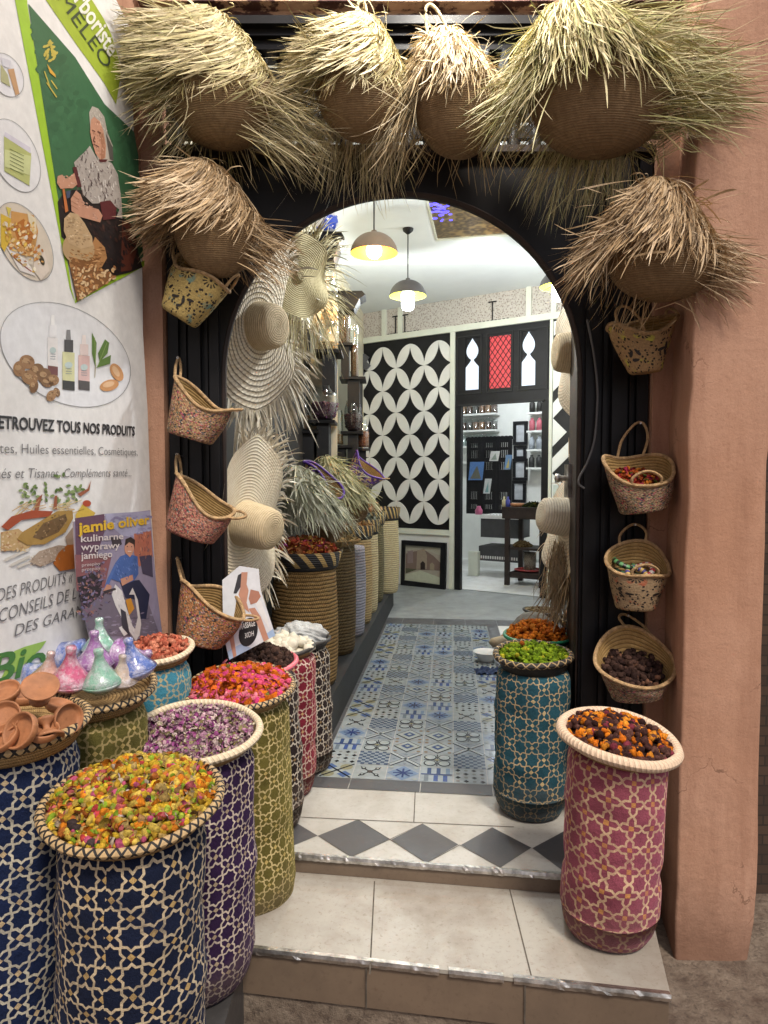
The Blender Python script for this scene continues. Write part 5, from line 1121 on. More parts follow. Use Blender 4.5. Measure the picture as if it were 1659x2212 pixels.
# --- olive sack (pink and orange rosebuds)
C = ctr(518, 1482, 2.30); M3 = tiltm(7, 0); r = .186
sack('olive star printed sack under the pink and orange rosebuds', 'olive', C - [0, 0, .03], .10, .166, .03, -.03, 12)
tray('cane tray with cross stitched rim full of pink and orange rosebuds', C, r, ST_X, M3, seed=4, group='cross stitched trays')
heap('rosebuds', 'bright pink and orange rosebuds heaped on the tray', 'rosebuds', C, r * .96, M3, .042, [(2.4, 'bud', .0135, [(.64, .10, .19), (.66, .06, .22), (.72, .20, .26)]), (1.2, 'chunk', .0135, [(.70, .10, .20), (.62, .08, .18)]), (2.6, 'bloom', .015, [(.72, .17, .015), (.64, .13, .02)]), (1, 'chunk', .013, [(.70, .20, .02), (.60, .12, .03)]), (.12, 'bud', .013, [(.08, .04, .02), (.15, .13, .03)])], 1000, 5, (.35, .07, .04))
# --- moss sack at the wall (tagines)
C5 = ctr(200, 1487, 1.86); M5 = tiltm(5, 0); r5 = .166
sack('moss green star printed sack under the little tagines', 'moss', C5 - [0, 0, .035], .10, .145, 0, 0, 15)
tray('cane tray with cross stitched rim carrying wrapped tagines', C5, r5, ST_X, M5, .04, .011, seed=5, group='cross stitched trays')
# --- light blue sack in the corner (coral dried fruit)
C6 = ctr(338, 1406, 2.22); M6 = tiltm(6, -4)
sack('light blue star printed sack in the corner behind the tagines', 'sky', C6 - [0, 0, .03], .10, .108, .01, 0, 18)
tray('small pale rope rimmed tray of coral red dried fruit', C6, .116, ST_R, M6, seed=6)
heap('coral_fruit', 'coral red dried fruit pieces in the small corner tray', 'dried fruit', C6, .108, M6, .04, [(3, 'chunk', .013, [(.60, .17, .10), (.52, .13, .08), (.64, .24, .15)]), (1, 'petal', .013, [(.58, .16, .10)])], 330, 6, (.3, .07, .04))
# --- three sacks in a row inside the doorway
C = ctr(562, 1432, 2.60); M3 = tiltm(3, -2)
sack('black and cream star printed sack just behind the olive one', 'black', C - [0, 0, .03], ZF, .142, .03, -.02, 21)
tray('pink plastic tray of dark dried prunes', C, .142, ST_P, M3, .03, .010, ST_P, seed=7, name='plastic_tray')
heap('dark_prunes', 'dark brown dried prunes piled on the pink tray', 'dried fruit', C, .136, M3, .062, [(1, 'chunk', .013, [(.055, .032, .026), (.035, .02, .018), (.08, .045, .035)])], 420, 7, (.02, .012, .01))
C = ctr(622, 1396, 2.86); M3 = tiltm(4, 0)
sack('crimson star printed sack squeezed in the middle of the inner row', 'crimson', C - [0, 0, .03], ZF, .125, -.01, 0, 24)
tray('dark rimmed clay tray of white mineral pieces', C, .112, ST_B, M3, .03, .009, M_tanin, seed=8, name='clay_tray')
heap('white_minerals', 'large white mineral pieces on the dark rimmed tray', 'minerals', C, .106, M3, .02, [(1, 'chunk', .030, [(.66, .62, .52), (.58, .52, .42), (.70, .68, .60)])], 46, 8, (.3, .25, .18), simple('chalk', (.62, .58, .48), .8, var=.15, vs=30), layers=1.6)
C8 = ctr(650, 1380, 3.10); M3 = tiltm(2, 0)
sack('black and white star printed sack last in the inner row', 'black', C8 - [0, 0, .03], ZF, .130, .02, 0, 27)
tray('black tray under a clear plastic bag', C8, .134, ST_B, M3, .03, .010, M_dkwv, seed=9)
mb = MB(); V, Fc = ICO2
bm = bmesh.new(); bmesh.ops.create_icosphere(bm, subdivisions=5, radius=1.); V = np.array([v.co[:] for v in bm.verts]); Fc = np.array([[v.index for v in f.verts] for f in bm.faces]); bm.free()
d = .10 * np.sin(5 * V[:, 0] + 3 * V[:, 2]) + .09 * np.sin(8 * V[:, 1] - 5 * V[:, 0] + 1) + .05 * np.sin(19 * V[:, 0] + 11 * V[:, 2]) + .04 * np.sin(27 * V[:, 1] + 13 * V[:, 2]) + .30 * np.exp(-((V[:, 0] - .55) ** 2 + (V[:, 1]) ** 2) / .04) * (V[:, 2] > 0)
V2 = V * (1 + d)[:, None] * [.125, .10, .058]; V2[:, 2] = np.maximum(V2[:, 2], -.02); mb.add(V2 + C8 + [.0, 0, .018], Fc)
m_bag, nt, b = new_mat('cloudy_plastic'); b.inputs['Base Color'].default_value = (.62, .64, .65, 1); b.inputs['Roughness'].default_value = .22; b.inputs['Transmission Weight'].default_value = .35; bump(nt, b, noise(nt, 60, 6, .7), .8, .01)
tag(mb.build('plastic_bag', m_bag), 'cloudy clear plastic bag lying on the last inner sack', 'bag')
# --- teal sack on the right (green pods)
C = ctr(1152, 1413, 2.70); M3 = tiltm(4, -1.5); r = .152
sack('teal star printed sack standing right of the tiled aisle', 'teal', C - [0, 0, .05], ZF, .150, -.005, .0, 31, .97)
tray('black woven tray with tan stitches full of green pods', C, r, ST_K, M3, .05, .013, M_dkwv, seed=10)
heap('green_pods', 'bright green cardamom like pods in the black tray', 'pods', C, r * .93, M3, .022, [(5, 'bud', .0125, [(.17, .27, .012), (.24, .34, .02), (.12, .20, .012)]), (1.4, 'flake', .016, [(.14, .22, .015), (.2, .3, .03)]), (.25, 'bud', .014, [(.45, .42, .03)])], 520, 10, (.05, .08, .01))
mb = MB(); bits(mb, ICO2, np.array([C + M3 @ [-.04, .03, .035]]), np.array([[.02, .012, .01]]), np.array([(.40, .11, .02)])); tag(mb.build('orange_root', M_petal), 'single small orange root lying on the green pods', 'root')
# --- orange roots behind it
Co = ctr(1160, 1372, 2.99); M3 = tiltm(2, 1)
sack('purple and cream star printed sack hidden behind the teal one', 'purple', Co - [0, 0, .045], ZF, .135, 0, 0, 34)
tray('green plastic tray of orange roots behind the green pods', Co, .146, ST_G, M3, .04, .008, ST_G, seed=11, name='plastic_tray')
heap('orange_roots', 'orange turmeric coloured roots piled in the green tray', 'roots', Co, .138, M3, .06, [(3, 'chunk', .014, [(.60, .17, .015), (.50, .12, .015), (.66, .22, .03)]), (1.5, 'twig', .026, [(.56, .15, .015)])], 330, 11, (.25, .06, .01))
# --- raspberry sack on the step
C = ctr(1336, 1592, 2.03); M3 = tiltm(6, 5.5); r = .173
sack('raspberry pink star printed sack standing on the lower step', 'pink', C - [0, 0, .03], ZS, .150, -.015, .035, 37, .96)
tray('rosy rope rimmed tray of orange and dark dried fruit', C, r, ST_RP, M3, .03, .017, seed=12)
heap('orange_dark_fruit', 'orange and dark brown dried fruit mix on the rope rimmed tray', 'dried fruit', C, r * .93, M3, .045, [(4, 'nut', .0120, [(.075, .032, .028), (.045, .02, .018), (.12, .055, .045)]), (2.6, 'chunk', .0125, [(.68, .20, .015), (.62, .16, .015), (.72, .27, .03)]), (.3, 'nut', .012, [(.22, .04, .06)])], 640, 12, (.03, .015, .012))
# --- purple sack with stones far right inside
C = ctr(1252, 1338, 3.3); M3 = tiltm(3, 0)
sack('dark purple star printed sack inside by the right jamb', 'purple', C - [0, 0, .03], ZF, .095, 0, 0, 40)
tray('black stitched tray of pale orange stones by the right jamb', C, .105, ST_K, M3, .03, .010, M_dkwv, seed=13)
mbs = [(-.055, -.03, .03, .042), (-.005, -.045, .03, .04), (.045, -.02, .032, .042), (-.02, .03, .05, .04), (-.005, -.02, .068, .028)]
M_clay = simple('terracotta_clay', (.44, .20, .09), .7, var=.2, vs=25, bs_=.15, bscale=120)
for (x, y, z, s) in mbs:
    mb = MB(); bits(mb, ICO2, np.array([C + M3 @ [x, y, z]]), np.array([[s * .8, s * .9, s * .6]]), np.array([(.5, .25, .1)]), .06)
    o = mb.build('pumice_stone', M_clay); tag(o, 'pale orange clay stone in the tray by the right jamb', 'stone', 'clay stones in the inner right tray')

# --- clay dishes on the far left tray
def dish(mb, C, M3, r, h, stem=0.):
    if stem: lathe(mb, [(.001, 0), (r * .55, 0), (r * .5, .006), (r * .22, .015), (r * .2, stem), (r * .7, stem + .012), (r, stem + h), (r * 1.02, stem + h + .006), (r * .9, stem + h + .004), (r * .7, stem + .02), (.001, stem + .016)], 28, C, M3)
    else: lathe(mb, [(.001, 0), (r * .72, 0), (r * .95, h * .4), (r, h), (r * .96, h + .004), (r * .87, h), (r * .8, h * .45), (r * .68, .008), (.001, .008)], 28, C, M3)
DSH = [((58, 1582), 1.41, .040, .024, 0, (-.30, -.80, .5), 'round clay dish leaning at the front of the pile, hollow side out'), ((14, 1556), 1.44, .037, .022, 0, (.10, -.75, .62), 'clay dish left in the pile, hollow side facing the viewer'), ((14, 1505), 1.58, .036, .020, 0, (0, -.45, .9), 'clay dish lying at the back left of the pile'),
       ((85, 1512), 1.52, .040, .018, .026, (.30, -.45, .80), 'stemmed clay cup standing at the back of the pile'), ((139, 1553), 1.50, .036, .018, 0, (.85, -.5, .2), 'clay dish standing on edge at the right of the pile'), ((98, 1552), 1.46, .034, .018, .024, (.35, -.5, -.75), 'stemmed clay cup lying upside down in the pile'),
       ((48, 1520), 1.60, .036, .018, 0, (.1, .1, .97), 'clay dish lying flat behind the stemmed cup'), ((124, 1535), 1.60, .034, .018, 0, (.3, .1, .95), 'clay dish lying flat at the back right of the pile'), ((12, 1604), 1.40, .036, .02, 0, (-.2, -.5, .8), 'clay dish lowest at the front left edge of the pile'), ((92, 1592), 1.44, .034, .02, 0, (.2, -.2, .95), 'clay dish lying low between the front dish and the one on edge')]
M_clayb = simple('brown_clay', (.35, .145, .062), .65, var=.22, vs=22, bs_=.12, bscale=110)
for (p, Y, r, h, stm, ax, lab) in DSH:
    mb = MB(); dish(mb, ctr(*p, Y), frame(ax, (1, .2, .1)), r, h, stm); tag(mb.build('clay_dish', M_clayb), lab, 'clay dish', 'brown clay dishes in the left tray')
# --- wrapped tagines
def wrap_mat(name, col):
    m, nt, b = new_mat(name); f = noise(nt, 30, 6, .75); L(nt, mixc(nt, ramp(nt, f, [(.45, 0.), (.62, .75)]), col, (.62, .60, .66)), b.inputs['Base Color']); b.inputs['Roughness'].default_value = .18; b.inputs['Metallic'].default_value = .4; b.inputs['Coat Weight'].default_value = 1.; bump(nt, b, noise(nt, 55, 6, .75), .9, .008); return m
TC = dict(blue=wrap_mat('blue_glaze_in_cellophane', (.07, .13, .42)), pink=wrap_mat('pink_glaze_in_cellophane', (.50, .08, .18)), green=wrap_mat('mint_glaze_in_cellophane', (.20, .42, .32)), lilac=wrap_mat('lilac_glaze_in_cellophane', (.30, .12, .36)), salmon=wrap_mat('salmon_glaze_in_cellophane', (.50, .30, .24)), beige=wrap_mat('beige_glaze_in_cellophane', (.46, .36, .28)))
def tagine(col, p, Y, s, ax, label):
    s *= 1.22; C = ctr(*p, Y); M3 = frame(ax, (1, .1, 0)); t = thing('tagine', label, 'tagine', C, 'small wrapped tagines on one tray')
    mb = MB(); lathe(mb, [(.001, 0), (s * .55, 0), (s * .85, s * .25), (s * .98, s * .42), (s * .90, s * .44), (.001, s * .40)], 28, C, M3); mb.build('base', TC[col], t)
    mb = MB(); lathe(mb, [(s * .93, s * .43), (s * .95, s * .50), (s * .72, s * .75), (s * .42, s * 1.15), (s * .26, s * 1.5), (s * .2, s * 1.75), (s * .24, s * 1.95), (s * .2, s * 2.08), (.001, s * 2.12)], 28, C, M3); mb.build('lid', TC[col], t)
for a in [('blue', (105, 1482), 1.80, .052, (-.75, -.2, .65), 'big blue wrapped tagine toppled at the left of the tray'), ('blue', (175, 1432), 1.95, .056, (-.85, -.1, .5), 'blue wrapped tagine lying at the back of the tray'), ('salmon', (98, 1480), 1.74, .038, (.25, -.1, 1), 'salmon wrapped tagine in front of the big blue one'),
          ('pink', (150, 1490), 1.72, .048, (.12, -.12, 1), 'rose pink wrapped tagine at the front of the tray'), ('green', (216, 1415), 1.94, .044, (0, 0, 1), 'mint green wrapped tagine standing tallest at the back'), ('lilac', (205, 1448), 1.84, .046, (.05, -.1, 1), 'lilac wrapped tagine in the middle of the tray'),
          ('lilac', (248, 1420), 1.90, .046, (.95, -.2, .15), 'lilac and red wrapped tagine lying on its side'), ('green', (222, 1492), 1.73, .046, (-.04, -.1, 1), 'mint green wrapped tagine at the front of the tray'), ('beige', (262, 1484), 1.76, .036, (.1, -.1, 1), 'slim beige wrapped tagine beside the front green one'), ('blue', (300, 1464), 1.80, .046, (-.22, -.1, 1), 'blue wrapped tagine at the right edge of the tray')]: tagine(*a)

# --- things on the floor to the right
C = atz(1140, 1352, ZF + .0); Cs = aty(1128, 1372, 3.55)
t = thing('stone_quern', 'grey stone quern with a wooden spout on the floor behind the orange roots', 'quern', Cs * [1, 1, 0] + [0, 0, ZF])
mb = MB(); zc = Cs[2]; lathe(mb, [(.001, ZF), (.12, ZF), (.17, zc - .10), (.18, zc - .02), (.15, zc), (.001, zc - .01)], 36, (Cs[0] + .06, Cs[1], 0)); mb.build('base_stone', M_clayb, t)
M_stone = simple('grey_rough_stone', (.16, .15, .13), .9, var=.3, vs=30, bs_=.6, bscale=90)
mb = MB(); lathe(mb, [(.13, zc + .002), (.135, zc + .02), (.09, zc + .09), (.06, zc + .115), (.001, zc + .12)], 36, (Cs[0] + .06, Cs[1], 0)); mb.build('top_stone', M_stone, t)
mb = MB(); A = np.array([Cs[0] - .06, Cs[1] - .03, zc - .03]); 
for k in (0,): tube(mb, [A + [.02, 0, 0], A + [-.06, -.01, .005], A + [-.11, -.015, .0], A + [-.125, -.016, .0]], [.05, .042, .034, .01], 14, flatten=.7)
mb.build('spout', simple('pale_olive_wood', (.40, .33, .21), .6, var=.25, vs=20), t)
Cb = atz(1050, 1428, ZF); t = thing('enamel_bowl', 'white enamel bowl on the patterned floor beside the teal sack', 'bowl', Cb)
M_enam = simple('white_enamel', (.72, .74, .74), .2, var=.05); s = .092
mb = MB(); lathe(mb, [(.001, 0), (s * .6, 0), (s * .72, .03), (s * .95, .062), (s, .07), (s * 1.08, .072), (s * 1.07, .076), (s * .96, .074), (s * .7, .034), (s * .58, .008), (.001, .008)], 36, Cb); mb.build('bowl', M_enam, t)
mb = MB(); tube(mb, smooth_path([Cb + [s * .4, -.0, .05], Cb + [s * .8, 0, .085], Cb + [s * 1.2, 0, .09], Cb + [s * 1.7, .01, .10]], 12), [.012] * 12, 8, flatten=.5); mb.build('ladle_handle', M_enam, t)
mb = MB(); n = 26; u, v = np.meshgrid(np.linspace(-1, 1, n), np.linspace(-1, 1, n), indexing='ij'); Vc = np.stack([u * .085, v * .07, .012 + .011 * np.sin(5 * u + 3 * v) + .008 * np.sin(9 * v - 4 * u) + .006 * np.sin(14 * u)], -1).reshape(-1, 3); Vc[:, 2] = np.maximum(Vc[:, 2], .003)
mb.add(Vc + atz(1052, 1452, ZF), grid_faces(n, n)); tag(mb.build('cloth', simple('dark_blue_cloth', (.03, .05, .12), .9, bs_=.4, bscale=200)), 'crumpled dark blue cloth on the floor in front of the enamel bowl', 'cloth')
Ct = aty(1170, 1318, 4.4); 
tray('shallow black rimmed tray of seeds deeper inside by the straw tassel', Ct, .12, ST_B, tiltm(0), .02, .008, M_tanin, seed=14)
heap('dry_seeds', 'pale dry seeds in the shallow tray deeper inside', 'seeds', Ct, .11, tiltm(0), .012, [(1, 'chunk', .007, [(.5, .42, .28), (.2, .12, .07), (.36, .28, .15)])], 260, 14, (.2, .15, .08))
sack('black star printed sack carrying the tray of seeds', 'black', Ct - [0, 0, .02], ZF, .11, 0, 0, 43)
# ================================================================ SMALL HANGING BASKETS
M_handle = simple('tan_rope_handle', (.46, .30, .15), .85, var=.3, vs=60, bs_=.8, bscale=150)
def basket(label, rim_c, Y, ax, xh, a, b, bot, bw, mat, handles, group='little woven baskets on the door frame', rimmat=None, seed=0, spread=.4, kb=.75, dYb=.0, bx=(1, 0, 0)):
    """opening centre rim_c (picture) at depth Y, facing ax with long axis xh, half axes a, b; bot: bottom centre (picture), bw its half width"""
    C = ctr(*rim_c, Y); M3 = frame(ax, xh); Bc = ctr(*bot, Y + dYb); t = thing('hanging_basket', label, 'basket', Bc, group); g_ = np.random.default_rng(seed); ph = g_.uniform(0, 6, 4)
    dn = Bc - C; h = np.linalg.norm(dn); Mb = frame(-dn, bx); n = 64; th = np.linspace(0, 2 * np.pi, n + 1)
    rimw = (.012 * np.sin(2 * th + ph[0]) + .006 * np.sin(3 * th + ph[1])) * (a / .09)
    def ring(f, k=1.):      # f 0 bottom .. 1 rim
        e = f ** 1.15; X_ = Mb[:, 0] * bw * (1 - e) + M3[:, 0] * a * e; Y_ = Mb[:, 1] * bw * kb * (1 - e) + M3[:, 1] * b * e; c = Bc + (C - Bc) * f
        d = 1 + .03 * np.sin(3 * th + ph[2] + 4 * f); bul = 1 + .06 * np.sin(np.pi * f)
        return c + (np.cos(th) * d * k * bul)[:, None] * X_ + (np.sin(th) * d * k * bul)[:, None] * Y_ + (rimw * f ** 2)[:, None] * M3[:, 2]
    def surf(fs, ks, cap):
        rows = [ring(f, k) for f, k in zip(fs, ks)]; V = np.concatenate(rows); per = (a + bw) / 2; uv = np.concatenate([np.stack([th * per, np.full(n + 1, f * h)], 1) for f in fs]); return V, grid_faces(len(fs), n + 1), uv
    fs = np.concatenate([[0, 0, 0, .02, .06], np.linspace(.12, 1, 16)]); ks = np.concatenate([[.01, .5, .86, .96, 1.0], np.ones(16)])
    V, Fa, uv = surf(fs, ks, 0); mb = MB(); mb.add(V, Fa, uv=uv); mb.build('body', mat, t)
    fs = np.concatenate([np.linspace(.995, .12, 14), [.08, .08]]); ks = np.concatenate([np.full(14, .955), [.8, .01]]); V, Fa, uv = surf(fs, ks, 0); mb = MB(); mb.add(V, Fa, uv=uv); mb.build('lining', M_rush, t)
    RP = ring(1.)[:-1]; mb = MB(); tube(mb, RP, .0058 * (a / .085) ** .5, 8, closed=True); mb.build('rim', rimmat or M_handle, t)
    def on(thv): return RP[int(round((thv % (2 * np.pi)) / (2 * np.pi) * n)) % n]
    for (th0, tip) in handles:
        A, B = on(th0 - spread), on(th0 + spread); tip = np.array(tip, float); mid = (A + B) / 2
        nail = abs(tip).max() > 3.5; tip = ctr(*tip) if nail else mid + tip
        P = smooth_path([A, A + (tip - mid) * .55, tip + (A - mid) * .35, tip + (B - mid) * .35, B + (tip - mid) * .55, B], 30); mb = MB(); tube(mb, P, .0052, 8); mb.build('handle', M_handle, t)
        if nail: mb = MB(); tube(mb, [tip + [0, -.014, .004], tip + [0, -.013, .004], tip + [0, .06, -.002]], [.005, .0022, .0022], 8); tag(mb.build('nail', M_metal), 'small nail carrying the ' + ' '.join(label.replace(',', '').split()[:9]), 'nail', 'nails on the door frame')
    def out(thv, f, k=1.03): i = thv / (2 * np.pi) * n; r_ = ring(f, k); i0 = int(math.floor(i)) % n; w_ = i - math.floor(i); return r_[i0] * (1 - w_) + r_[i0 + 1] * w_
    return C, M3, out, t, h
if True:   # ochre openwork: flowers and leaves cut into the weave
    def lace_mat(name, base, holes, patch):
        m, nt, b = new_mat(name); b.inputs['Roughness'].default_value = .8
        uv = N(nt, 'ShaderNodeUVMap'); sx = N(nt, 'ShaderNodeSeparateXYZ'); L(nt, uv.outputs[0], sx.inputs[0])
        u = math_(nt, 'MULTIPLY', sx.outputs[0], 13.); v = math_(nt, 'MULTIPLY', sx.outputs[1], 13.)
        fu = math_(nt, 'SUBTRACT', math_(nt, 'FRACT', math_(nt, 'ADD', u, 50.)), .5); fv = math_(nt, 'SUBTRACT', math_(nt, 'FRACT', math_(nt, 'ADD', v, 50.25)), .5)
        rr = math_(nt, 'SQRT', math_(nt, 'ADD', math_(nt, 'MULTIPLY', fu, fu), math_(nt, 'MULTIPLY', fv, fv))); an = math_(nt, 'ARCTAN2', fv, fu)
        pet = math_(nt, 'GREATER_THAN', math_(nt, 'COSINE', math_(nt, 'MULTIPLY', an, 12.)), .15)
        ringm = math_(nt, 'MULTIPLY', math_(nt, 'GREATER_THAN', rr, .16), math_(nt, 'LESS_THAN', rr, .33))
        ctrm = math_(nt, 'LESS_THAN', rr, .06)
        hol = math_(nt, 'MAXIMUM', math_(nt, 'MULTIPLY', pet, ringm), ctrm)
        vo = N(nt, 'ShaderNodeTexVoronoi'); vo.inputs['Scale'].default_value = 80; L(nt, uv.outputs[0], vo.inputs['Vector']); sc_ = N(nt, 'ShaderNodeSeparateColor'); L(nt, vo.outputs['Color'], sc_.inputs[0])
        low = math_(nt, 'LESS_THAN', sx.outputs[1], .135)
        hol = math_(nt, 'MAXIMUM', math_(nt, 'MULTIPLY', hol, math_(nt, 'SUBTRACT', 1., low)), math_(nt, 'MULTIPLY', low, math_(nt, 'MULTIPLY', math_(nt, 'LESS_THAN', vo.outputs['Distance'], .38), math_(nt, 'LESS_THAN', sc_.outputs[1], .6))))
        n1 = noise(nt, 120, 4, .7, uv.outputs[0]); n2 = noise(nt, 16, 3, .6, uv.outputs[0])
        c = mixc(nt, ramp(nt, n1, [(.3, 0.), (.7, 1.)]), tuple(x * .5 for x in base), base); c = mixc(nt, ramp(nt, n2, [(.58, 0.), (.66, .8)]), c, patch); L(nt, mixc(nt, hol, c, holes), b.inputs['Base Color'])
        bump(nt, b, math_(nt, 'SUBTRACT', n1, hol), .8, .006); return m
    ML1 = lace_mat('ochre_openwork_weave', (.52, .38, .13), (.03, .02, .012), (.06, .20, .20)); ML2 = lace_mat('tan_openwork_weave', (.44, .27, .12), (.022, .015, .01), (.50, .48, .05)); ML3 = lace_mat('rusty_openwork_weave', (.40, .28, .16), (.02, .012, .01), (.40, .09, .04))
YB = 2.46
S_ = math.pi / 2
def leaf_holes(bk, spots):
    """dark leaf shaped openings on the outside of a basket"""
    C, M3, out, t, h = bk; mb = MB()
    for (th, f, ang, ln) in spots:
        P = []
        for q in np.linspace(0, 2 * np.pi, 14, endpoint=False):
            x, y = ln * math.cos(q), ln * .42 * math.sin(q) * (1 - .25 * math.cos(q)); dx, dz = x * math.cos(ang) - y * math.sin(ang), x * math.sin(ang) + y * math.cos(ang); P.append(out((th + dx / .09) % (2 * np.pi), min(.98, f + dz / h)))
        mb.add(P, [np.arange(14).reshape(1, -1)], (.015, .011, .01))
    mb.build('leaf_openings', M_vc, t, False)
px_ = YB / F
B_ = basket('yellow ochre openwork basket hanging topmost on the left jamb', (440, 592), YB, (.50, -.28, .80), (.80, -.10, -.56), 68 * px_, .060, (384, 686), 42 * px_, ML1, [(0.1, (.045, -.02, .045)), (math.pi, (-.02, .02, .06))], seed=1, spread=.45)
leaf_holes(B_, [(-S_ - .25, .35, .3, .014), (-S_ + .1, .36, 1.9, .014), (-S_ + .35, .42, .2, .013), (-S_ + .05, .22, .6, .012), (-S_ - .6, .5, 1.0, .012)])
basket('confetti woven basket second on the left jamb, below the yellow one', (436, 857), YB, (.50, -.26, .82), (.78, -.16, -.56), 74 * px_, .050, (410, 948), 50 * px_, M_spk[0], [(0.0, (.045, -.02, .0)), (math.pi, (386, 776, 2.56))], seed=2, spread=.3)
basket('rosy confetti woven basket third on the left jamb', (440, 1070), YB, (.54, -.30, .78), (.76, -.16, -.60), 77 * px_, .062, (410, 1160), 54 * px_, M_spk[1], [(0.0, (.055, -.02, -.008)), (math.pi, (384, 984, 2.56))], seed=3, spread=.3)
basket('orange confetti woven basket lowest on the left jamb by the massage poster', (462, 1292), YB, (.42, -.30, .86), (.84, -.16, -.40), 80 * px_, .058, (428, 1386), 52 * px_, M_spk[2], [(0.0, (.06, -.02, .0)), (math.pi, (384, 1208, 2.56))], seed=4, spread=.3)
B_ = basket('tan openwork basket with yellow leaves, topmost on the right jamb', (1386, 700), YB, (-.14, -.40, .90), (.94, -.08, .26), 74 * px_, .058, (1394, 806), 34 * px_, ML2, [(-S_ - .5, (-.015, .01, .075)), (.2, (.0, .02, .03))], seed=11)
leaf_holes(B_, [(-S_ - .75, .42, 1.0, .016), (-S_ - .45, .46, 2.1, .016), (-S_ - .62, .28, 0.1, .016), (-S_ + .72, .55, 1.6, .018), (-S_ + .50, .50, .2, .018), (-S_ + .74, .40, 2.2, .017)])
C2, M2 = basket('confetti woven basket holding red petals on the right jamb', (1379, 1010), YB - .01, (.02, -.56, .82), (1, 0, .0), 75 * px_, .104, (1390, 1106), 50 * px_, M_spk[3], [(S_, (1380, 916, 2.57)), (-S_, (.0, -.01, .045))], seed=12)[:2]
heap('red_petals', 'red and orange petals inside the basket on the right jamb', 'petals', C2 - M2[:, 2] * .050, .098, M2 @ np.diag([1, .72, 1]), .012, [(3, 'petal', .011, [(.46, .05, .04), (.52, .12, .03), (.40, .04, .09)]), (1, 'bud', .009, [(.6, .2, .03), (.12, .14, .03)])], 340, 21, (.2, .03, .02))
B_ = basket('rusty openwork basket holding striped bangles on the right jamb', (1378, 1212), YB - .01, (.03, -.62, .78), (1, 0, -.05), 69 * px_, .094, (1374, 1316), 42 * px_, ML3, [(S_, (1369, 1135, 2.57)), (-S_, (.0, -.01, .04))], seed=13)
C3, M3_ = B_[:2]
leaf_holes(B_, [(-S_ - .85, .58, 1.0, .015), (-S_ - .5, .5, .1, .015), (-S_ - .85, .42, 2.2, .014), (-S_ + .5, .5, .2, .015), (-S_ + .8, .46, .9, .015)])
def stripe_mat(name, a, b, n):
    m, nt, bs = new_mat(name); uv = N(nt, 'ShaderNodeUVMap'); sx = N(nt, 'ShaderNodeSeparateXYZ'); L(nt, uv.outputs[0], sx.inputs[0]); L(nt, mixc(nt, math_(nt, 'GREATER_THAN', math_(nt, 'FRACT', math_(nt, 'MULTIPLY', sx.outputs[0], n)), .5), a, b), bs.inputs['Base Color']); bs.inputs['Roughness'].default_value = .4; return m
for (dx, dy, dz, r_, axm, ca, cb, lab) in ((-.03, .028, -.045, .040, (.3, -.2, .9), (.10, .30, .12), (.015, .02, .015), 'green and black striped bangle at the back of the basket'), (-.025, .0, -.065, .040, (.2, -.1, .95), (.03, .09, .05), (.01, .012, .01), 'dark green bangle under the striped one in the basket'), (.03, -.0, -.05, .038, (-.4, -.4, .8), (.65, .62, .58), (.45, .05, .06), 'white and red bangle on the right in the basket'), (.0, -.032, -.04, .036, (.1, -.6, .75), (.60, .42, .12), (.08, .07, .26), 'yellow and violet bangle at the front of the basket')):
    th = np.linspace(0, 2 * np.pi, 40, endpoint=False); Mx = frame(axm, (1, 0, 0)); P = np.stack([r_ * np.cos(th), r_ * np.sin(th), 0 * th], 1) @ Mx.T + C3 + M3_ @ np.array([dx, dy, dz]); mb = MB(); tube(mb, P, .010, 10, closed=True, flatten=1.)
    tag(mb.build('bangle', stripe_mat('striped_bangle', ca, cb, 45)), lab, 'bangle', 'striped bangles in a basket')
C4, M4 = basket('deep rush basket of brown nuts, lowest on the right jamb', (1370, 1424), YB - .03, (-.10, -.66, .74), (1, -.05, -.22), 82 * px_, .128, (1378, 1508), 52 * px_, M_spk[3], [(S_ - .15, (1354, 1330, 2.57))], seed=14, spread=.36)[:2]
heap('brown_nuts', 'dark brown nuts filling the lowest right basket', 'nuts', C4 - M4[:, 2] * .045 + M4[:, 1] * -.012, .112, M4 @ np.diag([1, .86, 1]), .008, [(6, 'nut', .0110, [(.060, .034, .028), (.09, .05, .04), (.04, .022, .02)]), (.5, 'nut', .0105, [(.20, .10, .065)])], 340, 22, (.02, .012, .01), layers=.7)

# ================================================================ FRINGED PALM BASKETS
def ribbons(mb, paths, widths, cols, outward):
    """paths (n,k,3)"""
    n, k, _ = paths.shape; T = np.gradient(paths, axis=1); T /= np.linalg.norm(T, axis=2)[..., None] + 1e-9
    W = np.cross(T, outward[:, None, :]); W /= np.linalg.norm(W, axis=2)[..., None] + 1e-9
    prof = np.concatenate([[.75], np.ones(k - 3), [.8, .15]])[None, :, None]; hw = (widths[:, None, None] / 2) * prof
    Vt = np.stack([paths - W * hw, paths + W * hw], 2).reshape(n, k * 2, 3)
    i = np.arange(k - 1); f = np.stack([2 * i, 2 * i + 1, 2 * i + 3, 2 * i + 2], 1); Fa = (f[None] + (np.arange(n) * 2 * k)[:, None, None]).reshape(-1, 4)
    shade = rng.uniform(.9, 1.08, (n, k * 2, 1)); mb.add(Vt.reshape(-1, 3), Fa, (cols[:, None, :] * shade).reshape(-1, 3))
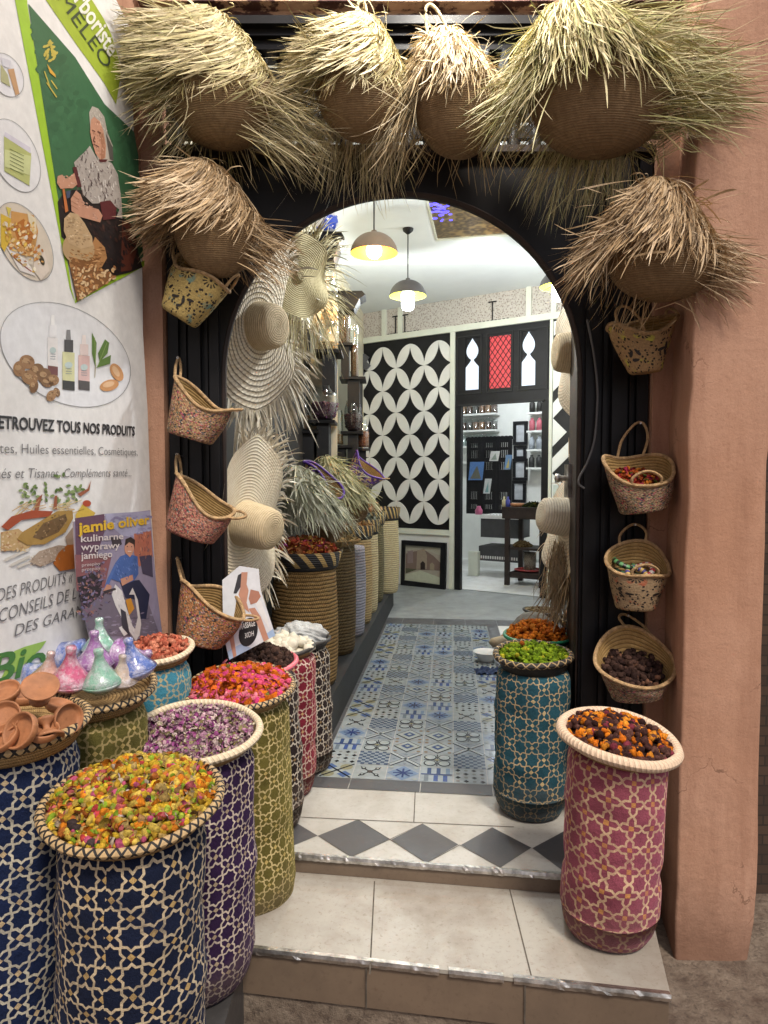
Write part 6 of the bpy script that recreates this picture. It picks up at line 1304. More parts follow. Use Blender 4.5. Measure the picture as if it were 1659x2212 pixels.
def fringed(label, apex, mid, half, bot, Y, n_top=620, n_low=420, bias=(0, 0, 0), bias2=(0, 0, 0), cols=((.62, .53, .32),), len_top=(.14, .26), len_low=(.16, .32), sy=.62, seed=0, tc_=.52, az=None, handle=None, r0=.02, wid=.0052, low_az=None, spread=.55, sides=()):
    g = np.random.default_rng(seed); A, Cm, B = ctr(*apex, Y), ctr(*mid, Y), ctr(*bot, Y); w_ = half * Y / F; H = A[2] - B[2]; tc = (A[2] - Cm[2]) / H
    t = thing('fringed_basket', label, 'basket', B, 'fringed palm baskets around the doorway')
    def rad(tt):
        tt = np.clip(tt, 0, 1); up = r0 + (w_ - r0) * (np.clip(tt / tc, 0, 1)) ** .85; lo = w_ * np.sqrt(np.clip(1 - (np.clip((tt - tc) / (1 - tc), 0, 1)) ** 2.4, 0, 1)); return np.where(tt < tc, up, lo)
    def cen(tt):
        tt = np.clip(tt, 0, 1); x = np.where(tt < tc, A[0] + (Cm[0] - A[0]) * (tt / tc) ** .8, Cm[0] + (B[0] - Cm[0]) * ((tt - tc) / (1 - tc))); return np.stack([x, np.full_like(x, Y), A[2] - H * tt], -1)
    # woven body
    tt = np.concatenate([np.linspace(0, tc, 14), tc + (1 - tc) * np.sin(np.linspace(0, np.pi / 2, 14))[1:]]); th = np.linspace(0, 2 * np.pi, 49)
    rr = rad(tt)[:, None]; cc = cen(tt)[:, None, :]
    V = cc + np.stack([rr * np.cos(th), rr * np.sin(th) * sy, 0 * rr * th], -1); uv = np.stack([np.broadcast_to(th * w_, (len(tt), 49)), np.broadcast_to((tt * H)[:, None], (len(tt), 49))], -1).reshape(-1, 2)
    mb = MB(); mb.add(V.reshape(-1, 3), grid_faces(len(tt), 49), uv=uv); mb.build('woven_bowl', M_woven, t)
    cols = np.array(cols)
    def grow(n, t0, phi, dir0, length, grav, bias, noise_, eps, k=8):
        P = cen(t0) + np.stack([rad(t0) * np.cos(phi), rad(t0) * np.sin(phi) * sy, 0 * t0], -1); d = dir0 / (np.linalg.norm(dir0, axis=1)[:, None] + 1e-9); out = [P.copy()]; ds = (length / (k - 1))[:, None]; curl = g.normal(size=(n, 3)) * noise_ * .5
        for s in range(k - 1):
            d = d + np.array([0, 0, -grav]) + np.array(bias) * .5 + g.normal(size=(n, 3)) * noise_ * .25 + curl * (s / k); d /= np.linalg.norm(d, axis=1)[:, None]; kk = (g.uniform(size=n) < .035)[:, None]; d = np.where(kk, d + g.normal(size=(n, 3)) * .55, d); d /= np.linalg.norm(d, axis=1)[:, None]; P = P + d * ds
            tq_ = (A[2] - P[:, 2]) / H; ins = (tq_ > 0) & (tq_ < 1); ce = cen(tq_); q = P - ce; q[:, 1] /= sy; rr_ = np.linalg.norm(q[:, :2], axis=1) + 1e-9; need = rad(tq_) + eps; bad = ins & (rr_ < need)
            sc_ = np.where(bad, need / rr_, 1.); P = np.stack([ce[:, 0] + q[:, 0] * sc_, ce[:, 1] + q[:, 1] * sc_ * sy, P[:, 2]], 1); P[:, 1] = np.where(P[:, 0] > .98, np.minimum(P[:, 1], PYF - .012 - g.uniform(0, .01, n)), np.minimum(P[:, 1], YF - .01)) if Y < YF else P[:, 1]; out.append(P.copy())
        return np.stack(out, 1)
    lo, hi = az or (-200, 20)
    n = int(n_top * 2.5); phi = np.radians(g.uniform(lo, hi, n)); t0 = np.clip(g.beta(1.0, 1.8, n) * tc * .9, .0, 1)
    outv = np.stack([np.cos(phi), np.sin(phi), 0 * phi], 1); dir0 = outv * .55 + np.array([0, 0, -.8]) + np.array(bias) + g.normal(size=(n, 3)) * .12
    paths = grow(n, t0, phi, dir0, g.uniform(*len_top, n) * np.where(np.sin(phi) < -.3, 1.08, 1.2), .095, bias, .14, .004 + g.uniform(0, .022, n))
    mb = MB(); c = cols[g.integers(0, len(cols), n)] * g.uniform(.72, 1.18, (n, 1)); ribbons(mb, paths, wid * g.beta(1.2, 3.2, n) * 1.5 + .0007, c, outv + g.normal(size=(n, 3)) * .35)
    # loose bits sticking out of the crown
    m_ = 60; phi = g.uniform(0, 6.28, m_); t0 = g.uniform(0, tc * .5, m_); outv = np.stack([np.cos(phi), np.sin(phi), 0 * phi], 1); paths = grow(m_, t0, phi, outv * .8 + np.array([0, 0, .45]) + g.normal(size=(m_, 3)) * .4, g.uniform(.05, .13, m_), .26, bias, .6, .006 + 0 * t0); ribbons(mb, paths, wid * g.uniform(.3, .8, m_), cols[g.integers(0, len(cols), m_)] * g.uniform(.8, 1.2, (m_, 1)), outv)
    mb.build('fringe', M_straw, t)
    # long thin strands below and behind
    n = n_low; la, lb = low_az or (0, 360); phi = np.radians(g.uniform(la, lb, n)); t0 = tc + g.uniform(-.08, .38, n); outv = np.stack([np.cos(phi), np.sin(phi), 0 * phi], 1); front = (np.sin(phi) < -.35); t0 = np.where(front, np.minimum(t0, tc + .03), t0)
    dir0 = outv * spread + np.array([0, 0, -.75]) + np.array(bias2) + g.normal(size=(n, 3)) * .16; ln = g.uniform(*len_low, n) * np.where(front, .55, 1.)
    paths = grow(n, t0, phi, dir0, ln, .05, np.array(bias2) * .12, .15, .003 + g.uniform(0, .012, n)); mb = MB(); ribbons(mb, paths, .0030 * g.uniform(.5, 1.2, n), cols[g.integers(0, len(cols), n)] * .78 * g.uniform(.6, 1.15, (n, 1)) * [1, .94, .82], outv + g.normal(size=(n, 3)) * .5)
    for (la, lb, n, dv, lr, tl, ww) in sides:
        phi = np.radians(g.uniform(la, lb, n)); t0 = np.clip(g.uniform(tl[0], tl[1], n), 0, .97); outv = np.stack([np.cos(phi), np.sin(phi), 0 * phi], 1); d0 = np.tile(np.array(dv, float), (n, 1)) + outv * .25 + g.normal(size=(n, 3)) * .20
        n = int(n * 1.4); phi = np.radians(g.uniform(la, lb, n)); t0 = np.clip(g.uniform(tl[0], tl[1], n), 0, .97); outv = np.stack([np.cos(phi), np.sin(phi), 0 * phi], 1); d0 = np.tile(np.array(dv, float), (n, 1)) + outv * .25 + g.normal(size=(n, 3)) * .18; ww = ww * .8
        paths = grow(n, t0, phi, d0, g.uniform(*lr, n), .045, (0, 0, 0), .16, .003 + g.uniform(0, .012, n)); ribbons(mb, paths, ww * g.uniform(.5, 1.3, n), cols[g.integers(0, len(cols), n)] * g.uniform(.55, 1.05, (n, 1)), outv + g.normal(size=(n, 3)) * .5)
    mb.build('hanging_strands', M_straw, t)
    if handle is not None:
        P = smooth_path([ctr(x, y, Y) for x, y in handle], 24); mb = MB(); tube(mb, P, .0058, 8); mb.build('handle', M_straw_rope, t)
M_straw_rope = simple('palm_rope', (.56, .47, .29), .7, var=.3, vs=70, bs_=.7, bscale=160)
PALE = ((.66, .60, .42), (.72, .66, .48), (.55, .50, .30), (.48, .46, .26)); GREENISH = ((.56, .54, .30), (.62, .58, .36), (.44, .46, .22), (.66, .60, .40)); TAN = ((.60, .45, .28), (.66, .51, .34), (.52, .37, .21), (.44, .30, .16)); WHT = ((.70, .64, .50), (.66, .56, .40), (.58, .47, .31))
YH = 2.42; PYF = pl0[1]
up = lambda C_: tuple(tuple(min(.86, v * 1.18) for v in c) for c in C_)
warm = lambda C_: tuple((c[0] * 1.04, c[1] * .98, c[2] * .86) for c in C_); PALE, GREENISH, TAN, WHT = warm(up(PALE)), warm(up(GREENISH)), up(TAN), warm(up(WHT))
fringed('big tousled fringed palm basket at the top left corner of the door', (432, 24), (486, 205), 112, (486, 322), YH, 640, 200, (-.50, -.10, .06), (.12, .05, 0), PALE, (.13, .24), (.08, .18), .62, 1, r0=.06, wid=.0066, az=(-215, 15), sides=[(120, 250, 300, (-1, -.15, -.12), (.12, .27), (.05, .55), .0048), (-60, 60, 260, (.85, .0, -.42), (.16, .32), (.6, .95), .0024), (130, 240, 110, (-.6, 0, -.6), (.12, .24), (.4, .9), .003)])
fringed('shaggy fringed palm basket second along the top', (776, 30), (778, 185), 96, (788, 306), YH, 520, 220, (-.34, -.10, .04), (-.02, .05, 0), PALE, (.12, .22), (.10, .22), .64, 2, r0=.03, wid=.0070, handle=[(776, 40), (772, 12), (780, 5), (788, 10), (794, 42)], sides=[(120, 240, 240, (-1, -.15, -.40), (.12, .24), (.12, .6), .0048), (40, 150, 160, (-.1, .1, -1), (.16, .30), (.6, .9), .0026)])
fringed('smooth cone shaped fringed basket with a rope loop, third along the top', (960, 62), (985, 200), 94, (992, 342), YH, 560, 160, (-.04, -.04, 0), (-.12, .03, 0), WHT, (.09, .16), (.10, .20), .68, 3, r0=.028, wid=.0058, handle=[(925, 90), (920, 40), (920, 18), (930, 10), (944, 22), (956, 42), (968, 66)], sides=[(150, 215, 150, (-.30, -.05, -1), (.22, .34), (.30, .6), .0036), (-40, 30, 60, (.5, 0, -.6), (.10, .2), (.3, .7), .003)])
fringed('widest greenish fringed palm basket at the top right', (1245, 18), (1294, 190), 150, (1290, 340), 2.30, 700, 240, (.03, -.06, .04), (.10, .02, .05), GREENISH, (.12, .24), (.08, .18), .58, 4, r0=.10, wid=.0060, az=(-215, 35), spread=.9, sides=[(-60, 70, 480, (1, -.12, .02), (.16, .36), (.05, .85), .0036), (140, 230, 260, (-.60, -.1, -.75), (.18, .34), (.15, .6), .0038), (40, 150, 200, (-.2, .15, -1), (.16, .28), (.7, .95), .0026)])
fringed('tan fringed basket hanging lower on the left side of the arch', (428, 345), (464, 476), 90, (472, 600), YH, 480, 120, (-.30, -.08, .03), (.15, .03, .05), TAN, (.11, .20), (.08, .16), .64, 5, r0=.03, wid=.0068, sides=[(120, 240, 240, (-1, -.15, -.30), (.12, .24), (.2, .55), .005), (-40, 40, 140, (.9, 0, -.45), (.10, .22), (.5, .9), .0032)])
fringed('tan fringed basket hanging lower on the right side of the arch', (1418, 385), (1428, 548), 116, (1432, 652), 2.28, 560, 180, (-.20, -.08, .02), (.10, .03, .03), TAN, (.11, .22), (.08, .18), .62, 6, r0=.03, wid=.0066, sides=[(140, 220, 220, (-.75, -.12, -.65), (.16, .28), (.25, .6), .0048), (-60, 40, 150, (.95, -.15, -.30), (.08, .19), (.45, .9), .003)])

# ================================================================ STRAW HATS ON THE DOOR LEAVES
def straw_hat(label, C, ax, xh, Rb, rc, hc, mat, fray, droop=.0, seed=0, cols=PALE, tall=1.0, fl=(.03, .08), group='straw hats hung on the door leaves', wave=.03, crown_mat=None, sxy=(1, 1), fw=.006):
    M3 = frame(ax, xh); g = np.random.default_rng(seed); ph = g.uniform(0, 6, 4)
    t = thing('straw_hat', label, 'hat', C, group)
    def fn(V, T, tt):
        V = V.copy(); r_ = np.hypot(V[..., 0], V[..., 1]); f = np.clip((r_ - rc) / (Rb - rc), 0, 1); V[..., 2] += f * wave * (np.sin(2 * T + ph[0]) + .6 * np.sin(3 * T + ph[1])) + f * f * .02 * np.sin(5 * T + ph[2]); V[..., 0] *= 1 + (sxy[0] - 1) * f; V[..., 1] *= 1 + (sxy[1] - 1) * f; return V
    def place(V):
        W = V @ M3.T + C; q = V; r_ = np.hypot(q[:, 0], q[:, 1]); f = np.clip((r_ - rc) / (Rb - rc), 0, 1); W[:, 2] -= droop * f ** 2 * np.clip((M3[2, 2]), 0, 1); return W
    pb = [(rc + (Rb - rc) * f, 0.) for f in np.linspace(0, 1, 16)]
    tmp = MB(); lathe(tmp, pb, 72, fn=fn, uscale=rc); V = tmp.V[0]; mb = MB(); r_ = np.linspace(rc, Rb, 16)
    mb.add(place(V), tmp.F[0], uv=tmp.U[0]); mb.build('brim', mat, t)
    pc = [(rc, 0), (rc * .97, hc * .3), (rc * .92, hc * .7), (rc * .85, hc * .9), (rc * .70, hc * .985), (rc * .3, hc), (.001, hc * .99)]
    tmp = MB(); lathe(tmp, pc, 48, fn=None); mb = MB(); mb.add(place(tmp.V[0]), tmp.F[0], uv=tmp.U[0]); mb.build('crown', crown_mat or mat, t)
    if fray:
        a = g.uniform(0, 2 * np.pi, fray); z = wave * (np.sin(2 * a + ph[0]) + .6 * np.sin(3 * a + ph[1])) + .02 * np.sin(5 * a + ph[2]); P0 = np.stack([Rb * np.cos(a) * sxy[0], Rb * np.sin(a) * sxy[1], z], 1) * .985; d = np.stack([np.cos(a), np.sin(a), 0 * a], 1) + g.normal(size=(fray, 3)) * .22; ln = g.uniform(*fl, fray); ks = np.linspace(0, 1, 6)
        W0 = place(P0); D = (d @ M3.T); paths = W0[:, None] + D[:, None] * (ln[:, None] * ks)[..., None] + np.array([0, 0, -1.]) * (ln[:, None] * .35 * ks ** 2)[..., None]
        ok = ~((paths[..., 1] < 2.74) & (paths[..., 0] < -.60)).any(1); paths = paths[ok]; fray = len(paths)
        mb = MB(); cc = np.array(cols)[g.integers(0, len(cols), fray)] * g.uniform(.75, 1.15, (fray, 1)); ribbons(mb, paths, fw * g.uniform(.4, 1.1, fray), cc, np.tile(M3[:, 2], (fray, 1)) + g.normal(size=(fray, 3)) * .4); mb.build('frayed_edge', M_straw, t)
WHH = ((.80, .75, .62), (.74, .66, .50), (.68, .60, .45))
KHK = ((.58, .52, .28), (.66, .60, .36), (.50, .44, .22))
straw_hat('khaki straw hat with a wide frayed brim, highest inside the left of the arch', ctr(648, 596, 3.12), (.62, -.60, -.12), (.1, .05, 1), .19, .03, .012, M_hatk, 420, 0, 2, KHK, fl=(.08, .20), wave=.02, fw=.005)
straw_hat('large bleached hat with a ringed floppy brim and tan crown, inside left', ctr(562, 705, 2.92), (.86, -.50, -.10), (.15, .1, 1), .34, .105, .10, M_hatw, 640, .05, 3, WHH, fl=(.04, .20), wave=.035, crown_mat=M_hatt, sxy=(1.10, .72), fw=.012)
straw_hat('cream fine straw hat with pointed tan crown, lower inside left', ctr(528, 1130, 2.82), (.86, -.46, -.16), (.2, .1, 1), .35, .10, .16, M_hatf, 340, .05, 4, WHH, fl=(.03, .14), wave=.04, crown_mat=M_hatt, sxy=(1.12, .68), fw=.010)
straw_hat('tan straw hat with flat crown, upper on the right door leaf', ctr(1240, 762, 3.05), (-.97, .0, .0), (.1, .0, 1), .25, .095, .09, M_hatf, 0, .0, 5, WHH, wave=.012, crown_mat=M_hatt, sxy=(1.25, 1))
straw_hat('cream straw hat with a ribbed crown, lower on the right door leaf', ctr(1226, 1118, 3.0), (-.96, -.1, .12), (.1, .1, 1), .22, .088, .13, M_hatf, 90, .0, 6, TAN, wave=.02, sxy=(1.3, 1), fl=(.05, .14))
# tassel of dry palm strands below the right hat
mb = MB(); n = 320; g = np.random.default_rng(9); top = ctr(1222, 1180, 3.02); x0 = top + g.normal(size=(n, 3)) * [.03, .03, .02]; ks = np.linspace(0, 1, 8); drop = g.uniform(.18, .42, n)
paths = x0[:, None] + np.stack([(ks ** 1.5)[None] * g.normal(-.03, .05, (n, 1)) + .012 * np.sin(ks * 9 + g.uniform(0, 6, (n, 1))), (ks[None]) * g.normal(0, .05, (n, 1)), -ks[None] * drop[:, None]], -1)
ribbons(mb, paths, .004 * g.uniform(.5, 1.2, n), np.array([(.42, .33, .20), (.5, .40, .26), (.34, .25, .15)])[g.integers(0, 3, n)], g.normal(size=(n, 3))); tag(mb.build('straw_tassel', M_straw), 'dry straw tassel hanging under the lower right hat', 'tassel')
# ================================================================ TALL COILED BASKETS ON THE PLINTH
def tall_basket(label, C, zb, r, ht, mat, flare=0., bandmat=None, seed=0):
    t = thing('coiled_basket', label, 'basket', (C[0], C[1], zb), 'tall coiled baskets on the plinth'); mb = MB(); w_ = wob(seed, .010)
    zt = C[2]; prof = [(.001, 0), (r * .86, 0), (r * .93, .02)] + [(r * (.95 + .06 * math.sin(math.pi * f)), .02 + (ht - .02) * f) for f in np.linspace(.05, 1, 18)] + [(r * .95, ht), (.001, ht - .005)]
    lathe(mb, prof, 48, (C[0], C[1], zb), fn=w_); mb.build('body', mat, t)
    if bandmat:
        mb = MB(); lathe(mb, [(r * .93, ht + .001), (r * 1.0, ht + .01), (r * (1 + flare), zt - zb), (r * (1 + flare) - .01, zt - zb + .004), (r * .95, ht + .03), (.001, ht + .02)], 64, (C[0], C[1], zb)); mb.build('flared_rim', bandmat, t)
    return t
def band_mat(name, n):
    m, nt, b = new_mat(name); uv = N(nt, 'ShaderNodeUVMap'); sx = N(nt, 'ShaderNodeSeparateXYZ'); L(nt, uv.outputs[0], sx.inputs[0]); b.inputs['Roughness'].default_value = .7
    f = math_(nt, 'FRACT', math_(nt, 'ADD', math_(nt, 'MULTIPLY', sx.outputs[0], n), math_(nt, 'MULTIPLY', sx.outputs[1], 9.))); k = math_(nt, 'LESS_THAN', f, .38)
    row = math_(nt, 'ABSOLUTE', math_(nt, 'SINE', math_(nt, 'MULTIPLY', sx.outputs[1], 260.)))
    lowk = math_(nt, 'MULTIPLY', k, math_(nt, 'GREATER_THAN', sx.outputs[1], .03))
    L(nt, mixc(nt, math_(nt, 'MULTIPLY', lowk, ramp(nt, row, [(.1, .2), (.4, 1.)])), (.012, .010, .010), (.45, .30, .10)), b.inputs['Base Color']); bump(nt, b, row, .8, .006); return m
M_band = band_mat('black_and_gold_woven_band', 11.); M_band2 = band_mat('dark_banded_weave', 22.)
def on_plinth(Y, inset): p = PLINTH + PD * ((Y - PLINTH[1]) / PD[1]); return p - TS * inset
specs = [(3.72, .185, .66, 'brown', .16, M_band, 1.19, 'largest brown coiled basket with flared black and gold rim, nearest on the plinth'),
         (4.42, .165, .72, 'dark', .22, M_tanin, 1.19, 'dark brown coiled basket second in the row on the plinth'),
         (4.92, .15, .66, 'lilac', 0, None, 1.15, 'lilac grey coiled basket third in the row on the plinth'),
         (5.34, .15, .68, 'tan', .12, M_band2, 1.22, 'tan coiled basket fourth in the row on the plinth'),
         (5.78, .15, .68, 'cream', .12, M_band2, 1.24, 'cream coiled basket fifth in the row on the plinth'),
         (6.26, .16, .72, 'green', .15, M_band2, 1.28, 'olive brown coiled basket sixth in the row on the plinth'),
         (6.78, .17, .74, 'cream', .10, M_band2, 1.30, 'cream coiled basket last in the row by the framed picture')]
TB = []
for i, (Y, r, ht, mat, fl, bm_, zt, lab) in enumerate(specs):
    p = on_plinth(Y, r + (-.09 if i == 6 else .01)); tall_basket(lab, (p[0], p[1], zt if bm_ else zpl + ht), zpl, r, ht, COIL[mat], fl, bm_, i + 3); TB.append((p, r * (1 + fl), zt if bm_ else zpl + ht))
def top(i, dz=0.): p, r, z = TB[i]; return np.array([p[0], p[1], z + dz]), r
C, r = top(0, -.012); heap('potpourri', 'red and orange dried petal mix on the largest brown basket', 'potpourri', C, r * .93, np.eye(3), .085, [(2, 'petal', .018, [(.50, .12, .04), (.42, .07, .04), (.55, .22, .04)]), (2, 'flake', .02, [(.45, .20, .08), (.34, .10, .05), (.50, .32, .08)]), (.6, 'petal', .016, [(.50, .08, .14), (.30, .05, .18)])], 620, 31, (.2, .05, .02))
C, r = top(1, -.01); heap('dried_husks', 'pale dried husks and sticks on the dark second basket', 'husks', C, r * .93, np.eye(3), .04, [(2, 'twig', .035, [(.55, .42, .20), (.45, .30, .12)]), (1, 'flake', .022, [(.52, .40, .20), (.40, .22, .08)])], 260, 32, (.25, .17, .08))
C, r = top(3, -.01); heap('dried_sticks', 'brown dried sticks and bark on the tan fourth basket', 'sticks', C, r * .93, np.eye(3), .035, [(2, 'twig', .03, [(.36, .18, .07), (.22, .11, .05), (.45, .28, .12)])], 200, 33, (.15, .08, .04))
C, r = top(4, -.01); heap('grey_herbs', 'grey green dried herbs on the cream fifth basket', 'herbs', C, r * .93, np.eye(3), .05, [(2, 'flake', .02, [(.28, .30, .24), (.40, .42, .36), (.18, .19, .14)])], 260, 34, (.15, .15, .11))
C, r = top(5, .0)
for k, (dx, dy, dz) in enumerate([(-.09, -.05, .0), (.0, -.09, .0), (.09, -.03, .0), (-.04, .05, .0), (.06, .07, .0), (-.03, -.03, .05), (.05, 0, .05), (0, .02, .09)]):
    mb = MB(); dish(mb, C + [dx, dy, dz], np.eye(3), .055, .04); tag(mb.build('clay_bowl', M_clay), 'small orange clay bowl stacked on the olive brown basket', 'clay bowl', 'orange clay bowls on one basket')
# fringed palm bags and sequinned baskets lying above the row
fringed('white green fringed palm bag resting above the nearest brown basket', (640, 1005), (680, 1098), 52, (712, 1172), 3.95, 620, 200, (.16, -.12, -.05), (.15, -.1, 0), ((.66, .66, .50), (.74, .73, .58), (.54, .56, .38)), (.14, .28), (.10, .2), .7, 21, wid=.012)
fringed('yellow green fringed palm bag resting behind the white green one', (705, 985), (745, 1068), 46, (765, 1130), 4.6, 520, 140, (.18, -.12, -.05), (.12, -.1, 0), ((.60, .58, .34), (.68, .66, .42), (.50, .50, .26)), (.14, .28), (.10, .2), .7, 22, wid=.012)
m_seq, nt, b = new_mat('violet_gold_sequins'); uv = N(nt, 'ShaderNodeUVMap'); vo = N(nt, 'ShaderNodeTexVoronoi'); vo.inputs['Scale'].default_value = 70; L(nt, uv.outputs[0], vo.inputs['Vector']); s_ = N(nt, 'ShaderNodeSeparateColor'); L(nt, vo.outputs['Color'], s_.inputs[0]); L(nt, ramp(nt, s_.outputs[0], [(0, (.05, .02, .12)), (.4, (.02, .015, .03)), (.55, (.40, .28, .14)), (.8, (.14, .05, .28))], 'CONSTANT'), b.inputs['Base Color']); b.inputs['Roughness'].default_value = .35
M_vio = simple('violet_trim', (.10, .04, .30), .5)
basket('violet sequinned basket lying between the two fringed bags', (700, 1030), 4.25, (.62, -.35, .70), (.8, -.2, -.55), .17, .07, (675, 1075), .10, m_seq, [], group='sequinned baskets above the row', rimmat=M_vio, seed=31)
basket('violet sequinned basket further back by the petal wall', (797, 1008), 5.6, (.62, -.35, .70), (.8, -.2, -.55), .17, .08, (770, 1045), .10, m_seq, [(0., (.05, 0, 0))], group='sequinned baskets above the row', rimmat=M_vio, seed=32)

# ================================================================ SHELF OF JARS ON THE LEFT
LW = Plane((left_wall(4), 4, 0), (.1, 1, 0))
def sb(mb, x0, x1, ytop, ybot, Y, dep, col=(1, 1, 1)):
    a, b_ = aty(x0, ytop, Y), aty(x1, ybot, Y); box(mb, (a[0], Y, b_[2]), (b_[0], Y + dep, a[2]), col)
def jar_shelf(label, boards, Y):
    t = thing('jar_shelf', label, 'shelf', aty((boards[0][0] + boards[0][1]) / 2, 1000, Y), 'stepped black shelves of jars')
    for (x0, x1, y) in boards:
        a, b_ = aty(x0, y, Y), aty(x1, y, Y); mb = MB(); box(mb, (a[0], Y - .05, a[2] - .022), (b_[0], Y + .24, a[2])); mb.build('board', M_black, t, False)
        a, b_ = aty(x0 + (x1 - x0) * .30, y, Y), aty(x1 - (x1 - x0) * .24, y, Y); mb = MB(); box(mb, (a[0], Y - .02, a[2] - .30), (b_[0], Y + .20, a[2] - .0225)); mb.build('pedestal', M_blackm, t, False)
    return t
jar_shelf('stepped black jar shelf nearer the doorway', [(668, 724, 908), (678, 738, 757), (640, 690, 930)], 4.9)
jar_shelf('stepped black jar shelf further back towards the petal wall', [(737, 784, 932), (734, 790, 815), (726, 762, 742), (690, 762, 962)], 5.75)
# scalloped cream board and black backing on the wall
mb = MB(); YB2 = 5.15
pts = [(655, 1000), (655, 800), (668, 780), (670, 745), (664, 720), (674, 700), (680, 668), (700, 652), (705, 640), (722, 640), (730, 660), (728, 1000)]
P = [aty(x, y, YB2) for x, y in pts]; extrude(mb, P, (0, .02, 0)); tag(mb.build('scalloped_board', M_cream, smooth=False), 'cream board with a scalloped left edge behind the jar shelf', 'board')
mb = MB(); P = [aty(x, y, 6.1) for x, y in ((728, 990), (728, 640), (740, 610), (752, 640), (748, 780), (765, 830), (772, 990))]; extrude(mb, P, (0, .02, 0)); tag(mb.build('scalloped_board', M_trim, smooth=False), 'slim pale scalloped board behind the farther jar shelf', 'board')
mb = MB(); a, b_ = (left_wall(3.1) + .05, 3.1), (left_wall(8.2) + .05, 8.2); wall_quad(a, b_, zpl + .02, 2.75, .03); tag(mb.build('wall_board', M_blackm, smooth=False), 'black panelling along the left shop wall behind the jars', 'panel')
# black scrolled bracket capitals up the wall
for (x, y, wd, hh, Y, lab) in ((700, 500, 46, 60, 4.6, 'black scrolled wall shelf high behind the khaki hat'), (742, 628, 50, 40, 5.6, 'black scrolled wall shelf above the far jars')):
    mb = MB(); P = [aty(px, py, Y) for px, py in ((x - wd, y), (x + wd * .8, y), (x + wd * .95, y + hh * .2), (x + wd * .7, y + hh * .4), (x + wd * .45, y + hh), (x - wd, y + hh))]; extrude(mb, P, (0, .22, 0)); tag(mb.build('wall_shelf', M_black, smooth=False), lab, 'shelf')
mb = MB(); c = aty(700, 492, 4.6); lathe(mb, [(.001, -.02), (.07, -.02), (.10, .03), (.095, .07), (.06, .1), (.05, .12), (.001, .12)], 28, c); 
m_blue, nt, b = new_mat('white_and_cobalt_ceramic'); f = noise(nt, 9, 3, .5); L(nt, ramp(nt, f, [(.52, (.72, .74, .78)), (.58, (.05, .10, .55))]), b.inputs['Base Color']); b.inputs['Roughness'].default_value = .15
tag(mb.build('ceramic_vase', m_blue), 'white and cobalt ceramic vase high on the left wall shelf', 'vase')
def jar(label, x, ytop, ybot, w_, Y, kind, fill, fcol, seed=0, group='glass jars of herbs on the shelves'):
    A, B = aty(x, ytop, Y), aty(x, ybot, Y); H = A[2] - B[2]; r = w_ / 2 * Y / F; t = thing('glass_jar', label, 'jar', (A[0], Y + .06, B[2]), group); C = (A[0], Y + .06, B[2])
    if kind == 'bowl': prof = [(.001, .002), (r * .55, .002), (r * .85, H * .15), (r, H * .45), (r * .92, H * .75), (r * .72, H * .95), (r * .75, H)]
    elif kind == 'tube': prof = [(.001, .002), (r * .95, .002), (r, H * .02), (r * .97, H * .7), (r * .6, H * .78), (r * .62, H)]
    else: prof = [(.001, .002), (r * .92, .002), (r, H * .03), (r, H * .9), (r * .85, H * .97), (r * .86, H)]
    mb = MB(); lathe(mb, prof, 32, C); mb.build('glass', M_glass, t)
    if fill > 0:
        mb = MB(); g = np.random.default_rng(seed); pr = np.array(prof); zz = np.linspace(.006, H * fill, 8); rr = np.interp(zz, pr[:, 1], pr[:, 0]) * .95; lathe(mb, [(.001, .006)] + list(zip(rr, zz)) + [(.001, H * fill)], 28, C, col=np.array(fcol[0]) * .7)
        n = 160; zq = g.uniform(.01, H * fill, n); rq = np.interp(zq, pr[:, 1], pr[:, 0]) * .93; a = g.uniform(0, 6.28, n); tp_ = g.uniform(size=n) < .3; rq = np.where(tp_, rq * g.uniform(0, 1, n) ** .5, rq); zq = np.where(tp_, H * fill, zq)
        bits(mb, ICO1, np.stack([rq * np.cos(a), rq * np.sin(a), zq], 1) + C, np.full(n, r * .10) * g.uniform(.6, 1.2, n), np.array(fcol)[g.integers(0, len(fcol), n)], .2); mb.build('contents', M_petal, t)
PUR = [(.20, .10, .14), (.28, .10, .24), (.14, .07, .09)]; DBR = [(.10, .055, .06), (.06, .035, .04)]; OCR = [(.42, .28, .12), (.34, .22, .10)]; RDO = [(.48, .16, .07), (.55, .26, .10)]; SPI = [(.30, .18, .10), (.42, .16, .08), (.22, .20, .10)]
jar('round glass bowl of purple petals on the nearer shelf', 699, 832, 907, 60, 4.88, 'bowl', .5, PUR, 1); jar('straight glass jar holding a wooden scoop on the upper nearer shelf', 708, 690, 756, 42, 4.88, 'cyl', .28, [(.6, .45, .25)], 2); jar('tall narrow jar at the left of the nearer shelf', 655, 838, 928, 26, 4.88, 'tube', .35, SPI, 3)
jar('round jar of dark brown petals on the farther shelf', 762, 864, 931, 40, 5.73, 'bowl', .55, DBR, 4); jar('ribbed jar of yellow grains beside the purple bowl', 725, 885, 960, 30, 5.70, 'cyl', .3, OCR, 5); jar('tall tube of mixed peppercorns on the farther shelf', 765, 700, 813, 17, 5.73, 'cyl', .62, SPI, 6); jar('tall glass of mixed spices high on the farther shelf', 742, 632, 741, 27, 5.73, 'cyl', .58, SPI, 7)
jar('glass jar of orange petals at the right end of the shelf', 783, 905, 966, 28, 5.9, 'tube', .55, RDO, 8); jar('empty tall jar near the khaki hat', 712, 560, 640, 30, 4.9, 'cyl', 0, SPI, 9)
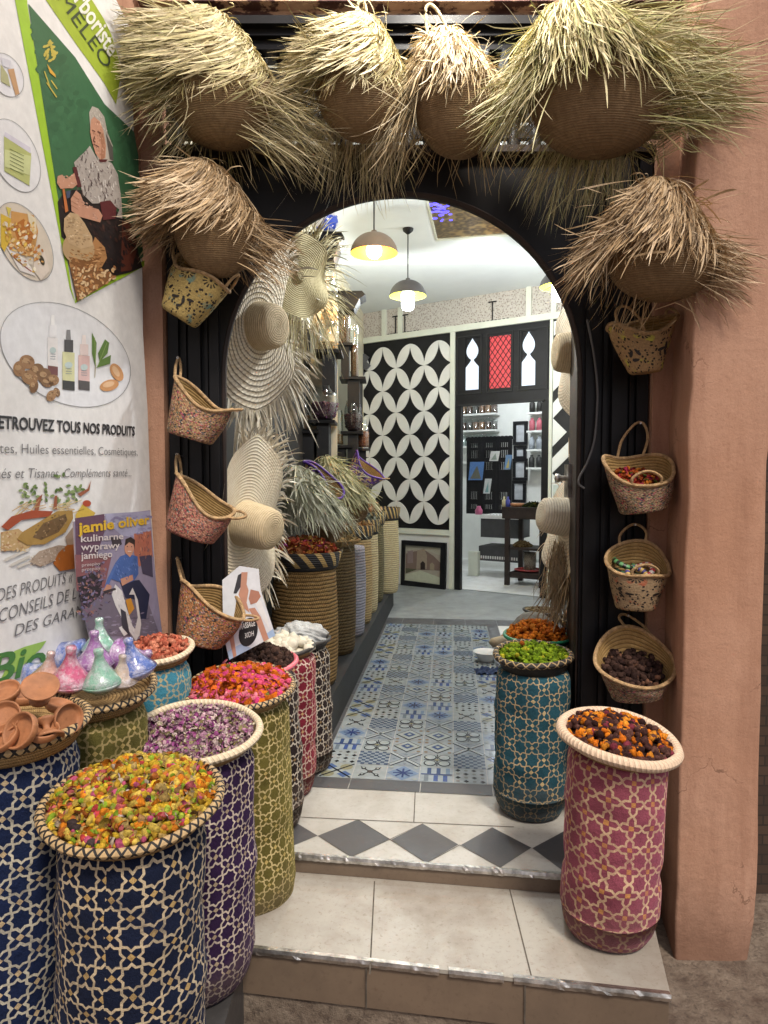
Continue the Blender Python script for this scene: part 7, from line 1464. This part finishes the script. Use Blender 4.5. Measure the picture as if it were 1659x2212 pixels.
mb = MB(); c = aty(783, 968, 5.9); lathe(mb, [(.001, -.02), (.07, -.02), (.07, 0), (.001, 0)], 24, c + [0, .06, 0]); box(mb, (c[0] - .03, c[1] + .03, ZF), (c[0] + .03, c[1] + .09, c[2] - .021)); tag(mb.build('jar_stand', M_blackm, smooth=False), 'slim black stand carrying the jar of orange petals', 'stand')
# dark carved hand hook on the petal wall
mb = MB(); P = [BW.px(x, y, .02) for x, y in ((776, 770), (790, 765), (800, 772), (794, 782), (803, 790), (795, 800), (786, 796), (790, 808), (782, 820), (774, 818))]; extrude(mb, P, BW.n * .03); tag(mb.build('carved_ornament', simple('grey_cast_metal', (.10, .10, .11), .5)), 'grey carved ornament on the petal wall beside the jars', 'ornament')
# wooden scoop in jar
mb = MB(); c = aty(704, 695, 5.0); lathe(mb, [(.001, -.0), (.055, .02), (.07, .07), (.05, .12), (.001, .13)], 20, c + [0, .03, -.03], rotm((0, 1, 0), R(20))); tube(mb, [c + [0, .03, -.03], c + [-.03, .03, -.2]], [.018, .016], 8); tag(mb.build('wooden_scoop', simple('pale_beech', (.60, .42, .22), .5)), 'pale wooden scoop standing in the straight glass jar', 'scoop')

# ================================================================ FRAMED PICTURE LEANING UNDER THE PETALS
t = thing('framed_picture', 'dark framed photograph of a walled gateway leaning below the petal panel', 'picture', BW.px(922, 1270, .05))
def fp(x, y, o): return BW.px(x, y, o)
mb = MB(); o4 = [(873, 1166), (968, 1172), (966, 1272), (871, 1262)]; i4 = [(880, 1176), (957, 1182), (955, 1262), (878, 1252)]
for k in range(4):
    a, b_, c, d = o4[k], o4[(k + 1) % 4], i4[(k + 1) % 4], i4[k]; prism8(mb, [fp(*q, .03) for q in (a, b_, c, d)] + [fp(*q, .07) for q in (a, b_, c, d)])
mb.build('frame', M_black, t, False); mb = MB(); g_ = mb
flat(g_, BW, i4, .045, (.38, .34, .28)); flat(g_, BW, [(880, 1176), (957, 1182), (957, 1200), (930, 1190), (905, 1186), (880, 1190)], .0455, (.42, .40, .32)); flat(g_, BW, [(881, 1195), (900, 1190), (922, 1188), (940, 1200), (955, 1215), (955, 1232), (880, 1228)], .046, (.20, .14, .12)); flat(g_, BW, [(884, 1190), (896, 1188), (896, 1215), (884, 1216)], .0462, (.26, .20, .20)); flat(g_, BW, [(905, 1188), (920, 1184), (926, 1198), (926, 1228), (903, 1228)], .0464, (.32, .26, .20)); flat(g_, BW, [(912, 1230), (912, 1216), (917, 1211), (922, 1216), (922, 1230)], .0468, (.03, .02, .02)); flat(g_, BW, [(932, 1230), (932, 1218), (937, 1214), (942, 1219), (942, 1231)], .0468, (.30, .25, .18)); flat(g_, BW, [(880, 1240), (912, 1231), (955, 1247), (955, 1262), (878, 1252)], .0467, (.50, .52, .40)); flat(g_, BW, [(880, 1226), (905, 1229), (880, 1238)], .0466, (.10, .10, .06))
mb.build('photograph', M_print, t, False)

# ================================================================ PENDANT LAMPS
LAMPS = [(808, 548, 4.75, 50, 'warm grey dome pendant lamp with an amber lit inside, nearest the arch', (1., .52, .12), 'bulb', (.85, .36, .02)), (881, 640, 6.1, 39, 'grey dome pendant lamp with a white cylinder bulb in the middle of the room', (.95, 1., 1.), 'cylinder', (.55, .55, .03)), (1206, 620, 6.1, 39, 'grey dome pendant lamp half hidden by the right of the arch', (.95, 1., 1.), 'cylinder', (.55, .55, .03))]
ADDED_LAMP = (.42, 3.35, 3.22)
M_shade = simple('grey_lamp_enamel', (.10, .10, .105), .5, var=.1)
for (x, y, Y, hw, lab, col, kind, inn) in LAMPS:
    C = ctr(x, y, Y); r = hw * Y / F; t = thing('pendant_lamp', lab, 'lamp', C, 'dome pendant lamps'); ang = np.linspace(0, math.pi / 2, 14)
    mb = MB(); lathe(mb, [(r * math.cos(a), r * .86 * math.sin(a)) for a in ang[:-1]] + [(.02, r * .87), (.02, r * .95), (.001, r * .96)], 48, C); sh_ = mb.build('shade', M_shade if kind != 'bulb' else simple('taupe_lamp_enamel', (.26, .19, .13), .5, var=.1), t)
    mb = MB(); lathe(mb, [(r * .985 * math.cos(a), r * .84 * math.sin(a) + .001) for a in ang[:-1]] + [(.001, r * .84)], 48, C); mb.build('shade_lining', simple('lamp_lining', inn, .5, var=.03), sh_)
    mb = MB(); tube(mb, [C + [0, 0, r * .95], [C[0], C[1], (C[2] + ZC) / 2], [C[0], C[1], ZC - .01]], .005, 6); mb.build('cord', M_black, t)
    mb = MB(); lathe(mb, [(.05, 0), (.045, -.02), (.015, -.045), (.001, -.045)], 20, (C[0], C[1], ZC - .001)); mb.build('ceiling_rose', M_black, t)
    mb = MB()
    if kind == 'bulb': bits(mb, ICO2, np.array([C + [0, 0, .02]]), np.array([.058]), np.array([(1, 1, 1)]), rot=np.eye(3)[None]); zl = -.09
    else: lathe(mb, [(.001, -.125), (.045, -.12), (.058, -.10), (.060, .02), (.05, .04), (.001, .04)], 24, C); zl = -.19
    mb.build('bulb', emit('lit_bulb', col if kind != 'bulb' else (1, .78, .45), 7 if kind != 'bulb' else 5), t)
    ld = bpy.data.lights.new('lamp_light', 'POINT'); ld.energy = 20 if kind == 'bulb' else 36; ld.color = col if kind != 'bulb' else (1, .75, .42); ld.shadow_soft_size = .06; lo_ = bpy.data.objects.new('lamp_light', ld); COL.objects.link(lo_); lo_.parent = t; lo_.location = (0, 0, zl)
# lamp of the back room, out of sight behind the lintel
def ceil_lamp(loc, en, col, lab, name='ceiling_lamp', size=.12):
    t = thing(name, lab, 'lamp', loc); mb = MB(); lathe(mb, [(.001, 0), (size * .9, 0), (size, -.02), (size * .9, -.05), (.001, -.06)], 24, loc); mb.build('diffuser', emit('lit_diffuser', col, 6), t)
    ld = bpy.data.lights.new('lamp_light', 'POINT'); ld.energy = en; ld.color = col; ld.shadow_soft_size = size; o = bpy.data.objects.new('lamp_light', ld); COL.objects.link(o); o.parent = t; o.location = (0, 0, -.18)
ceil_lamp(bq(.9, 1.5, 3.395), 52, (.90, .96, 1.0), 'white ceiling lamp of the back room above the black screen')
t = thing('pendant_lamp', 'added unseen dome pendant above the arch, brightening the hats inside left', 'lamp', ADDED_LAMP); mb = MB(); lathe(mb, [(.16 * math.cos(a), .14 * math.sin(a)) for a in np.linspace(0, 1.45, 12)] + [(.001, .14)], 36, ADDED_LAMP); tube(mb, [np.array(ADDED_LAMP) + [0, 0, .13], np.array(ADDED_LAMP) + [0, 0, .4], (ADDED_LAMP[0], ADDED_LAMP[1], ZC - .002)], .005, 6); mb.build('shade', M_shade, t)  # pendant added out of sight to brighten the hats inside left
mb = MB(); bits(mb, ICO2, np.array([ADDED_LAMP]), np.array([.05]), np.array([(1, 1, 1)])); mb.build('bulb', emit('added_lamp_bulb', (1, .98, .92), 6), t)
ld = bpy.data.lights.new('lamp_light', 'POINT'); ld.energy = 44; ld.color = (.97, .99, 1); ld.shadow_soft_size = .06; o = bpy.data.objects.new('lamp_light', ld); COL.objects.link(o); o.parent = t; o.location = (0, 0, -.08)
# shop front lamp above the doorway: its light burns out the third hat
t = thing('shop_lamp', 'shop front lamp on a bracket above the doorway', 'lamp', (.22, YF - .02, 3.75))
mb = MB(); tube(mb, smooth_path([(.22, YF - .03, 3.72), (.22, YF - .2, 3.80), (.22, YF - .42, 3.72), (.22, YF - .44, 3.68)], 16), .012, 8); lathe(mb, [(.02, .10), (.03, .06), (.10, -.02), (.095, -.022), (.001, .04)], 24, (.22, YF - .44, 3.60)); mb.build('bracket', M_black, t)
mb = MB(); bits(mb, ICO2, np.array([(.22, YF - .44, 3.585)]), np.array([.04]), np.array([(1, 1, 1)])); mb.build('bulb', emit('lit_shop_bulb', (1, .97, .90), 20), t)
ld = bpy.data.lights.new('lamp_light', 'POINT'); ld.energy = 30; ld.color = (1, .94, .84); ld.shadow_soft_size = .05; o = bpy.data.objects.new('lamp_light', ld); COL.objects.link(o); o.parent = t; o.location = (0, -.42, -.24)

# ================================================================ BACK ROOM FURNITURE
def back_pl(x, d): return Plane(bq(0, d), BW.s)
B0 = back_pl(0, 2.97)
t = thing('wall_shelf', 'lit white wall shelves of jars on the left of the back room', 'shelf', B0.px(1035, 1000)); mb = MB()
shy = (882 + 15, 929, 962, 992)
BS = back_pl(0, 2.9); s0, s1 = BS.hit(985, 900)[0], BS.hit(1077, 900)[0]
for y in (895, 930, 964, 996): z = BS.hit(1030, y)[1]; pbox(mb, BS, s0, s1, z - .03, z, -.06, .14)
mb.build('boards', M_white, t, False)
for row, (y, n) in enumerate(((895, 7), (930, 7), (964, 7))):
    z = BS.hit(1030, y)[1]
    for k in range(n):
        s = s0 + (s1 - s0) * (k + .5) / n; p = BS.pt(s, z + .001, .05); j = thing('glass_jar', ['brown spice jar on the top white shelf of the back room', 'brown spice jar on the middle white shelf of the back room', 'clear jar on the lower white shelf of the back room'][row], 'jar', p, ['jars on the top back shelf', 'jars on the middle back shelf', 'jars on the lower back shelf'][row])
        hj, rj = .19, .055; mb = MB(); c = [(.22, .10, .05), (.30, .15, .07), (.12, .06, .04), (.10, .09, .08)][(k + row) % 4] if row < 2 else (.50, .55, .52); lathe(mb, [(.001, 0), (rj, 0), (rj, hj * .7), (.001, hj * .7)], 16, p, col=c); mb.build('contents', M_vc, j); mb = MB(); lathe(mb, [(rj * 1.04, .0), (rj * 1.04, hj * .85), (rj * .7, hj * .93), (rj * .7, hj)], 16, p); mb.build('glass', M_glass, j)
t = thing('wall_shelf', 'narrow white wall shelf of bottles on the right of the back room', 'shelf', B0.px(1156, 1000)); mb = MB(); s0, s1 = BS.hit(1144, 900)[0], BS.hit(1180, 900)[0]
for y in (892, 931, 971, 1010): z = BS.hit(1155, y)[1]; pbox(mb, BS, s0, s1, z - .03, z, -.06, .14)
mb.build('boards', M_white, t, False)
for row, y in enumerate((892, 931, 971, 1010)):
    z = BS.hit(1155, y)[1]
    for k in range(2):
        p = BS.pt(s0 + .06 + .12 * k, z + .001, .05); mb = MB(); rj = .045; hj = .20; lathe(mb, [(.001, 0), (rj, 0), (rj, hj * .75), (rj * .5, hj * .85), (rj * .5, hj), (.001, hj)], 16, p, col=[(.02, .018, .016), (.55, .14, .18), (.35, .38, .42), (.03, .03, .03)][row]); tag(mb.build('bottle', M_vc), ['black bottle on the top right shelf of the back room', 'pink bottle on the second right shelf of the back room', 'grey bottle on the third right shelf of the back room', 'dark bottle on the lowest right shelf of the back room'][row], 'bottle', ['top right bottles', 'second row right bottles', 'third row right bottles', 'lowest right bottles'][row])
for k, (ya, yb_) in enumerate(((911, 961), (963, 992), (991, 1038), (1038, 1086))):
    xa, xb_ = ((1110, 1140), (1111, 1138), (1109, 1140), (1106, 1137))[k]
    t = thing('wall_frame', ['topmost black framed certificate on the back room wall', 'second black framed certificate from the top in the back room', 'third black framed certificate from the top in the back room', 'lowest black framed certificate in the back room'][k], 'frame', B0.px((xa + xb_) / 2, yb_), 'framed certificates in a column')
    a, b_ = B0.hit(xa, ya), B0.hit(xb_, yb_); mb = MB(); f = .05
    pbox(mb, B0, a[0], b_[0], b_[1], b_[1] + f, 0, .04); pbox(mb, B0, a[0], b_[0], a[1] - f, a[1], 0, .04); pbox(mb, B0, a[0], a[0] + f, b_[1] + f + .001, a[1] - f - .001, 0, .04); pbox(mb, B0, b_[0] - f, b_[0], b_[1] + f + .001, a[1] - f - .001, 0, .04); mb.build('frame', M_black, t, False); mb = MB(); pbox(mb, B0, a[0] + f, b_[0] - f, b_[1] + f, a[1] - f, .001, .015); mb.build('paper', simple('grey_paper', (.50, .52, .55), .5), t, False)
# black pierced screen
SP = back_pl(0, 1.9); t = thing('folding_screen', 'black pierced wooden screen with postcards pinned on it in the back room', 'screen', SP.px(1055, 1105)); a, b_ = SP.hit(1010, 952), SP.hit(1106, 1112); mb = MB(); sW = b_[0] - a[0]; zt_, zb_ = a[1], b_[1]
cols3 = [(a[0] + sW * k / 3, a[0] + sW * (k + 1) / 3) for k in range(3)]
for (u, v) in cols3:
    st = .05; pbox(mb, SP, u, u + st, zb_, zt_, 0, .03); pbox(mb, SP, v - st, v - .002, zb_, zt_, 0, .03); hh = zt_ - zb_
    for f0, f1 in ((0, .07), (.13, .20), (.30, .60), (.70, .76), (.86, .90), (.96, 1.0)): pbox(mb, SP, u + st + .001, v - st - .001, zb_ + hh * f0, zb_ + hh * f1, 0, .028)
    for f0, f1 in ((.071, .129), (.201, .299), (.601, .699), (.761, .859), (.901, .959)):
        for k in range(5): s = u + st + (v - u - 2 * st) * (k + .5) / 5; pbox(mb, SP, s - .009, s + .009, zb_ + hh * f0, zb_ + hh * f1, .004, .022)
    for k in range(4): s = u + (v - u) * (k + .5) / 4; P = [SP.pt(s + .055 * math.cos(q), zt_ + .055 * math.sin(q), .0) for q in np.linspace(0, math.pi, 9)]; extrude(mb, P, SP.n * .03)
mb.build('screen', M_black, t, False)
for (xa, ya, xb_, yb_, c1, c2, lab) in ((1014, 998, 1044, 1037, (.10, .22, .50), (.16, .16, .12), 'blue postcard of a rocky tower pinned left on the black screen'), (1059, 975, 1078, 996, (.60, .60, .58), (.25, .30, .25), 'white patterned postcard pinned top centre on the black screen'), (1091, 983, 1104, 1014, (.14, .25, .42), (.50, .40, .10), 'blue and yellow postcard pinned right on the black screen'), (1046, 1034, 1060, 1066, (.58, .62, .62), (.18, .35, .35), 'pale teal postcard pinned lower centre on the black screen')):
    a2, b2 = SP.hit(xa, ya), SP.hit(xb_, yb_); mb = MB(); sh = .03; z0_, z1_ = b2[1], a2[1]; P = [SP.pt(a2[0], z0_, .034), SP.pt(b2[0], z0_, .034), SP.pt(b2[0] + sh, z1_, .034), SP.pt(a2[0] + sh, z1_, .034)]; extrude(mb, P, SP.n * .003, c1); cm = [(a2[0] + .03, z0_ + .02), (b2[0] - .02, z0_ + .02), ((a2[0] + b2[0]) / 2 + .03, z0_ + (z1_ - z0_) * .8)]; mb.add([SP.pt(s, z, .0385) for s, z in cm], [[0, 1, 2]], c2); tag(mb.build('postcard', M_vc, smooth=False), lab, 'postcard', 'postcards pinned on the screen')
# low chest/bench under the screen
t = thing('bench', 'long dark pierced bench with a white leg under the black screen', 'bench', bq(.55, 1.4, ZF)); BP = back_pl(0, 1.25); mb = MB(); s0, s1 = sO0 - .3, BP.hit(1120, 1150)[0]; z0_ = BP.hit(1030, 1160)[1]; z1_ = BP.hit(1030, 1112)[1]
pbox(mb, BP, s0, s1, z1_ - .05, z1_, -.5, .0); mb.build('top', M_wtile, t, False); mb = MB(); pbox(mb, BP, s0, s1, z0_, z1_ - .051, -.45, -.04); pbox(mb, BP, s0, s1, ZF + .22, z0_ - .12, -.45, .02); mb.build('front_panel', simple('charcoal_panel', (.045, .045, .05), .6), t, False)
mb = MB()
for k in range(26): s = s0 + .03 + k * .05; pbox(mb, BP, s, s + .028, z0_ + .30, z0_ + .33, -.039, -.03); 
for k in range(40): s = s0 + .03 + k * .035; pbox(mb, BP, s, s + .02, ZF + .25, ZF + .29, .0205, .025)
mb.build('pierced_border', M_wtile, t, False); mb = MB(); s = BP.hit(1029, 1200)[0]; pbox(mb, BP, s - .07, s + .07, ZF + .005, ZF + .35, .03, .12); mb.build('leg', M_trim, t, False)
mb = MB(); lathe(mb, [(.001, 0), (.05, 0), (.055, .06), (.03, .10), (.03, .12), (.001, .12)], 16, BP.pt(BP.hit(1028, 1110)[0], z1_, -.1)); tag(mb.build('pink_jar', simple('pink_ceramic', (.55, .12, .25), .3)), 'small pink jar on the left end of the bench top', 'jar')
# dark table with trays
TPl = back_pl(0, .62); t = thing('table', 'dark brown table with a low shelf standing in the back doorway', 'table', bq(1.15, .7, ZF)); a = TPl.hit(1090, 1100); zt_ = a[1]; s0, s1 = TPl.hit(1090, 1150)[0], TPl.hit(1175, 1150)[0]; zf = ZF + .005
mb = MB(); pbox(mb, TPl, s0 - .03, s1, zt_ - .12, zt_, -.02, .02); pbox(mb, TPl, s0 - .03, s1, zt_ + .001, zt_ + .03, -.5, .03); mb.build('tabletop', M_brownblack, t, False)
for (s, d) in ((s0, .0), (s0 + .02, -.44), (s1 - .06, .0), (s1 - .06, -.44)): mb = MB(); pbox(mb, TPl, s, s + .06, zf, zt_ - .121, d - .05, d); mb.build('leg', M_brownblack, t, False)
mb = MB(); pbox(mb, TPl, s0 + .061, s1 - .061, zf + .10, zf + .17, -.44, -.02); pbox(mb, TPl, s0 + .061, s1 - .061, zf + .46, zf + .49, -.44, -.02); mb.build('shelf', M_brownblack, t, False)
def tpt(x, dz, d): s = TPl.hit(x, 1100)[0]; return TPl.pt(s, dz, d)
c = tpt(1128, zf + .171, -.22); tray('red tray on the bottom shelf of the dark table', c + [0, 0, .02], .16, simple('red_lacquer', (.30, .03, .03), .4), tiltm(0), .018, .012, simple('red_lacquer_dish', (.26, .03, .03), .4))
mb = MB(); lathe(mb, [(.001, 0), (.075, 0), (.08, .24), (.001, .24)], 24, c + [.03, .0, .006]); tag(mb.build('cork_canister', simple('speckled_cork', (.22, .19, .15), .8, var=.4, vs=70)), 'speckled canister standing in the red tray', 'canister')
c = tpt(1118, zf + .491, -.2); heap('brown_herbs', 'mound of brown herbs on the middle shelf of the dark table', 'herbs', c + [0, 0, .01], .13, tiltm(0), .06, [(1, 'chunk', .010, [(.14, .09, .04), (.20, .14, .07)])], 260, 41, (.08, .05, .02))
c = tpt(1145, zt_ + .031, -.15); heap('dark_green_herbs', 'dark green herbs spread on the table top', 'herbs', c + [0, 0, .008], .15, tiltm(0), .05, [(1, 'flake', .018, [(.03, .05, .015), (.07, .09, .03), (.02, .02, .01)])], 240, 42, (.02, .025, .01))
c = tpt(1110, zt_ + .031, -.12); mb = MB(); dish(mb, c, np.eye(3), .09, .04); tag(mb.build('clay_plate', M_clay), 'orange clay plate on the left of the dark table', 'plate')
for (x, colr, lab) in ((1094, (.06, .08, .40), 'small blue bottle at the left end of the dark table'), (1086, (.55, .50, .30), 'small cream bottle at the left end of the dark table')):
    c = tpt(x, zt_ + .031, -.05); mb = MB(); lathe(mb, [(.001, 0), (.03, 0), (.03, .08), (.012, .10), (.012, .13), (.001, .13)], 16, c, col=colr); tag(mb.build('bottle', M_vc), lab, 'bottle')
# paper notice on the chevron panel
mb = MB(); a, b_ = sz(1196, 1048), sz(1222, 1080); pbox(mb, BW, a[0], b_[0], b_[1], a[1], .012, .016); tag(mb.build('paper_notice', simple('mint_paper', (.55, .62, .58), .6), smooth=False), 'pale paper notice on the chevron panel by the right hats', 'notice')
